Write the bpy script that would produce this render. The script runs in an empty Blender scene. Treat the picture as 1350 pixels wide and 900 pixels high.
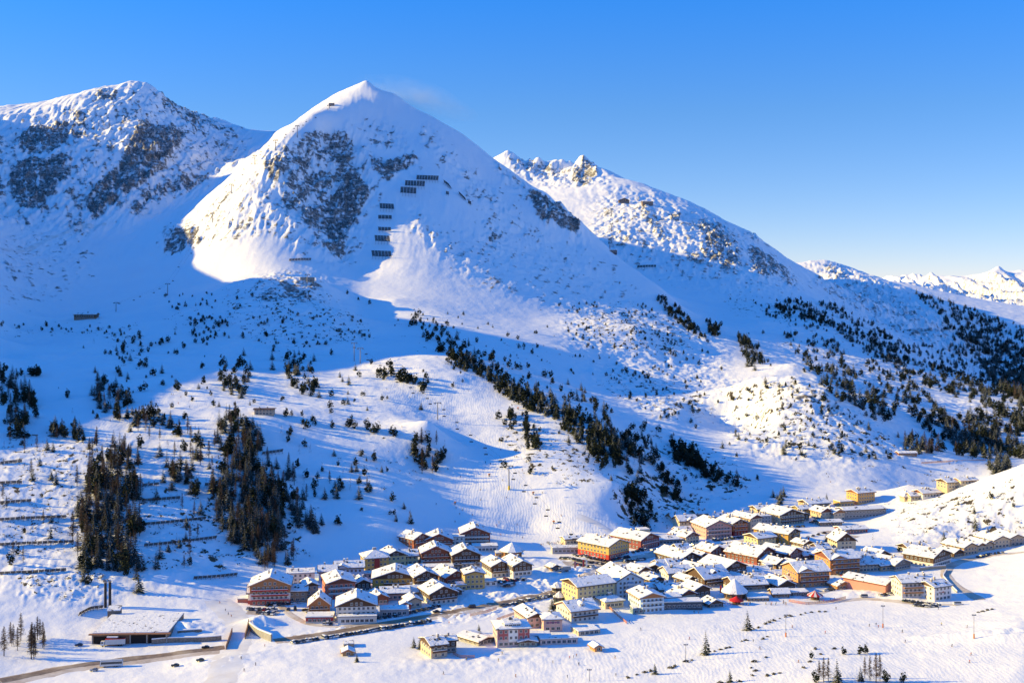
import bpy, math, random
import numpy as np
from mathutils import Vector, Matrix, noise as mnoise

random.seed(11)
rng = np.random.default_rng(11)
R = math.radians
scene = bpy.context.scene
COL = scene.collection

# ------------------------------------------------------------------ survey of the place
# metres; the camera stands at the origin, CAM_Z above the valley floor and looks along +y.
CAM_Z = 200.0
F = 1630.0        # focal length in units of the photograph's pixels
CX, HY = 675.0, 380.0

def xyz(px, py, D):
    return ((px - CX) / F * D, D, CAM_Z + D * (HY - py) / F)

def z_of(py, D):
    return CAM_Z + D * (HY - py) / F

# survey points of the land: (bearing px, elevation py, distance)
RIDGES = [
 # left mountain: summit ridge and its right arm
 [(0,152,2800),(30,148,2820),(60,141,2850),(75,139,2860),(93,131,2880),(110,125,2900),(132,121,2930),(150,118,2950),(165,113,2970),(183,108,3000),(193,110,3005),(205,118,3010),(215,128,3020),(226,137,3030),(240,146,3050),(250,152,3080),(262,155,3100),(280,157,3130),(300,163,3150),(318,170,3180),(330,175,3200),(345,180,3200)],
 # rib down to the cliff
 [(183,109,3000),(190,135,2910),(188,155,2840),(165,195,2660),(145,230,2560),(128,268,2450)],
 # main mountain
 [(345,178,3150),(362,173,3050),(380,166,2950),(400,156,2850),(418,148,2800),(433,139,2750),(450,128,2680),(462,119,2650),(474,113,2620),(479,109,2605),(483,105,2600),(487,108,2600),(492,113,2600),(500,118,2600),(520,124,2590),(530,131,2584),(540,139,2579),(555,147,2575),(570,154,2572),(585,163,2569),(600,171,2566),(615,181,2562),(632,194,2550),(650,209,2538),(670,222,2517),(690,237,2496),(707,249,2474),(718,253,2459),(723,265,2441),(735,266,2426),(745,277,2411),(758,290,2397),(765,300,2380),(780,316,2357),(800,332,2336),(820,345,2315),(840,357,2294),(865,375,2245),(880,390,2212)],
 [(483,109,2600),(474,122,2560),(462,138,2500),(440,153,2440),(412,170,2380),(385,188,2310),(360,215,2240),(345,250,2170),(335,290,2090),(340,325,2010),(365,350,1950),(400,368,1900)],
 # gully right of the rock face
 [(470,185,2420),(480,212,2360),(488,240,2300),(490,285,2200),(482,325,2110),(474,352,2040),(470,380,1930),(480,420,1750)],
 # third mountain
 [(655,205,4300),(663,202,4300),(668,200,4300),(677,201,4300),(685,210,4300),(695,214,4280),(703,217,4260),(710,207,4260),(714,217,4260),(723,225,4240),(728,214,4240),(732,215,4240),(737,225,4240),(741,214,4240),(748,226,4230),(752,232,4220),(757,220,4220),(763,213,4220),(769,203,4200),(775,211,4200),(783,219,4150),(790,221,4080),(797,226,4040),(812,233,4012),(830,237,3950),(850,243,3910),(870,251,3870),(890,259,3840),(912,268,3812),(935,278,3735),(950,288,3670),(970,297,3620),(985,304,3585),(995,312,3545),(1003,322,3503),(1020,337,3460),(1033,347,3433),(1048,362,3388),(1062,376,3342),(1075,388,3275)],
 # next hill and the forested ridge behind it
 [(1060,350,5100),(1075,347,5050),(1090,342,5000),(1098,345,4970),(1110,352,4900),(1125,358,4850),(1140,362,4800),(1158,366,4740),(1175,371,4650),(1190,376,4550),(1205,385,4400),(1220,395,4200),(1235,408,4000),(1250,424,3800),(1265,440,3600),(1278,460,3400),(1290,480,3200)],
 [(1165,370,5900),(1185,372,5800),(1200,378,5600),(1225,387,5400),(1250,397,5200),(1275,405,5000),(1300,414,4800),(1325,421,4600),(1350,428,4400),(1400,440,4200)],
 [(1030,352,7000),(1045,347,7000),(1058,343,7000),(1070,342,7000),(1085,345,7000),(1100,352,7000)],
 # far range
 [(1150,376,12000),(1165,371,12000),(1180,368,12000),(1195,366,12000),(1205,361,12000),(1215,361,12000),(1230,364,12000),(1238,366,12000),(1248,365,12000),(1260,363,12000),(1272,367,12000),(1285,366,12000),(1297,360,12000),(1308,355,12000),(1317,349,12000),(1325,356,12000),(1335,360,12000),(1342,358,12000),(1350,361,12000),(1380,350,12000),(1420,366,12000),(1480,352,12000),(1600,370,12000)],
]
SPOTS = [
 # left mountain face, bowl
 (0,185,2680),(30,180,2690),(80,180,2690),(60,160,2770),(110,150,2800),(130,180,2720),(100,200,2620),(60,235,2520),(20,240,2520),(0,280,2400),(60,285,2390),(110,285,2390),
 (215,160,2900),(235,190,2780),(220,225,2620),(185,262,2480),(165,290,2380),(260,185,2900),(300,190,2960),(330,195,2950),(350,195,2850),(300,215,2800),(265,240,2620),(240,262,2520),(210,280,2440),(325,212,2750),
 (180,305,2330),(100,330,2230),(100,380,2020),(200,375,2000),(225,335,2150),(30,330,2220),(30,385,1950),(250,375,1960),(290,370,1950),(270,330,2080),(235,300,2200),(260,272,2280),(300,240,2400),(340,212,2500),
 (150,412,1750),(30,415,1780),(250,405,1740),(112,418,1700),(200,400,1850),(0,430,1600),
 # main mountain faces
 (430,190,2400),(405,215,2310),(400,260,2200),(430,240,2300),(440,300,2180),(410,315,2080),(455,335,2090),(430,352,1990),(300,290,2120),(290,320,2050),(310,350,1970),(380,300,2080),
 (500,160,2492),(540,175,2474),(520,210,2388),(560,200,2410),(520,250,2278),(560,240,2320),(600,220,2402),(600,260,2292),(640,240,2414),(640,280,2294),(550,300,2167),(600,320,2152),(650,330,2179),(700,290,2337),(700,330,2237),(740,320,2309),(530,350,2031),(600,380,1972),(660,380,2015),(720,370,2118),(760,350,2230),(800,370,2212),(520,395,1848),(580,415,1791),(640,420,1834),(700,420,1897),(760,410,2010),(820,400,2123),
 # rocky shoulder below it
 (320,370,1800),(350,365,1810),(385,368,1820),(420,368,1840),(290,395,1720),(330,410,1650),(370,400,1690),(330,445,1560),(450,410,1680),(430,430,1600),(460,445,1570),(390,455,1530),(490,445,1600),(520,430,1680),(560,445,1600),
 # benches
 (0,450,1450),(50,466,1300),(0,470,1300),(100,450,1450),(130,488,1250),(160,440,1520),(200,460,1480),(280,455,1500),(400,480,1430),(470,470,1480),(600,470,1420),(520,475,1400),(650,475,1480),(700,465,1600),(750,460,1680),(450,500,1300),(380,505,1270),(300,490,1300),(200,490,1270),(150,505,1210),(100,505,1200),(250,528,1150),(0,520,1130),(50,530,1120),(500,500,1310),(550,500,1310),(600,500,1320),(420,535,1190),
 (100,535,1110),(200,555,1080),(300,555,1090),(345,541,1130),(0,560,1050),(400,560,1110),(500,555,1150),(565,558,1130),(600,540,1240),(600,580,1160),(650,560,1200),
 (0,600,980),(100,600,990),(200,600,1010),(0,650,910),(100,650,920),(200,650,930),(0,700,855),(100,700,865),(200,700,875),(0,750,800),(100,770,785),(200,745,820),(0,800,750),(150,800,765),(300,600,1020),(300,640,960),(300,700,895),(300,757,835),(400,610,1050),(400,650,1000),(400,700,925),(390,735,885),(500,600,1080),(500,640,1020),(500,690,955),(500,722,925),(560,610,1090),(600,640,1060),(600,690,1000),(650,640,1060),(650,600,1130),(700,695,1015),(750,708,990),
 # central spur
 (640,488,1420),(680,505,1370),(720,518,1320),(760,535,1270),(790,555,1230),(820,575,1200),(840,610,1140),(700,560,1200),(700,600,1110),(750,590,1140),(750,625,1070),(790,645,1050),(815,640,1060),(822,662,1050),(800,690,1015),(840,690,1050),(830,640,1090),
 (880,600,1240),(855,560,1330),(800,480,1700),(850,500,1600),(800,518,1480),(830,540,1390),(900,540,1420),(930,480,1800),(900,440,2000),(960,500,1700),(940,520,1600),(950,555,1450),(1000,565,1400),(920,600,1240),(950,640,1160),(1000,652,1150),(900,660,1120),(860,690,1050),(980,620,1220),(880,630,1160),(870,450,1850),(840,430,1880),
 (960,512,1500),(1000,498,1490),(1050,496,1480),(1100,516,1440),(1150,560,1380),(1010,540,1400),(1060,550,1360),(1110,570,1330),(1000,600,1270),(1080,612,1250),(1150,602,1280),(1050,480,1750),(1120,515,1680),(1180,560,1480),
 (1150,617,1250),(1250,603,1310),(1200,640,1180),(1080,640,1200),(1040,660,1130),
 # forested slopes on the right
 (1000,425,2300),(1000,460,2000),(1100,430,2400),(1100,475,2060),(1180,450,2500),(1200,480,2200),(1250,490,2250),(1200,520,1850),(1250,560,1550),(1300,560,1600),(1300,515,2000),(1350,560,1650),(1350,520,2100),(1300,598,1400),(1350,598,1450),(1200,580,1450),(1150,530,1600),
 # third mountain slopes
 (950,400,2600),(1000,395,2650),(1060,398,2750),(1100,405,2800),(880,398,2350),(850,380,2550),(920,420,2250),(850,340,2900),(900,345,2900),(950,350,2900),(1000,360,2900),(900,290,3250),(950,312,3150),(985,330,3100),(1030,370,2950),(830,330,2950),(800,310,3050),(790,330,2900),(825,272,3400),(860,268,3380),(760,275,3420),(780,292,3230),(750,245,3900),(700,238,4050),(800,248,3720),(725,235,4080),(768,235,4050),(850,265,3600),(880,278,3450),
 (1120,385,4100),(1100,375,4400),(1080,370,4500),(1150,400,3800),(1200,430,3500),(1150,430,3200),(1250,455,3250),(1280,480,3000),(1180,395,4200),(1200,405,4000),(1240,420,3700),
 (1230,405,4800),(1300,440,4100),(1350,455,3700),(1300,470,3500),(1350,490,3100),(1350,535,2450),(1310,500,2700),
 # far range faces
 (1180,388,9500),(1230,390,10500),(1280,398,10500),(1310,385,11100),(1350,396,10500),(1300,428,9000),(1350,436,8500),(1200,402,8000),(1400,420,9000),
 # valley floor
 (0,850,698),(100,880,665),(0,900,640),(200,860,690),(300,850,700),(300,800,772),(400,880,650),(600,880,655),(700,900,630),(800,880,650),(400,800,775),(550,780,815),(550,740,900),(620,740,905),(700,760,860),(800,760,860),(800,720,960),(900,720,960),(900,780,815),(1000,700,1020),(1000,760,860),(1100,680,1090),(1100,740,905),(1200,765,848),(1150,790,795),(1100,800,776),(1300,780,805),(1300,745,885),(1350,755,840),(1350,820,690),(1200,850,672),(1000,850,675),(1350,880,612),(1100,900,598),(900,900,622),(850,850,690),(500,840,709),(700,840,709),
 # the knoll on the right
 (1175,672,1095),(1195,664,1100),(1230,656,1095),(1260,648,1085),(1290,637,1075),(1320,625,1065),(1350,612,1060),(1150,715,965),(1200,735,915),(1250,730,925),(1300,724,940),(1350,712,965),(1250,697,985),(1300,682,995),(1350,668,1000),(1200,700,1000),(1160,692,1035),(1140,690,1060),
 (1250,652,1230),(1200,655,1190),(1300,622,1280),(1350,610,1320),
]
FALL = [  # land that drops behind the skylines, and unseen land left and right of the view, the left heights shaped to cast shade: (bearing px, height, distance)
 (0,560,3300),(100,580,3400),(183,560,3500),(260,480,3600),(330,480,3700),(0,400,4200),(200,350,4500),(400,420,3500),(483,430,3100),(560,350,2950),(640,300,2900),(700,230,2800),(760,200,2800),(800,240,2600),(480,300,4200),
 (660,450,5000),(770,420,5000),(870,330,4700),(950,250,4500),(1000,190,4100),(600,350,5000),(660,200,7000),(400,250,7000),(0,300,7000),(0,200,12000),(500,200,12000),(800,200,12000),(800,150,7000),
 (1000,150,12000),(1040,120,4400),(1090,200,5800),(1060,150,8500),(1000,200,6000),(1140,150,6800),(1250,60,7000),(1350,60,6500),(1200,100,14500),(1350,150,14500),(1500,150,14500),(700,150,14500),(0,150,14500),
 (-200,10,640),(-200,30,800),(-200,70,900),(-200,110,1000),(-200,165,1120),(-200,232,1300),(-200,430,1600),(-200,360,1900),(-200,481,2200),(-200,690,2700),(-200,600,3300),(-200,350,5000),
 (-500,10,600),(-500,60,800),(-500,140,950),(-500,255,1150),(-500,345,1400),(-500,549,1700),(-500,516,2100),(-500,880,2600),(-500,600,3300),(-500,300,6000),
 (-1100,60,600),(-1100,200,900),(-1100,512,1400),(-1100,559,2000),(-1100,850,2600),(-1100,400,6000),(-1100,200,14000),
 (1500,12,640),(1500,20,800),(1500,70,1000),(1500,60,1200),(1500,30,1500),(1500,30,2000),(1500,0,3000),(1500,40,5000),
 (1900,30,640),(1900,60,900),(1900,120,1200),(1900,150,2000),(1900,220,3500),(1900,200,6000),(1900,300,14000),
 (2500,60,640),(2500,160,1100),(2500,320,2000),(2500,450,4000),(2500,300,14000),
]
for t_ in (-1100,-400,0,340,675,1000,1350,1800,2500):
    for D_, z_ in ((16,190),(40,181),(90,163),(180,128),(280,86),(380,48),(480,16),(560,3)):
        FALL.append((t_, z_, D_))

def build_rbf():
    pts = []
    for line in RIDGES:
        for (a, b) in zip(line[:-1], line[1:]):
            n = max(1, int(abs(b[0]-a[0]) + abs(b[1]-a[1])) // 14)
            for k in range(n):
                f = k / n
                pts.append(tuple(a[i]*(1-f) + b[i]*f for i in range(3)))
        pts.append(line[-1])
    pts += SPOTS
    rows = [((p[0]-CX)/F, math.log(p[2]), z_of(p[1], p[2])) for p in pts]
    rows += [((p[0]-CX)/F, math.log(p[2]), p[1]) for p in FALL]
    seen, out = set(), []
    for r_ in rows:
        k = (round(r_[0], 4), round(r_[1], 4))
        if k not in seen:
            seen.add(k); out.append(r_)
    return np.array(out)

CTRL = build_rbf()
_C2 = 0.004**2
def _phi(T, L, P):
    d2 = (T[:, None]-P[None, :, 0])**2 + (L[:, None]-P[None, :, 1])**2
    return np.sqrt(d2 + _C2)
_n = len(CTRL)
_A = np.zeros((_n+3, _n+3))
_A[:_n, :_n] = _phi(CTRL[:, 0], CTRL[:, 1], CTRL) - np.eye(_n)*0.0002
_A[:_n, _n] = 1; _A[:_n, _n+1] = CTRL[:, 0]; _A[:_n, _n+2] = CTRL[:, 1]
_A[_n:, :_n] = _A[:_n, _n:].T
_W = np.linalg.solve(_A, np.concatenate([CTRL[:, 2], [0, 0, 0]]))

def rbf(T, L):
    out = np.empty(T.shape)
    for i in range(0, len(T), 20000):
        t, l = T[i:i+20000], L[i:i+20000]
        out[i:i+20000] = _phi(t, l, CTRL) @ _W[:_n] + _W[_n] + _W[_n+1]*t + _W[_n+2]*l
    return out

# ------------------------------------------------------------------ the height grid (bearing t, distance D)
def axis(segs):
    out = []
    for a, b, s in segs:
        out.append(np.arange(a, b, s))
    return np.concatenate(out)
TT = axis([(-1.2,-0.56,0.02),(-0.56,-0.425,0.004),(-0.425,0.425,0.00088),(0.425,0.56,0.004),(0.56,1.21,0.02)])
DD = axis([(15,200,8),(200,560,6),(560,640,3),(640,1250,1.7),(1250,1700,2.5),(1700,3300,4.0),(3300,4400,8),(4400,6000,22),(6000,10000,90),(10000,12400,30),(12400,14600,300)])
NT, ND = len(TT), len(DD)
def cells(A, n):
    return np.linspace(0, len(A)-1, n)
ci, cj = cells(TT, int(NT/2.2)), cells(DD, int(ND/2.6))
ct, cd = np.interp(ci, np.arange(NT), TT), np.interp(cj, np.arange(ND), DD)
gT, gD = np.meshgrid(ct, cd)
zc = rbf(gT.ravel(), np.log(gD.ravel())).reshape(gT.shape)
# bilinear up to the full grid (rows are distances)
tmp = np.empty((len(cd), NT))
for r_ in range(len(cd)):
    tmp[r_] = np.interp(np.arange(NT), ci, zc[r_])
fj = np.interp(np.arange(ND), cj, np.arange(len(cj)))
j0 = np.clip(fj.astype(int), 0, len(cj)-2); fr = (fj-j0)[:, None]
Z = tmp[j0]*(1-fr) + tmp[j0+1]*fr
T2, D2 = np.meshgrid(TT, DD)
X2, Y2 = T2*D2, D2

# ------------------------------------------------------------------ noise
_perm = rng.permutation(256).astype(np.int64)
_perm = np.concatenate([_perm, _perm, _perm])
_ang = rng.random(256)*2*np.pi
_gx, _gy = np.cos(_ang), np.sin(_ang)
def perlin(x, y):
    xi = np.floor(x).astype(np.int64); yi = np.floor(y).astype(np.int64)
    xf, yf = x-xi, y-yi
    u, v = xf*xf*xf*(xf*(xf*6-15)+10), yf*yf*yf*(yf*(yf*6-15)+10)
    def g(ix, iy, dx, dy):
        h = _perm[(_perm[ix & 255] + iy) & 255]
        return _gx[h]*dx + _gy[h]*dy
    a = g(xi, yi, xf, yf); b = g(xi+1, yi, xf-1, yf)
    c = g(xi, yi+1, xf, yf-1); d = g(xi+1, yi+1, xf-1, yf-1)
    return (a*(1-u)+b*u)*(1-v) + (c*(1-u)+d*u)*v
def fbm(x, y, octv=4, gain=0.5, ridged=False):
    s, amp, tot = 0, 1.0, 0
    for o in range(octv):
        p = perlin(x*2**o + 17.3*o, y*2**o - 9.1*o)
        s = s + amp*((1-2*np.abs(p)*1.4) if ridged else p)
        tot += amp; amp *= gain
    return s/tot

# ------------------------------------------------------------------ outlines on the ground, painted as masks of where rock, scrub etc. stand
MX, MY = 300, 100     # margin of the map round the photographed part
MW, MH = 1350+2*MX, 900+2*MY
def raster(poly, soft):
    p = np.array(poly, float) + (MX, MY)
    pad = 2*int(soft)+4
    x0, y0 = np.clip(np.floor(p.min(0)).astype(int)-pad, 0, (MW-2, MH-2)); x1, y1 = np.clip(np.ceil(p.max(0)).astype(int)+pad, 2, (MW, MH))
    xx, yy = np.meshgrid(np.arange(x0, x1)+.5, np.arange(y0, y1)+.5)
    ins = np.zeros(xx.shape, bool)
    for (ax, ay), (bx, by) in zip(p, np.roll(p, -1, 0)):
        if ay == by: continue
        ins ^= ((ay > yy) != (by > yy)) & (xx < (bx-ax)*(yy-ay)/(by-ay)+ax)
    m = ins.astype(np.float32)
    for _ in range(2):
        m = box(m, soft)
    return m, x0, y0
def box(m, r_):
    r_ = max(1, int(r_))
    for ax in (0, 1):
        c = np.cumsum(np.concatenate([np.zeros_like(np.take(m, [0], ax)), m], ax), ax)
        n = m.shape[ax]
        lo = np.clip(np.arange(n)-r_, 0, n); hi = np.clip(np.arange(n)+r_+1, 0, n)
        m = (np.take(c, hi, ax)-np.take(c, lo, ax))/(2*r_+1)
    return m
def project(Zg):
    return CX + F*T2, HY - F*(Zg-CAM_Z)/D2
def lay(masks, PX, PY):
    out = np.zeros(PX.size, np.float32)
    ix = np.floor(PX+MX).astype(np.int32).ravel(); iy = np.floor(PY+MY).astype(np.int32).ravel(); dd = D2.ravel()
    for poly, val, soft, d0, d1 in masks:
        m, x0, y0 = raster(poly, soft)
        h, w_ = m.shape
        a, b = ix-x0, iy-y0
        k = np.nonzero((a >= 0) & (a < w_) & (b >= 0) & (b < h) & (dd > d0) & (dd < d1))[0]
        out[k] = np.maximum(out[k], m[b[k], a[k]]*val)
    return out.reshape(PX.shape)
# ------------------------------------------------------------------ where rock, grass and scrub show through the snow
ROCK = [  # outline, strength, softness, nearest and farthest distance
 ([(186,158),(205,165),(225,170),(243,178),(238,192),(222,212),(205,235),(185,250),(165,262),(150,273),(128,288),(112,275),(120,255),(140,232),(160,210),(170,190)],1.0,4,2300,3100),
 ([(15,185),(40,172),(75,160),(95,165),(90,188),(70,205),(50,200),(30,205)],.85,4,2300,3100),
 ([(12,225),(35,210),(60,215),(85,202),(98,215),(92,240),(75,255),(55,272),(35,278),(15,262)],.9,4,2300,3100),
 ([(95,145),(115,150),(118,178),(105,190),(85,180)],.7,4,2300,3100),
 ([(118,128),(135,118),(160,125),(150,135),(125,138)],.65,3,2300,3100),
 ([(203,115),(222,130),(242,143),(270,155),(305,168),(325,185),(300,180),(262,170),(235,160),(215,145)],.75,4,2300,3400),
 ([(165,280),(180,262),(205,245),(240,228),(275,230),(278,240),(250,250),(225,255),(200,275),(180,285)],.8,4,2200,3100),
 ([(270,172),(310,190),(330,202),(318,210),(290,200),(265,190)],.45,5,2200,3400),
 ([(0,180),(10,190),(8,240),(0,270),(-30,270),(-30,180)],.7,4,2200,3100),
 ([(90,290),(115,285),(125,300),(105,312),(88,305)],.55,4,2000,2500),
 ([(375,195),(398,180),(420,172),(455,178),(470,192),(472,215),(478,240),(486,262),(476,285),(462,300),(455,330),(445,345),(425,330),(408,312),(398,290),(385,262),(375,240),(362,222)],.66,5,1950,2460),
 ([(455,215),(482,240),(486,262),(474,290),(458,318),(450,340),(430,325),(420,300),(440,275),(450,250)],.95,6,1950,2460),
 ([(345,215),(365,208),(380,220),(372,240),(352,238)],.85,3,1950,2400),
 ([(365,240),(385,250),(395,275),(380,280),(368,262)],.7,4,1950,2400),
 ([(488,205),(510,212),(545,204),(552,212),(530,225),(515,240),(500,232),(488,222)],.85,4,2150,2500),
 ([(480,190),(470,200),(478,235),(486,235)],.6,3,2150,2500),
 ([(208,310),(228,298),(262,302),(268,318),(250,330),(225,335),(210,325)],.8,4,1900,2300),
 ([(295,290),(315,285),(320,300),(300,312)],.5,4,1900,2300),
 ([(560,160),(600,205),(640,245),(690,290),(740,330),(725,335),(670,300),(620,255),(580,215),(550,180)],.36,9,1950,2560),
 ([(635,285),(660,300),(668,330),(655,345),(635,320)],.5,7,1950,2400),
 ([(540,270),(600,320),(640,355),(620,355),(570,325),(535,290)],.33,8,1850,2400),
 ([(650,340),(720,380),(780,400),(740,402),(670,370)],.25,10,1800,2300),
 ([(470,160),(520,165),(560,230),(530,205),(490,190)],.38,9,2150,2600),
 ([(695,248),(715,250),(725,268),(738,268),(752,285),(768,300),(766,312),(750,305),(735,300),(720,300),(708,285),(700,268)],.85,4,2150,2450),
 ([(640,200),(690,240),(720,275),(700,270),(660,235)],.5,5,2200,2500),
 ([(670,205),(690,210),(715,216),(752,226),(740,238),(715,232),(690,228),(672,218)],.6,4,3900,4400),
 ([(753,228),(768,207),(782,218),(790,224),(785,235),(770,250),(758,248)],.75,4,3800,4300),
 ([(845,262),(860,280),(872,300),(880,315),(868,316),(850,296),(838,275)],.7,4,2700,3600),
 ([(880,282),(898,280),(900,290),(885,296)],.85,3,2800,3600),
 ([(905,295),(930,288),(955,298),(972,318),(980,345),(975,368),(955,360),(930,345),(915,325),(930,318),(918,305)],.75,6,2600,3500),
 ([(985,325),(1000,320),(1020,335),(1035,350),(1055,378),(1040,378),(1020,360),(1005,370),(990,355)],.85,5,2600,3400),
 ([(980,298),(1000,312),(1005,325),(990,318)],.7,3,2900,3600),
 ([(900,325),(930,335),(950,355),(935,360),(905,345)],.7,5,2500,3300),
 ([(830,310),(850,315),(865,335),(880,345),(915,365),(925,372),(905,370),(880,352),(855,335),(835,325)],.65,5,2400,3300),
 ([(790,310),(830,312),(842,325),(825,330),(798,328)],.55,5,2400,3300),
 ([(800,280),(840,268),(850,290),(835,302),(805,295)],.32,6,2700,3600),
 ([(1085,345),(1110,355),(1125,368),(1115,368),(1092,360)],.75,4,4000,5300),
 ([(1140,370),(1185,385),(1192,395),(1170,388)],.6,4,3700,5000),
 ([(1180,410),(1210,408),(1205,420),(1182,424)],.7,4,3000,4600),
 ([(1190,440),(1215,425),(1245,430),(1252,440),(1225,442),(1200,445)],.75,4,2800,4600),
 ([(1075,350),(1100,370),(1085,375),(1070,362)],.4,5,3600,5300),
 ([(1255,420),(1280,460),(1275,470),(1258,445)],.5,4,2700,4600),
 ([(1295,372),(1320,356),(1335,366),(1310,382)],.5,3,9000,13000),
 ([(1240,368),(1290,368),(1280,376),(1245,374)],.4,3,9000,13000),
 ([(1300,392),(1350,380),(1350,412),(1310,410)],.45,5,7000,13000),
 ([(330,372),(372,362),(420,372),(425,392),(395,398),(360,402),(335,392)],.6,5,1550,1950),
 ([(700,365),(760,390),(740,395),(690,380)],.15,10,1700,2300),
 ([(985,505),(1040,500),(1090,520),(1125,545),(1110,560),(1060,535),(1010,515)],.42,6,1250,1600),
 ([(0,340),(30,350),(30,365),(0,360)],.4,4,1700,2400),
]
for i_ in (0, 1, 2, 10, 11, 14, 21, 22, 23, 26): ROCK[i_] = (ROCK[i_][0], min(1.1, ROCK[i_][1]*1.15), max(2, ROCK[i_][2]-2), *ROCK[i_][3:])
SCRUB = [
 ([(300,372),(420,375),(480,420),(500,450),(440,462),(380,470),(330,450),(290,420)],.55,10,1400,1950),
 ([(760,405),(830,395),(900,420),(930,470),(880,480),(800,465),(750,440)],.62,12,1600,2200),
 ([(780,490),(860,480),(930,520),(960,545),(900,560),(840,540),(790,520)],.55,10,1300,1900),
 ([(940,505),(1050,500),(1150,545),(1200,600),(1100,610),(1000,590),(960,560)],.58,8,1150,1650),
 ([(0,560),(130,580),(180,620),(220,660),(200,720),(60,740),(0,720)],.50,12,740,1150),
 ([(180,640),(420,660),(410,740),(300,752),(190,750)],.50,10,760,1050),
 ([(20,745),(130,745),(150,775),(100,790),(20,780)],.60,8,740,880),
 ([(660,540),(760,560),(810,610),(790,650),(700,630),(660,590)],.55,8,1000,1300),
 ([(800,620),(870,620),(940,660),(900,690),(850,705),(810,690)],.68,7,980,1250),
 ([(850,560),(940,590),(1010,640),(960,660),(880,640)],.60,8,1050,1450),
 ([(1160,660),(1350,630),(1350,720),(1260,735),(1180,700)],.52,8,890,1130),
 ([(1080,620),(1280,600),(1300,630),(1200,655)],.36,8,1130,1400),
 ([(940,380),(1040,390),(1150,420),(1200,470),(1080,440),(960,420)],.52,8,2000,3000),
 ([(1000,440),(1100,440),(1200,500),(1250,560),(1150,540),(1050,490)],.45,8,1500,2500),
 ([(0,425),(180,425),(190,445),(0,445)],.45,6,1400,1900),
 ([(130,430),(190,430),(200,490),(150,480)],.5,8,1200,1650),
 ([(200,400),(290,395),(300,450),(240,450)],.35,8,1400,1900),
 ([(510,420),(600,420),(680,490),(560,480)],.35,10,1350,1800),
 ([(440,600),(560,560),(600,620),(520,650),(440,640)],.25,10,1000,1200),
 ([(660,440),(780,450),(760,480),(670,480)],.3,10,1400,1800),
]
ROCK += [
 ([(0,175),(60,155),(180,120),(260,160),(330,180),(300,215),(220,260),(140,290),(60,300),(0,300)],.36,10,2250,3400),
 ([(780,270),(840,255),(900,275),(990,310),(1065,380),(1000,385),(900,370),(820,350),(780,320)],.24,10,2400,3700),
 ([(350,200),(470,170),(500,240),(470,340),(420,345),(370,300),(300,320),(220,330),(240,290),(340,230)],.30,9,1850,2500),
 ([(0,300),(90,300),(130,350),(60,400),(0,410)],.20,10,1750,2400),
 ([(1060,350),(1180,375),(1260,440),(1280,480),(1180,440),(1090,400)],.36,9,2800,5200),
 ([(600,300),(700,300),(830,370),(840,395),(720,400),(600,360)],.20,12,1750,2500),
]
ROCK += [([(1200,370),(1350,362),(1420,375),(1420,428),(1290,408),(1220,388)],.5,4,7000,13000)]
CRAG = [
 ([(-20,150),(60,140),(183,105),(330,175),(345,200),(260,260),(160,295),(60,300),(-20,300)],.7,12,2250,3250),
 ([(790,230),(900,265),(990,305),(1070,385),(960,390),(850,350),(790,320)],.28,12,2500,3800),
 ([(345,195),(470,165),(495,230),(470,345),(420,345),(370,310),(345,250)],.8,8,1900,2500),
 ([(1050,345),(1120,350),(1250,420),(1290,485),(1150,420)],1.0,10,2800,5200),
 ([(655,200),(770,205),(810,240),(740,250),(680,230)],.9,6,3800,4400),
 ([(700,250),(775,300),(770,330),(700,280)],.8,6,2150,2600),
]
ROUGH = [  # hummocky ground
 ([(290,365),(430,365),(500,450),(440,470),(330,460),(280,420)],1.0,12,1400,1950),
 ([(740,390),(840,390),(960,440),(960,560),(860,560),(780,500),(740,440)],1.0,14,1250,2200),
 ([(940,490),(1150,495),(1250,600),(1100,615),(990,600),(940,560)],1.0,10,1150,1700),
 ([(-50,560),(220,590),(430,660),(410,755),(130,790),(-50,790)],.55,14,720,1150),
 ([(1160,660),(1350,615),(1350,720),(1260,735),(1180,705)],.8,8,890,1130),
 ([(800,600),(980,600),(1000,660),(850,705)],.8,8,980,1350),
 ([(950,390),(1300,470),(1350,600),(1200,600),(1000,470)],.7,14,1500,2900),
 ([(780,300),(1080,390),(900,420),(780,330)],.35,14,2300,3300),
 ([(1050,345),(1350,430),(1350,540),(1200,480),(1050,390)],.4,10,2600,6000),
]
PX, PY = project(Z)
rock = lay(ROCK, PX, PY)
scrub = lay(SCRUB, PX, PY)
rough = lay(ROUGH, PX, PY)
crag = lay(CRAG, PX, PY)
near = np.clip((D2-300)/400, 0, 1)
warp = fbm(X2/90, Y2/90, 3)
n1 = fbm(X2/55, Y2/55, 5, .55)
rid = fbm(X2/70+warp*.6, Y2/70, 5, .58, True)
rid2 = fbm(X2/26+warp, Y2/26, 4, .6, True)
far = np.clip((D2-6000)/2000, 0, 1)
mid = np.clip((D2-3300)/700, 0, 1)
bigrid = fbm(X2/420+warp*.5, Y2/420, 5, .55, True)
village = lay([([(300,740),(560,690),(850,690),(1000,655),(1160,655),(1170,720),(1290,725),(1290,800),(800,830),(740,870),(540,880),(330,800)],1.0,12,640,1250)], PX, PY)
smooth = 1 - .85*village
Z = Z + near*smooth*(1.6*n1 + rough*(3.6*n1 + 2.6*rid2-1.0) + rock*(10*(rid-.45) + 5*(rid2-.45))*np.where(D2 > 1700, 1, .5))
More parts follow.
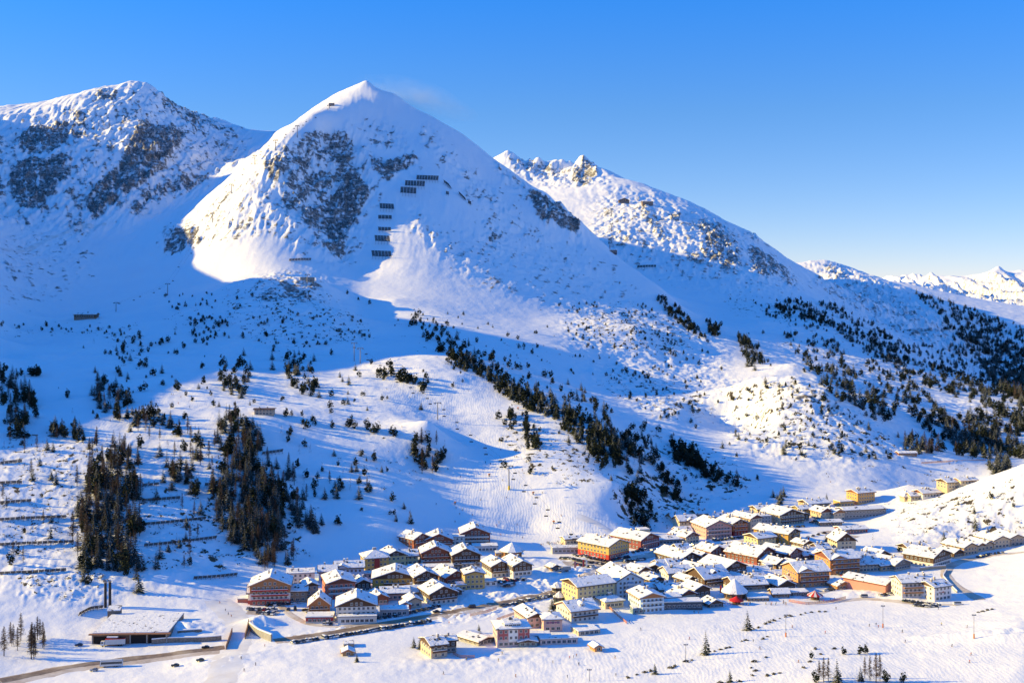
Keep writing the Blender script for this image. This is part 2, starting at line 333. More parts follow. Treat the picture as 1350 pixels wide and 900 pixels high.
Z = Z + far*260*(fbm(X2/480+warp*.1, Y2/2600, 4, .5, True)-.45)*np.clip((12000-D2)/900, .1, 1) + far*(rock*.4+.6)*200*(fbm(X2/620+warp*.1, Y2/900, 4, .45, True)-.45)*np.clip((12000-D2)/1500, .12, 1) + mid*(1-far)*(2.5*n1 + rock*16*(rid-.5))
mtn = np.clip((D2-1650)/300, 0, 1)*np.clip((4200-D2)/500, 0, 1)*np.clip((Z-190)/120, 0, 1)
rib = fbm(X2/34 + .35*fbm(X2/120, Y2/120, 2), Y2/210 + X2/400, 4, .55, True)
rid120 = fbm(X2/150+warp*.5, Y2/150, 4, .48, True)
ani = fbm((X2+.6*Y2)/13, (Y2-.6*X2)/75, 4, .6)         # bedding that slants down to the left
ani2 = fbm((X2-.25*Y2)/12, (Y2+.25*X2)/90, 4, .6)       # ribs and gullies down the fall line
Z = Z + crag*(9*(rib-.42) + 20*(rid120-.4) + 9*ani2)
Z = Z + rock*np.clip((D2-1650)/300, 0, 1)*np.clip((6000-D2)/500, 0, 1)*(9*ani*np.where(X2 < -620, 1, .3) + 8*ani2)
Z = Z + mtn*(1.5*(rib-.4) + rock*14*(rid2-.4) + rock*10*(fbm(X2/11, Y2/60, 3, .6)))
bench = lay([([(-60,445),(480,440),(640,478),(620,550),(480,575),(300,580),(-60,570)],1.0,16,1000,1600)], PX, PY)
Z = Z + bench*(7*fbm(X2/120+5, Y2/95-3, 3, .5) + 1.5*n1)
Z = Z + near*smooth*.5*fbm(X2/14, Y2/14, 3)*np.clip((2200-D2)/800, 0, 1)

# piles of ploughed snow and drifts in and around the village
_iT = lambda t: np.interp(t, TT, np.arange(NT))
_iD = lambda d: np.interp(d, DD, np.arange(ND))
def ground(x, y):
    """height of the land at (x, y)"""
    D = max(y, 15.1); t = x/D
    a = min(max(float(_iT(t)), 0), NT-1.001); b = min(max(float(_iD(D)), 0), ND-1.001)
    i, j = int(a), int(b); u, v = a-i, b-j
    return (Z[j, i]*(1-u)+Z[j, i+1]*u)*(1-v) + (Z[j+1, i]*(1-u)+Z[j+1, i+1]*u)*v
def at(px, py, dmin=560, dmax=13000):
    """the point of the land seen along a bearing and elevation of the survey"""
    t = (px-CX)/F
    a = min(max(float(_iT(t)), 0), NT-1.001); i = int(a); u = a-i
    col = Z[:, i]*(1-u) + Z[:, i+1]*u
    ray = CAM_Z + DD*(HY-py)/F
    ok = np.where((col >= ray) & (DD >= dmin) & (DD <= dmax))[0]
    if len(ok) == 0:
        return None
    j = ok[0]
    if j > 0 and DD[j-1] >= dmin:
        f0, f1 = ray[j-1]-col[j-1], col[j]-ray[j]
        w = f0/(f0+f1+1e-9)
        D = DD[j-1]*(1-w) + DD[j]*w
    else:
        D = DD[j]
    x = t*D
    return Vector((x, D, ground(x, D)))
def heap(px, py, r_, h, stretch=1.0, ang=0.0, dmin=560):
    global Z
    p = at(px, py, dmin)
    ca, sa = math.cos(ang), math.sin(ang)
    dx, dy = X2-p.x, Y2-p.y
    u, v = (dx*ca+dy*sa)/(r_*stretch), (-dx*sa+dy*ca)/r_
    Z = Z + h*np.exp(-(u*u+v*v)*1.4)*(1+.5*fbm(X2/6, Y2/6, 2))
for hp in [(375,788,11,3.2,1.5,.1),(700,765,14,3,2.5,.2),(660,775,12,2.6,2.5,.2),(730,752,12,3,2,.3),(600,775,10,2,3,.2),(1110,725,14,3.5,1.6,.0),(880,800,10,3.0,1.5,0),(790,795,10,4,1,1.2),(820,735,12,2.5,2,.4),(850,730,12,2.2,2,.4),(770,738,9,2.5,2,.2),(700,742,12,3.0,2,.2),
           (1010,785,12,2.5,2.5,0),(1150,783,14,2.2,2.5,0),(1200,790,10,2.0,2,0),(230,832,16,4.5,2.0,.05),(340,822,10,5,1.2,.3),(300,870,14,2,2,.3),(640,872,20,2,3,.2),(1290,838,10,2.4,5,-.25),(1200,680,16,3,1.5,.5),(1230,700,16,3,1.5,.5)]:
    heap(*hp)
bank = lay([([(560,790),(640,772),(740,748),(830,742),(860,752),(830,765),(740,778),(640,798),(570,812)],1.0,3,640,1100),([(560,815),(640,803),(735,785),(735,792),(650,812),(560,826)],.8,3,640,1000),([(360,842),(430,828),(500,814),(500,819),(430,833),(362,848)],.5,2,640,1000),([(640,690),(850,690),(840,700),(640,700)],.3,4,800,1200),([(20,745),(150,745),(150,795),(20,790)],.7,8,700,900)], PX, PY)
Z = Z + bank*(1.6*np.maximum(fbm(X2/7, Y2/9, 3, .6)*2.0, -.2) + .8*fbm(X2/3.5, Y2/4, 2))
PX, PY = project(Z)

# ------------------------------------------------------------------ final masks at the vertices
gz_d = np.gradient(Z, axis=0)/np.gradient(D2, axis=0)
steep = np.clip((np.abs(gz_d)-.55)/.6, 0, 1)
nf = fbm(X2/9+3, Y2/9, 4, .62)
nf2 = fbm(X2/30, Y2/30, 4, .6)
rockv = np.clip(rock*1.0 - .38 + 1.1*nf + .9*nf2 + np.where(X2 < -620, 1.5*ani + .3*ani2, 1.4*ani2 + .3*ani) + .25*(1-rid), 0, 1)*(rock > .03)
rockv = np.clip(rockv*1.1, 0, .70)
ns = fbm(X2/7+50, Y2/7-20, 4, .6) + .35*fbm(X2/30, Y2/30+7, 2)
scrubv = np.clip((scrub*.62 - .42 + ns)*5.0, 0, 1)*(scrub > .02)
def vmesh(name, j0, j1, m, kind='structure'):
    zz = Z[j0:j1+1]; xx = X2[j0:j1+1]; yy = Y2[j0:j1+1]
    n = zz.shape[0]
    co = np.stack([xx, yy, zz], -1).reshape(-1, 3).astype(np.float32)
    idx = np.arange(n*NT).reshape(n, NT)
    q = np.stack([idx[:-1, :-1], idx[:-1, 1:], idx[1:, 1:], idx[1:, :-1]], -1).reshape(-1, 4)
    me = bpy.data.meshes.new(name)
    me.vertices.add(len(co)); me.vertices.foreach_set('co', co.ravel())
    me.loops.add(q.size); me.loops.foreach_set('vertex_index', q.ravel().astype(np.int32))
    me.polygons.add(len(q)); me.polygons.foreach_set('loop_start', np.arange(0, q.size, 4, dtype=np.int32))
    me.polygons.foreach_set('use_smooth', np.ones(len(q), bool))
    me.update(calc_edges=True)
    for an, arr in (('rock', rockv), ('scrub', scrubv), ('piste', pistev)):
        at_ = me.attributes.new(an, 'FLOAT', 'POINT'); at_.data.foreach_set('value', arr[j0:j1+1].astype(np.float32).ravel())
    me.materials.append(m)
    o = bpy.data.objects.new(name, me); COL.objects.link(o)
    o['kind'] = kind
    return o
# ------------------------------------------------------------------ materials
def new_mat(name):
    m = bpy.data.materials.new(name); m.use_nodes = True
    nt = m.node_tree
    return m, nt, nt.nodes['Principled BSDF']
def N(nt, typ, **kw):
    n = nt.nodes.new(typ)
    for k, v in kw.items():
        if k.startswith('i_'):
            key = k[2:]
            n.inputs[int(key) if key.isdigit() else key.replace('_', ' ')].default_value = v
        else:
            setattr(n, k, v)
    return n
def math_(nt, op, a, b=None, c=None, clamp=False):
    n = nt.nodes.new('ShaderNodeMath'); n.operation = op; n.use_clamp = clamp
    for i, v in enumerate((a, b, c)):
        if v is None: continue
        if isinstance(v, (int, float)): n.inputs[i].default_value = v
        else: nt.links.new(v, n.inputs[i])
    return n.outputs[0]
def mixc(nt, f, a, b):
    n = nt.nodes.new('ShaderNodeMix'); n.data_type = 'RGBA'
    for s, v in ((n.inputs[0], f), (n.inputs[6], a), (n.inputs[7], b)):
        if isinstance(v, (int, float)): s.default_value = v
        elif isinstance(v, tuple): s.default_value = (*v, 1)
        else: nt.links.new(v, s)
    return n.outputs[2]
def noise(nt, co, scale, detail=4, rough=.6, vscale=None):
    n = nt.nodes.new('ShaderNodeTexNoise')
    n.inputs['Scale'].default_value = scale; n.inputs['Detail'].default_value = detail; n.inputs['Roughness'].default_value = rough
    if vscale:
        mp = nt.nodes.new('ShaderNodeMapping'); mp.inputs['Scale'].default_value = vscale
        nt.links.new(co, mp.inputs['Vector']); co = mp.outputs[0]
    nt.links.new(co, n.inputs['Vector'])
    return n.outputs['Fac']
def ramp(nt, v, lo, hi):
    n = nt.nodes.new('ShaderNodeMapRange'); n.clamp = True
    n.inputs['From Min'].default_value = lo; n.inputs['From Max'].default_value = hi
    nt.links.new(v, n.inputs['Value'])
    return n.outputs[0]

def land_material():
    m, nt, bs = new_mat('snow_and_rock')
    geo = N(nt, 'ShaderNodeNewGeometry')
    pos = geo.outputs['Position']
    a = {k: N(nt, 'ShaderNodeAttribute', attribute_name=k).outputs['Fac'] for k in ('rock', 'scrub', 'piste')}
    nz = N(nt, 'ShaderNodeSeparateXYZ'); nt.links.new(geo.outputs['Normal'], nz.inputs[0])
    big = noise(nt, pos, .012, 4, .6); fine = noise(nt, pos, .45, 5, .65); vfine = noise(nt, pos, 1.6, 3, .6)
    strat = noise(nt, pos, .10, 6, .68, (1, 1, 2.6))
    snowc = mixc(nt, ramp(nt, big, .35, .7), (.83, .84, .865), (.88, .88, .885))
    rockc = mixc(nt, ramp(nt, strat, .38, .64), (.125, .116, .112), (.40, .37, .345))
    rockc = mixc(nt, ramp(nt, noise(nt, pos, .02, 3), .45, .7), rockc, (.30, .255, .21))
    # snow lies on the ledges of the rock
    ledge = math_(nt, 'ADD', math_(nt, 'MULTIPLY', a['rock'], 1.25), math_(nt, 'MULTIPLY', math_(nt, 'SUBTRACT', noise(nt, pos, .16, 6, .7, (1, 1, 1.7)), .5), 3.2))
    slant = N(nt, 'ShaderNodeMapping'); slant.inputs['Scale'].default_value = (.45, 1.6, 2.2); slant.inputs['Rotation'].default_value = (0, .5, .55); nt.links.new(pos, slant.inputs[0])
    ledge = math_(nt, 'ADD', ledge, math_(nt, 'MULTIPLY', math_(nt, 'SUBTRACT', noise(nt, slant.outputs[0], .055, 5, .62), .5), 2.6))
    fr = math_(nt, 'MULTIPLY', ramp(nt, ledge, .50, 1.15), ramp(nt, a['rock'], .05, .3))
    scrubc = mixc(nt, fine, (.032, .034, .020), (.13, .095, .055))
    fs = math_(nt, 'MULTIPLY', ramp(nt, math_(nt, 'ADD', a['scrub'], math_(nt, 'MULTIPLY', math_(nt, 'SUBTRACT', fine, .5), 2.2)), .42, .62), ramp(nt, a['scrub'], .02, .2))
    col = mixc(nt, fr, snowc, rockc)
    col = mixc(nt, fs, col, scrubc)
    nt.links.new(col, bs.inputs['Base Color'])
    bs.inputs['Roughness'].default_value = .7
    bs.inputs['Specular IOR Level'].default_value = .25
    # wind crust, groomed lines, rough rock
    groom = N(nt, 'ShaderNodeTexNoise'); groom.inputs['Scale'].default_value = .12; groom.inputs['Detail'].default_value = 6; groom.inputs['Roughness'].default_value = .62
    mp = N(nt, 'ShaderNodeMapping'); mp.inputs['Scale'].default_value = (2.2, .55, 1); mp.inputs['Rotation'].default_value = (0, 0, .2)
    nt.links.new(pos, mp.inputs[0]); nt.links.new(mp.outputs[0], groom.inputs['Vector'])
    h = math_(nt, 'ADD', math_(nt, 'MULTIPLY', noise(nt, pos, .09, 6, .62), .6), math_(nt, 'MULTIPLY', vfine, .10))
    h = math_(nt, 'ADD', h, math_(nt, 'MULTIPLY', math_(nt, 'MULTIPLY', groom.outputs['Fac'], a['piste']), .18))
    wv = N(nt, 'ShaderNodeTexWave', wave_type='BANDS', bands_direction='X'); wv.inputs['Scale'].default_value = .13; wv.inputs['Distortion'].default_value = 14; wv.inputs['Detail'].default_value = 3; wv.inputs['Detail Scale'].default_value = .35
    nt.links.new(pos, wv.inputs['Vector'])
    h = math_(nt, 'ADD', h, math_(nt, 'MULTIPLY', math_(nt, 'MULTIPLY', wv.outputs['Fac'], a['piste']), .045))
    h = math_(nt, 'ADD', h, math_(nt, 'MULTIPLY', math_(nt, 'MULTIPLY', strat, fr), 9.0))
    h = math_(nt, 'ADD', h, math_(nt, 'MULTIPLY', fs, 1.0))
    bp = N(nt, 'ShaderNodeBump', i_Strength=1.0, i_Distance=1.0)
    nt.links.new(h, bp.inputs['Height']); nt.links.new(bp.outputs[0], bs.inputs['Normal'])
    return m

# ------------------------------------------------------------------ sun, sky, camera
SUN_ELEV, SUN_AZ = R(18), math.atan2(-.05, .985)     # light travels towards +x and a little away from the camera
trav = Vector((math.cos(SUN_AZ)*math.cos(SUN_ELEV), math.sin(SUN_AZ)*math.cos(SUN_ELEV), -math.sin(SUN_ELEV)))
sun = bpy.data.lights.new('sun', 'SUN'); sun.energy = 3.1; sun.angle = R(.5); sun.color = (1, .735, .22)
so = bpy.data.objects.new('sun', sun); COL.objects.link(so)
so.rotation_euler = trav.to_track_quat('-Z', 'Y').to_euler(); so.location = (-300, -100, 900)
w = bpy.data.worlds.new('World'); scene.world = w; w.use_nodes = True
wn = w.node_tree; bg = wn.nodes['Background']
sky = wn.nodes.new('ShaderNodeTexSky'); sky.sky_type = 'NISHITA'; sky.sun_disc = False
sky.sun_elevation = SUN_ELEV
tosun = -trav
sky.sun_rotation = math.atan2(tosun.x, tosun.y)
sky.altitude = 2200; sky.air_density = .7; sky.dust_density = .2; sky.ozone_density = 6.0
# sky tint by elevation: dimmed low down, stronger overhead to lift the shade
tcw = wn.nodes.new('ShaderNodeTexCoord'); sxw = wn.nodes.new('ShaderNodeSeparateXYZ'); wn.links.new(tcw.outputs['Generated'], sxw.inputs[0])
crw = wn.nodes.new('ShaderNodeValToRGB'); wn.links.new(sxw.outputs['Z'], crw.inputs[0])
for k_, (p_, c_) in enumerate([(0, (.86, .53, .41)), (.14, (.50, .58, .57)), (.24, (.21, .64, .84)), (.6, (.40, 1.08, 1.35))]):
    e_ = crw.color_ramp.elements[k_] if k_ < 2 else crw.color_ramp.elements.new(p_)
    e_.position = p_; e_.color = (*c_, 1)
mxw = wn.nodes.new('ShaderNodeMix'); mxw.data_type = 'RGBA'; mxw.blend_type = 'MULTIPLY'; mxw.inputs[0].default_value = 1
wn.links.new(sky.outputs[0], mxw.inputs[6]); wn.links.new(crw.outputs[0], mxw.inputs[7]); wn.links.new(mxw.outputs[2], bg.inputs['Color'])
bg.inputs['Strength'].default_value = .12

cam = bpy.data.cameras.new('camera'); co_ = bpy.data.objects.new('camera', cam); COL.objects.link(co_)
co_.location = (0, 0, CAM_Z); co_.rotation_euler = (R(90), 0, 0)
cam.sensor_fit = 'HORIZONTAL'; cam.sensor_width = 36; cam.lens = 36*F/1350
cam.shift_y = -(450-HY)/1350
cam.clip_start = 1; cam.clip_end = 60000
scene.camera = co_
vs = scene.view_settings
vs.view_transform = 'Standard'; vs.look = 'None'; vs.exposure = 1.55; vs.gamma = 1; vs.use_curve_mapping = False
scene.cycles.max_bounces = 6; scene.cycles.diffuse_bounces = 3; scene.cycles.transparent_max_bounces = 8
scene.cycles.use_denoising = True
PISTE = [([(590,600),(660,560),(690,640),(820,690),(830,710),(640,710),(560,700),(600,650)],1,5,850,1250),
 ([(230,600),(330,560),(560,660),(620,700),(540,715),(420,740),(330,640)],.6,6,850,1150),
 ([(500,480),(680,500),(640,570),(520,545)],.9,6,1050,1500),([(880,460),(960,430),(1010,540),(960,570)],.8,8,1300,2200),
 ([(0,480),(330,500),(330,560),(120,580),(0,520)],.7,8,1000,1400),([(850,830),(1350,780),(1350,900),(600,900)],.8,10,560,800),
 ([(1130,440),(1200,480),(1270,560),(1250,600),(1200,540),(1120,460)],.8,6,1400,2600)]
pistev = lay(PISTE, PX, PY)
LAND = land_material()
ja = int(np.searchsorted(DD, 6100)); jb = int(np.searchsorted(DD, 1260))
vmesh('ground', 0, jb, LAND); vmesh('mountains', jb, ja, LAND); vmesh('distant_mountains', ja, ND-1, LAND)
# ------------------------------------------------------------------ kit: meshes, materials, tagging
class MB:
    def __init__(self): self.v, self.f, self.m = [], [], []
    def add(self, vs, fs, m=0, M=None):
        b = len(self.v)
        self.v += [tuple(M @ Vector(p)) if M else tuple(p) for p in vs]
        for f in fs: self.f.append(tuple(i+b for i in f)); self.m.append(m)
        return self
    def box(self, x0, x1, y0, y1, z0, z1, m=0, M=None):
        return self.add([(x0,y0,z0),(x1,y0,z0),(x1,y1,z0),(x0,y1,z0),(x0,y0,z1),(x1,y0,z1),(x1,y1,z1),(x0,y1,z1)],
                        [(0,3,2,1),(4,5,6,7),(0,1,5,4),(1,2,6,5),(2,3,7,6),(3,0,4,7)], m, M)
    def hull(self, bottom, top, m=0, M=None):
        n = len(bottom)
        return self.add(list(bottom)+list(top), [tuple(reversed(range(n))), tuple(range(n, 2*n))] + [(i, (i+1) % n, n+(i+1) % n, n+i) for i in range(n)], m, M)
    def cyl(self, p0, p1, r0, r1, n=8, m=0):
        p0, p1 = Vector(p0), Vector(p1); d = (p1-p0).normalized()
        a = d.orthogonal().normalized(); b = d.cross(a)
        ring = lambda p, r_: [p+(a*math.cos(2*math.pi*k/n)+b*math.sin(2*math.pi*k/n))*r_ for k in range(n)]
        return self.hull(ring(p0, r0), ring(p1, r1), m)
    def lathe(self, prof, n=16, m=0, M=None):
        vs, fs = [], []
        for r_, z in prof:
            vs += [(r_*math.cos(2*math.pi*k/n), r_*math.sin(2*math.pi*k/n), z) for k in range(n)]
        for i in range(len(prof)-1):
            fs += [(i*n+k, i*n+(k+1) % n, (i+1)*n+(k+1) % n, (i+1)*n+k) for k in range(n)]
        fs += [tuple(reversed(range(n))), tuple(range((len(prof)-1)*n, len(prof)*n))]
        return self.add(vs, fs, m, M)
    def mesh(self, name, mats, smooth=False):
        me = bpy.data.meshes.new(name)
        me.from_pydata(self.v, [], self.f)
        for mt in (mats if isinstance(mats, (list, tuple)) else [mats]): me.materials.append(mt)
        if max(self.m, default=0): me.polygons.foreach_set('material_index', self.m)
        if smooth: me.polygons.foreach_set('use_smooth', [True]*len(self.f))
        me.update()
        return me
    def obj(self, name, mats, parent=None, smooth=False):
        return link(name, self.mesh(name, mats, smooth), parent)
def link(name, me, parent=None):
    o = bpy.data.objects.new(name, me); COL.objects.link(o)
    if parent is not None: o.parent = parent
    return o
def tag(o, label, cat, group=None, kind=None):
    if label: o['label'] = label
    if cat: o['category'] = cat
    if group: o['group'] = group
    if kind: o['kind'] = kind
    return o
def thing(name, label, cat, loc=(0,0,0), rz=0, group=None):
    o = link(name, None); o.location = loc; o.rotation_euler = (0, 0, rz); o.empty_display_size = .5
    return tag(o, label, cat, group)
KIDS = {}
def dup(root, loc, rz=0, label=None, group=None, scale=None):
    def cp(o, par):
        c = o.copy(); COL.objects.link(c); c.parent = par
        for k in o.children: cp(k, c)
        return c
    c = cp(root, None); c.location = loc; c.rotation_euler = (0, 0, rz)
    if scale: c.scale = scale if isinstance(scale, tuple) else (scale,)*3
    if label: c['label'] = label
    if group: c['group'] = group
    return c
_mats = {}
def paint(name, col, rough=.75, var=.18, scale=.6, metal=0, spec=.3):
    key = (name, tuple(col))
    if key in _mats: return _mats[key]
    m, nt, bs = new_mat(name)
    tc = N(nt, 'ShaderNodeNewGeometry')
    n1_ = noise(nt, tc.outputs['Position'], scale, 5, .65)
    dk = tuple(c*(1-var) for c in col); lt = tuple(min(1, c*(1+var)) for c in col)
    nt.links.new(mixc(nt, ramp(nt, n1_, .3, .7), dk, lt), bs.inputs['Base Color'])
    bs.inputs['Roughness'].default_value = rough; bs.inputs['Metallic'].default_value = metal; bs.inputs['Specular IOR Level'].default_value = spec
    _mats[key] = m
    return m
def roof_snow_material(name, bare, thr):
    m, nt, bs = new_mat(name)
    pos = N(nt, 'ShaderNodeNewGeometry').outputs['Position']
    n1_ = noise(nt, pos, .33, 5, .68)
    f = ramp(nt, n1_, thr, thr+.05)
    sn = mixc(nt, ramp(nt, noise(nt, pos, .12, 3), .35, .65), (.80, .81, .83), (.88, .88, .885))
    nt.links.new(mixc(nt, f, sn, bare), bs.inputs['Base Color'])
    bs.inputs['Roughness'].default_value = .75; bs.inputs['Specular IOR Level'].default_value = .2
    bp = N(nt, 'ShaderNodeBump', i_Strength=.8, i_Distance=.5)
    nt.links.new(math_(nt, 'SUBTRACT', noise(nt, pos, .5, 4), math_(nt, 'MULTIPLY', f, .6)), bp.inputs['Height']); nt.links.new(bp.outputs[0], bs.inputs['Normal'])
    return m
def wood_material(name, a, b):
    m, nt, bs = new_mat(name)
    tc = N(nt, 'ShaderNodeTexCoord')
    n1_ = noise(nt, tc.outputs['Object'], 1.2, 5, .7, (1, 1, 6))
    nt.links.new(mixc(nt, ramp(nt, n1_, .3, .7), a, b), bs.inputs['Base Color']); bs.inputs['Roughness'].default_value = .7
    return m
SNOWROOF = roof_snow_material('roof_snow', (.07, .05, .04), .605)
SNOWROOF2 = roof_snow_material('thin_roof_snow', (.16, .15, .15), .56)
SNOW = paint('snow', (.85, .86, .88), .75, .03, .2)
DARKWOOD = wood_material('dark_timber', (.045, .024, .014), (.13, .065, .035))
REDWOOD = wood_material('red_brown_timber', (.13, .035, .02), (.27, .085, .045))
HONEY = wood_material('honey_timber', (.26, .11, .045), (.42, .20, .085))
GREYWOOD = wood_material('grey_timber', (.13, .11, .10), (.24, .21, .18))
TIMBER = {'dark': DARKWOOD, 'red': REDWOOD, 'honey': HONEY, 'grey': GREYWOOD}
m_, nt_, bs_ = new_mat('window_glass'); bs_.inputs['Base Color'].default_value = (.035, .045, .06, 1); bs_.inputs['Roughness'].default_value = .12; GLASS = m_
WHITE = paint('white_paint', (.72, .71, .68), .6, .08)
METAL = paint('grey_metal', (.22, .22, .23), .45, .15, 1, .6)
DARKMETAL = paint('dark_metal', (.035, .036, .04), .5, .2, 1, .4)
STONE = paint('rubble_stone', (.22, .185, .15), .9, .55, 1.6)
CONCRETE = paint('concrete', (.30, .29, .27), .85, .2, .4)
# ------------------------------------------------------------------ houses
def win_mesh(w_, h_, frame):
    mb = MB(); t = .12
    mb.box(-w_/2, w_/2, -.05, .03, 0, h_, 0)
    for a in ((-w_/2-t, w_/2+t, -t, 0), (-w_/2-t, w_/2+t, h_, h_+t), (-w_/2-t, -w_/2, 0, h_), (w_/2, w_/2+t, 0, h_), (-.05, .05, 0, h_)):
        mb.box(a[0], a[1], -.12, .02, a[2], a[3], 1)
    return mb.mesh('window', [GLASS, frame])
BROWNFRAME = paint('brown_frame', (.10, .055, .03))
WINM = {('w', 0): win_mesh(1.3, 1.5, WHITE), ('w', 1): win_mesh(1.9, 1.6, WHITE), ('b', 0): win_mesh(1.3, 1.5, BROWNFRAME), ('b', 1): win_mesh(1.9, 1.9, BROWNFRAME)}
CHIM = MB().box(-.5, .5, -.45, .45, -1.6, 1.5, 0).box(-.65, .65, -.6, .6, 1.5, 1.75, 1).mesh('chimney', [paint('chimney_render', (.34, .30, .27)), SNOW])
RWIN = MB().box(-.55, .55, -.75, .75, -.35, .32, 0).box(-.42, .42, -.6, .6, .32, .36, 1).mesh('roof_window', [DARKMETAL, GLASS])
HOUSES = []
def house(px, py, wpx, hpx, dep, yaw, kind, col, label, top=None, plinth=None, balc=None, pitch=24, over=1.1, frame='w', cat='house', name='house', thin=False, bay=None, cross=None, chim=1, winfill=.86, floors=None, dormer=0, dmin=560, nowin=False, sign=None, roofcol=None, topz=None, bare=False, sc=True):
    if py > 640 and sc: wpx *= 1.08; hpx *= 1.10; dep *= 1.12
    p = at(px, py, dmin)
    if p is None: return None
    if kind == 'f' and yaw >= 12 and px > 480: yaw = min(yaw*1.45, 44); dep *= 1.15
    if not top and topz is None and kind in 'fs' and py > 640 and random.random() < .6: top, topz = random.choice(('dark', 'dark', 'red', 'honey')), .98
    yw = R(yaw); D = p.y
    w = max(3.0, wpx*D/F/max(.5, math.cos(yw))); h = hpx*D/F*1.04
    ca, sa = math.cos(yw), math.sin(yw)
    t = thing(name, label, cat, (p.x - sa*dep/2, p.y + ca*dep/2, p.z), yw)   # origin at the centre of the footprint
    HOUSES.append((p.x - sa*dep/2, p.y + ca*dep/2, w, dep, yw))
    col = tuple(min(.74, c*1.22) for c in col)
    wm = paint('render', col, .8, .07, .35)
    hw, hd, z0 = w/2, dep/2, -4.0
    tp = math.tan(R(pitch))
    wall = MB()
    rise = 0
    if kind == 'f':
        rise = hw*tp
        wall.add([(-hw,-hd,z0),(hw,-hd,z0),(hw,hd,z0),(-hw,hd,z0),(-hw,-hd,h),(hw,-hd,h),(hw,hd,h),(-hw,hd,h),(0,-hd,h+rise),(0,hd,h+rise)],
                 [(0,1,5,8,4),(2,3,7,9,6),(1,2,6,5),(3,0,4,7),(0,3,2,1),(4,8,9,7),(8,5,6,9)])
    elif kind == 's':
        rise = hd*tp
        wall.add([(-hw,-hd,z0),(hw,-hd,z0),(hw,hd,z0),(-hw,hd,z0),(-hw,-hd,h),(hw,-hd,h),(hw,hd,h),(-hw,hd,h),(-hw,0,h+rise),(hw,0,h+rise)],
                 [(0,1,5,4),(1,2,6,9,5),(2,3,7,6),(3,0,4,8,7),(0,3,2,1),(4,5,9,8),(8,9,6,7)])
    else:
        wall.box(-hw, hw, -hd, hd, z0, h)
    wall.obj('wall', wm, t)
    # roof: timber boarding under a blanket of snow
    rm = TIMBER.get(roofcol or top or 'dark', DARKWOOD); sn = SNOWROOF2 if thin else SNOWROOF
    st = .35 if thin else random.uniform(.35, .6)
    o_ = over
    if kind in 'fs':
        L, H_ = (hd, hw) if kind == 'f' else (hw, hd)
        def prof(x, y, z): return (x, y, z) if kind == 'f' else (y, x, z)
        def gable_slab(b0, thick, ov, inset=0):
            e = H_+ov; ze = h - ov*tp + b0; zr = h + rise + b0; La = L+ov
            vs = []
            for yy in (-La, La):
                vs += [(-e, yy, ze), (0, yy, zr), (e, yy, ze), (e, yy, ze+thick), (0, yy, zr+thick), (-e, yy, ze+thick)]
            fs = [(0,1,4,5),(1,2,3,4),(6,11,10,7),(7,10,9,8),(0,5,11,6),(2,8,9,3),(5,4,10,11),(4,3,9,10),(0,6,7,1),(1,7,8,2)]
            if kind == 's': fs = [tuple(reversed(f)) for f in fs]
            return MB().add([prof(*v) for v in vs], fs)
        ro = gable_slab(.02, .42, o_+.1).obj('roof', rm, t)
        sb = gable_slab(.443, st, o_-.22)
        if not bare: sb.obj('roof_snow', sn, ro)
    elif kind == 'hip':
        rise = min(hw, hd)*tp
        e = o_
        k = max(.15, (max(hw, hd)-min(hw, hd)))
        tops = [(-k, 0), (k, 0)] if hw >= hd else [(0, -k), (0, k)]
        def hip(b0, th, ov):
            zb, zt = h-ov*tp+b0, h+rise+b0
            a, b = hw+ov, hd+ov
            vs = [(-a,-b,zb),(a,-b,zb),(a,b,zb),(-a,b,zb),(-a,-b,zb+th),(a,-b,zb+th),(a,b,zb+th),(-a,b,zb+th),(tops[0][0],tops[0][1],zt+th),(tops[1][0],tops[1][1],zt+th)]
            if hw >= hd: fs = [(4,5,9,8),(5,6,9),(6,7,8,9),(7,4,8)]
            else: fs = [(4,5,8),(5,6,9,8),(6,7,9),(7,4,8,9)]
            return MB().add(vs, fs+[(0,3,2,1),(0,1,5,4),(1,2,6,5),(2,3,7,6),(3,0,4,7)])
        ro = hip(.0, .25, o_).obj('roof', rm, t)
        hip(.253, st, o_-.12).obj('roof_snow', sn, ro)
    else:
        ro = MB().box(-hw-.25, hw+.25, -hd-.25, hd+.25, h+.003, h+.35).obj('roof', CONCRETE if not top else rm, t)
        MB().box(-hw-.05, hw+.05, -hd-.05, hd+.05, h+.353, h+.353+st*.8).obj('roof_snow', sn, ro)
        rise = .3
    # timber upper storey and plinth, a few centimetres proud of the render
    if top and kind in 'fs':
        zt = (h*.52 if h > 6 else h*.3) if topz is None else h*topz
        mb = MB(); g = .06
        if kind == 'f':
            for s in (-1, 1):
                y0, y1 = (-hd-g, -hd-.005) if s < 0 else (hd+.005, hd+g)
                q = [(-hw-g, zt), (hw+g, zt), (hw+g, h-.05), (0, h+rise-.05), (-hw-g, h-.05)]
                mb.hull([(a, y0, b) for a, b in q], [(a, y1, b) for a, b in q])
            mb.box(-hw-g, -hw-.005, -hd, hd, zt, h-.05); mb.box(hw+.005, hw+g, -hd, hd, zt, h-.05)
        else:
            for s in (-1, 1):
                x0, x1 = (-hw-g, -hw-.005) if s < 0 else (hw+.005, hw+g)
                q = [(-hd-g, zt), (hd+g, zt), (hd+g, h-.05), (0, h+rise-.05), (-hd-g, h-.05)]
                mb.hull([(x0, a, b) for a, b in q], [(x1, a, b) for a, b in q])
            mb.box(-hw, hw, -hd-g, -hd-.005, zt, h-.05); mb.box(-hw, hw, hd+.005, hd+g, zt, h-.05)
        mb.obj('timber_storey', TIMBER[top], t)
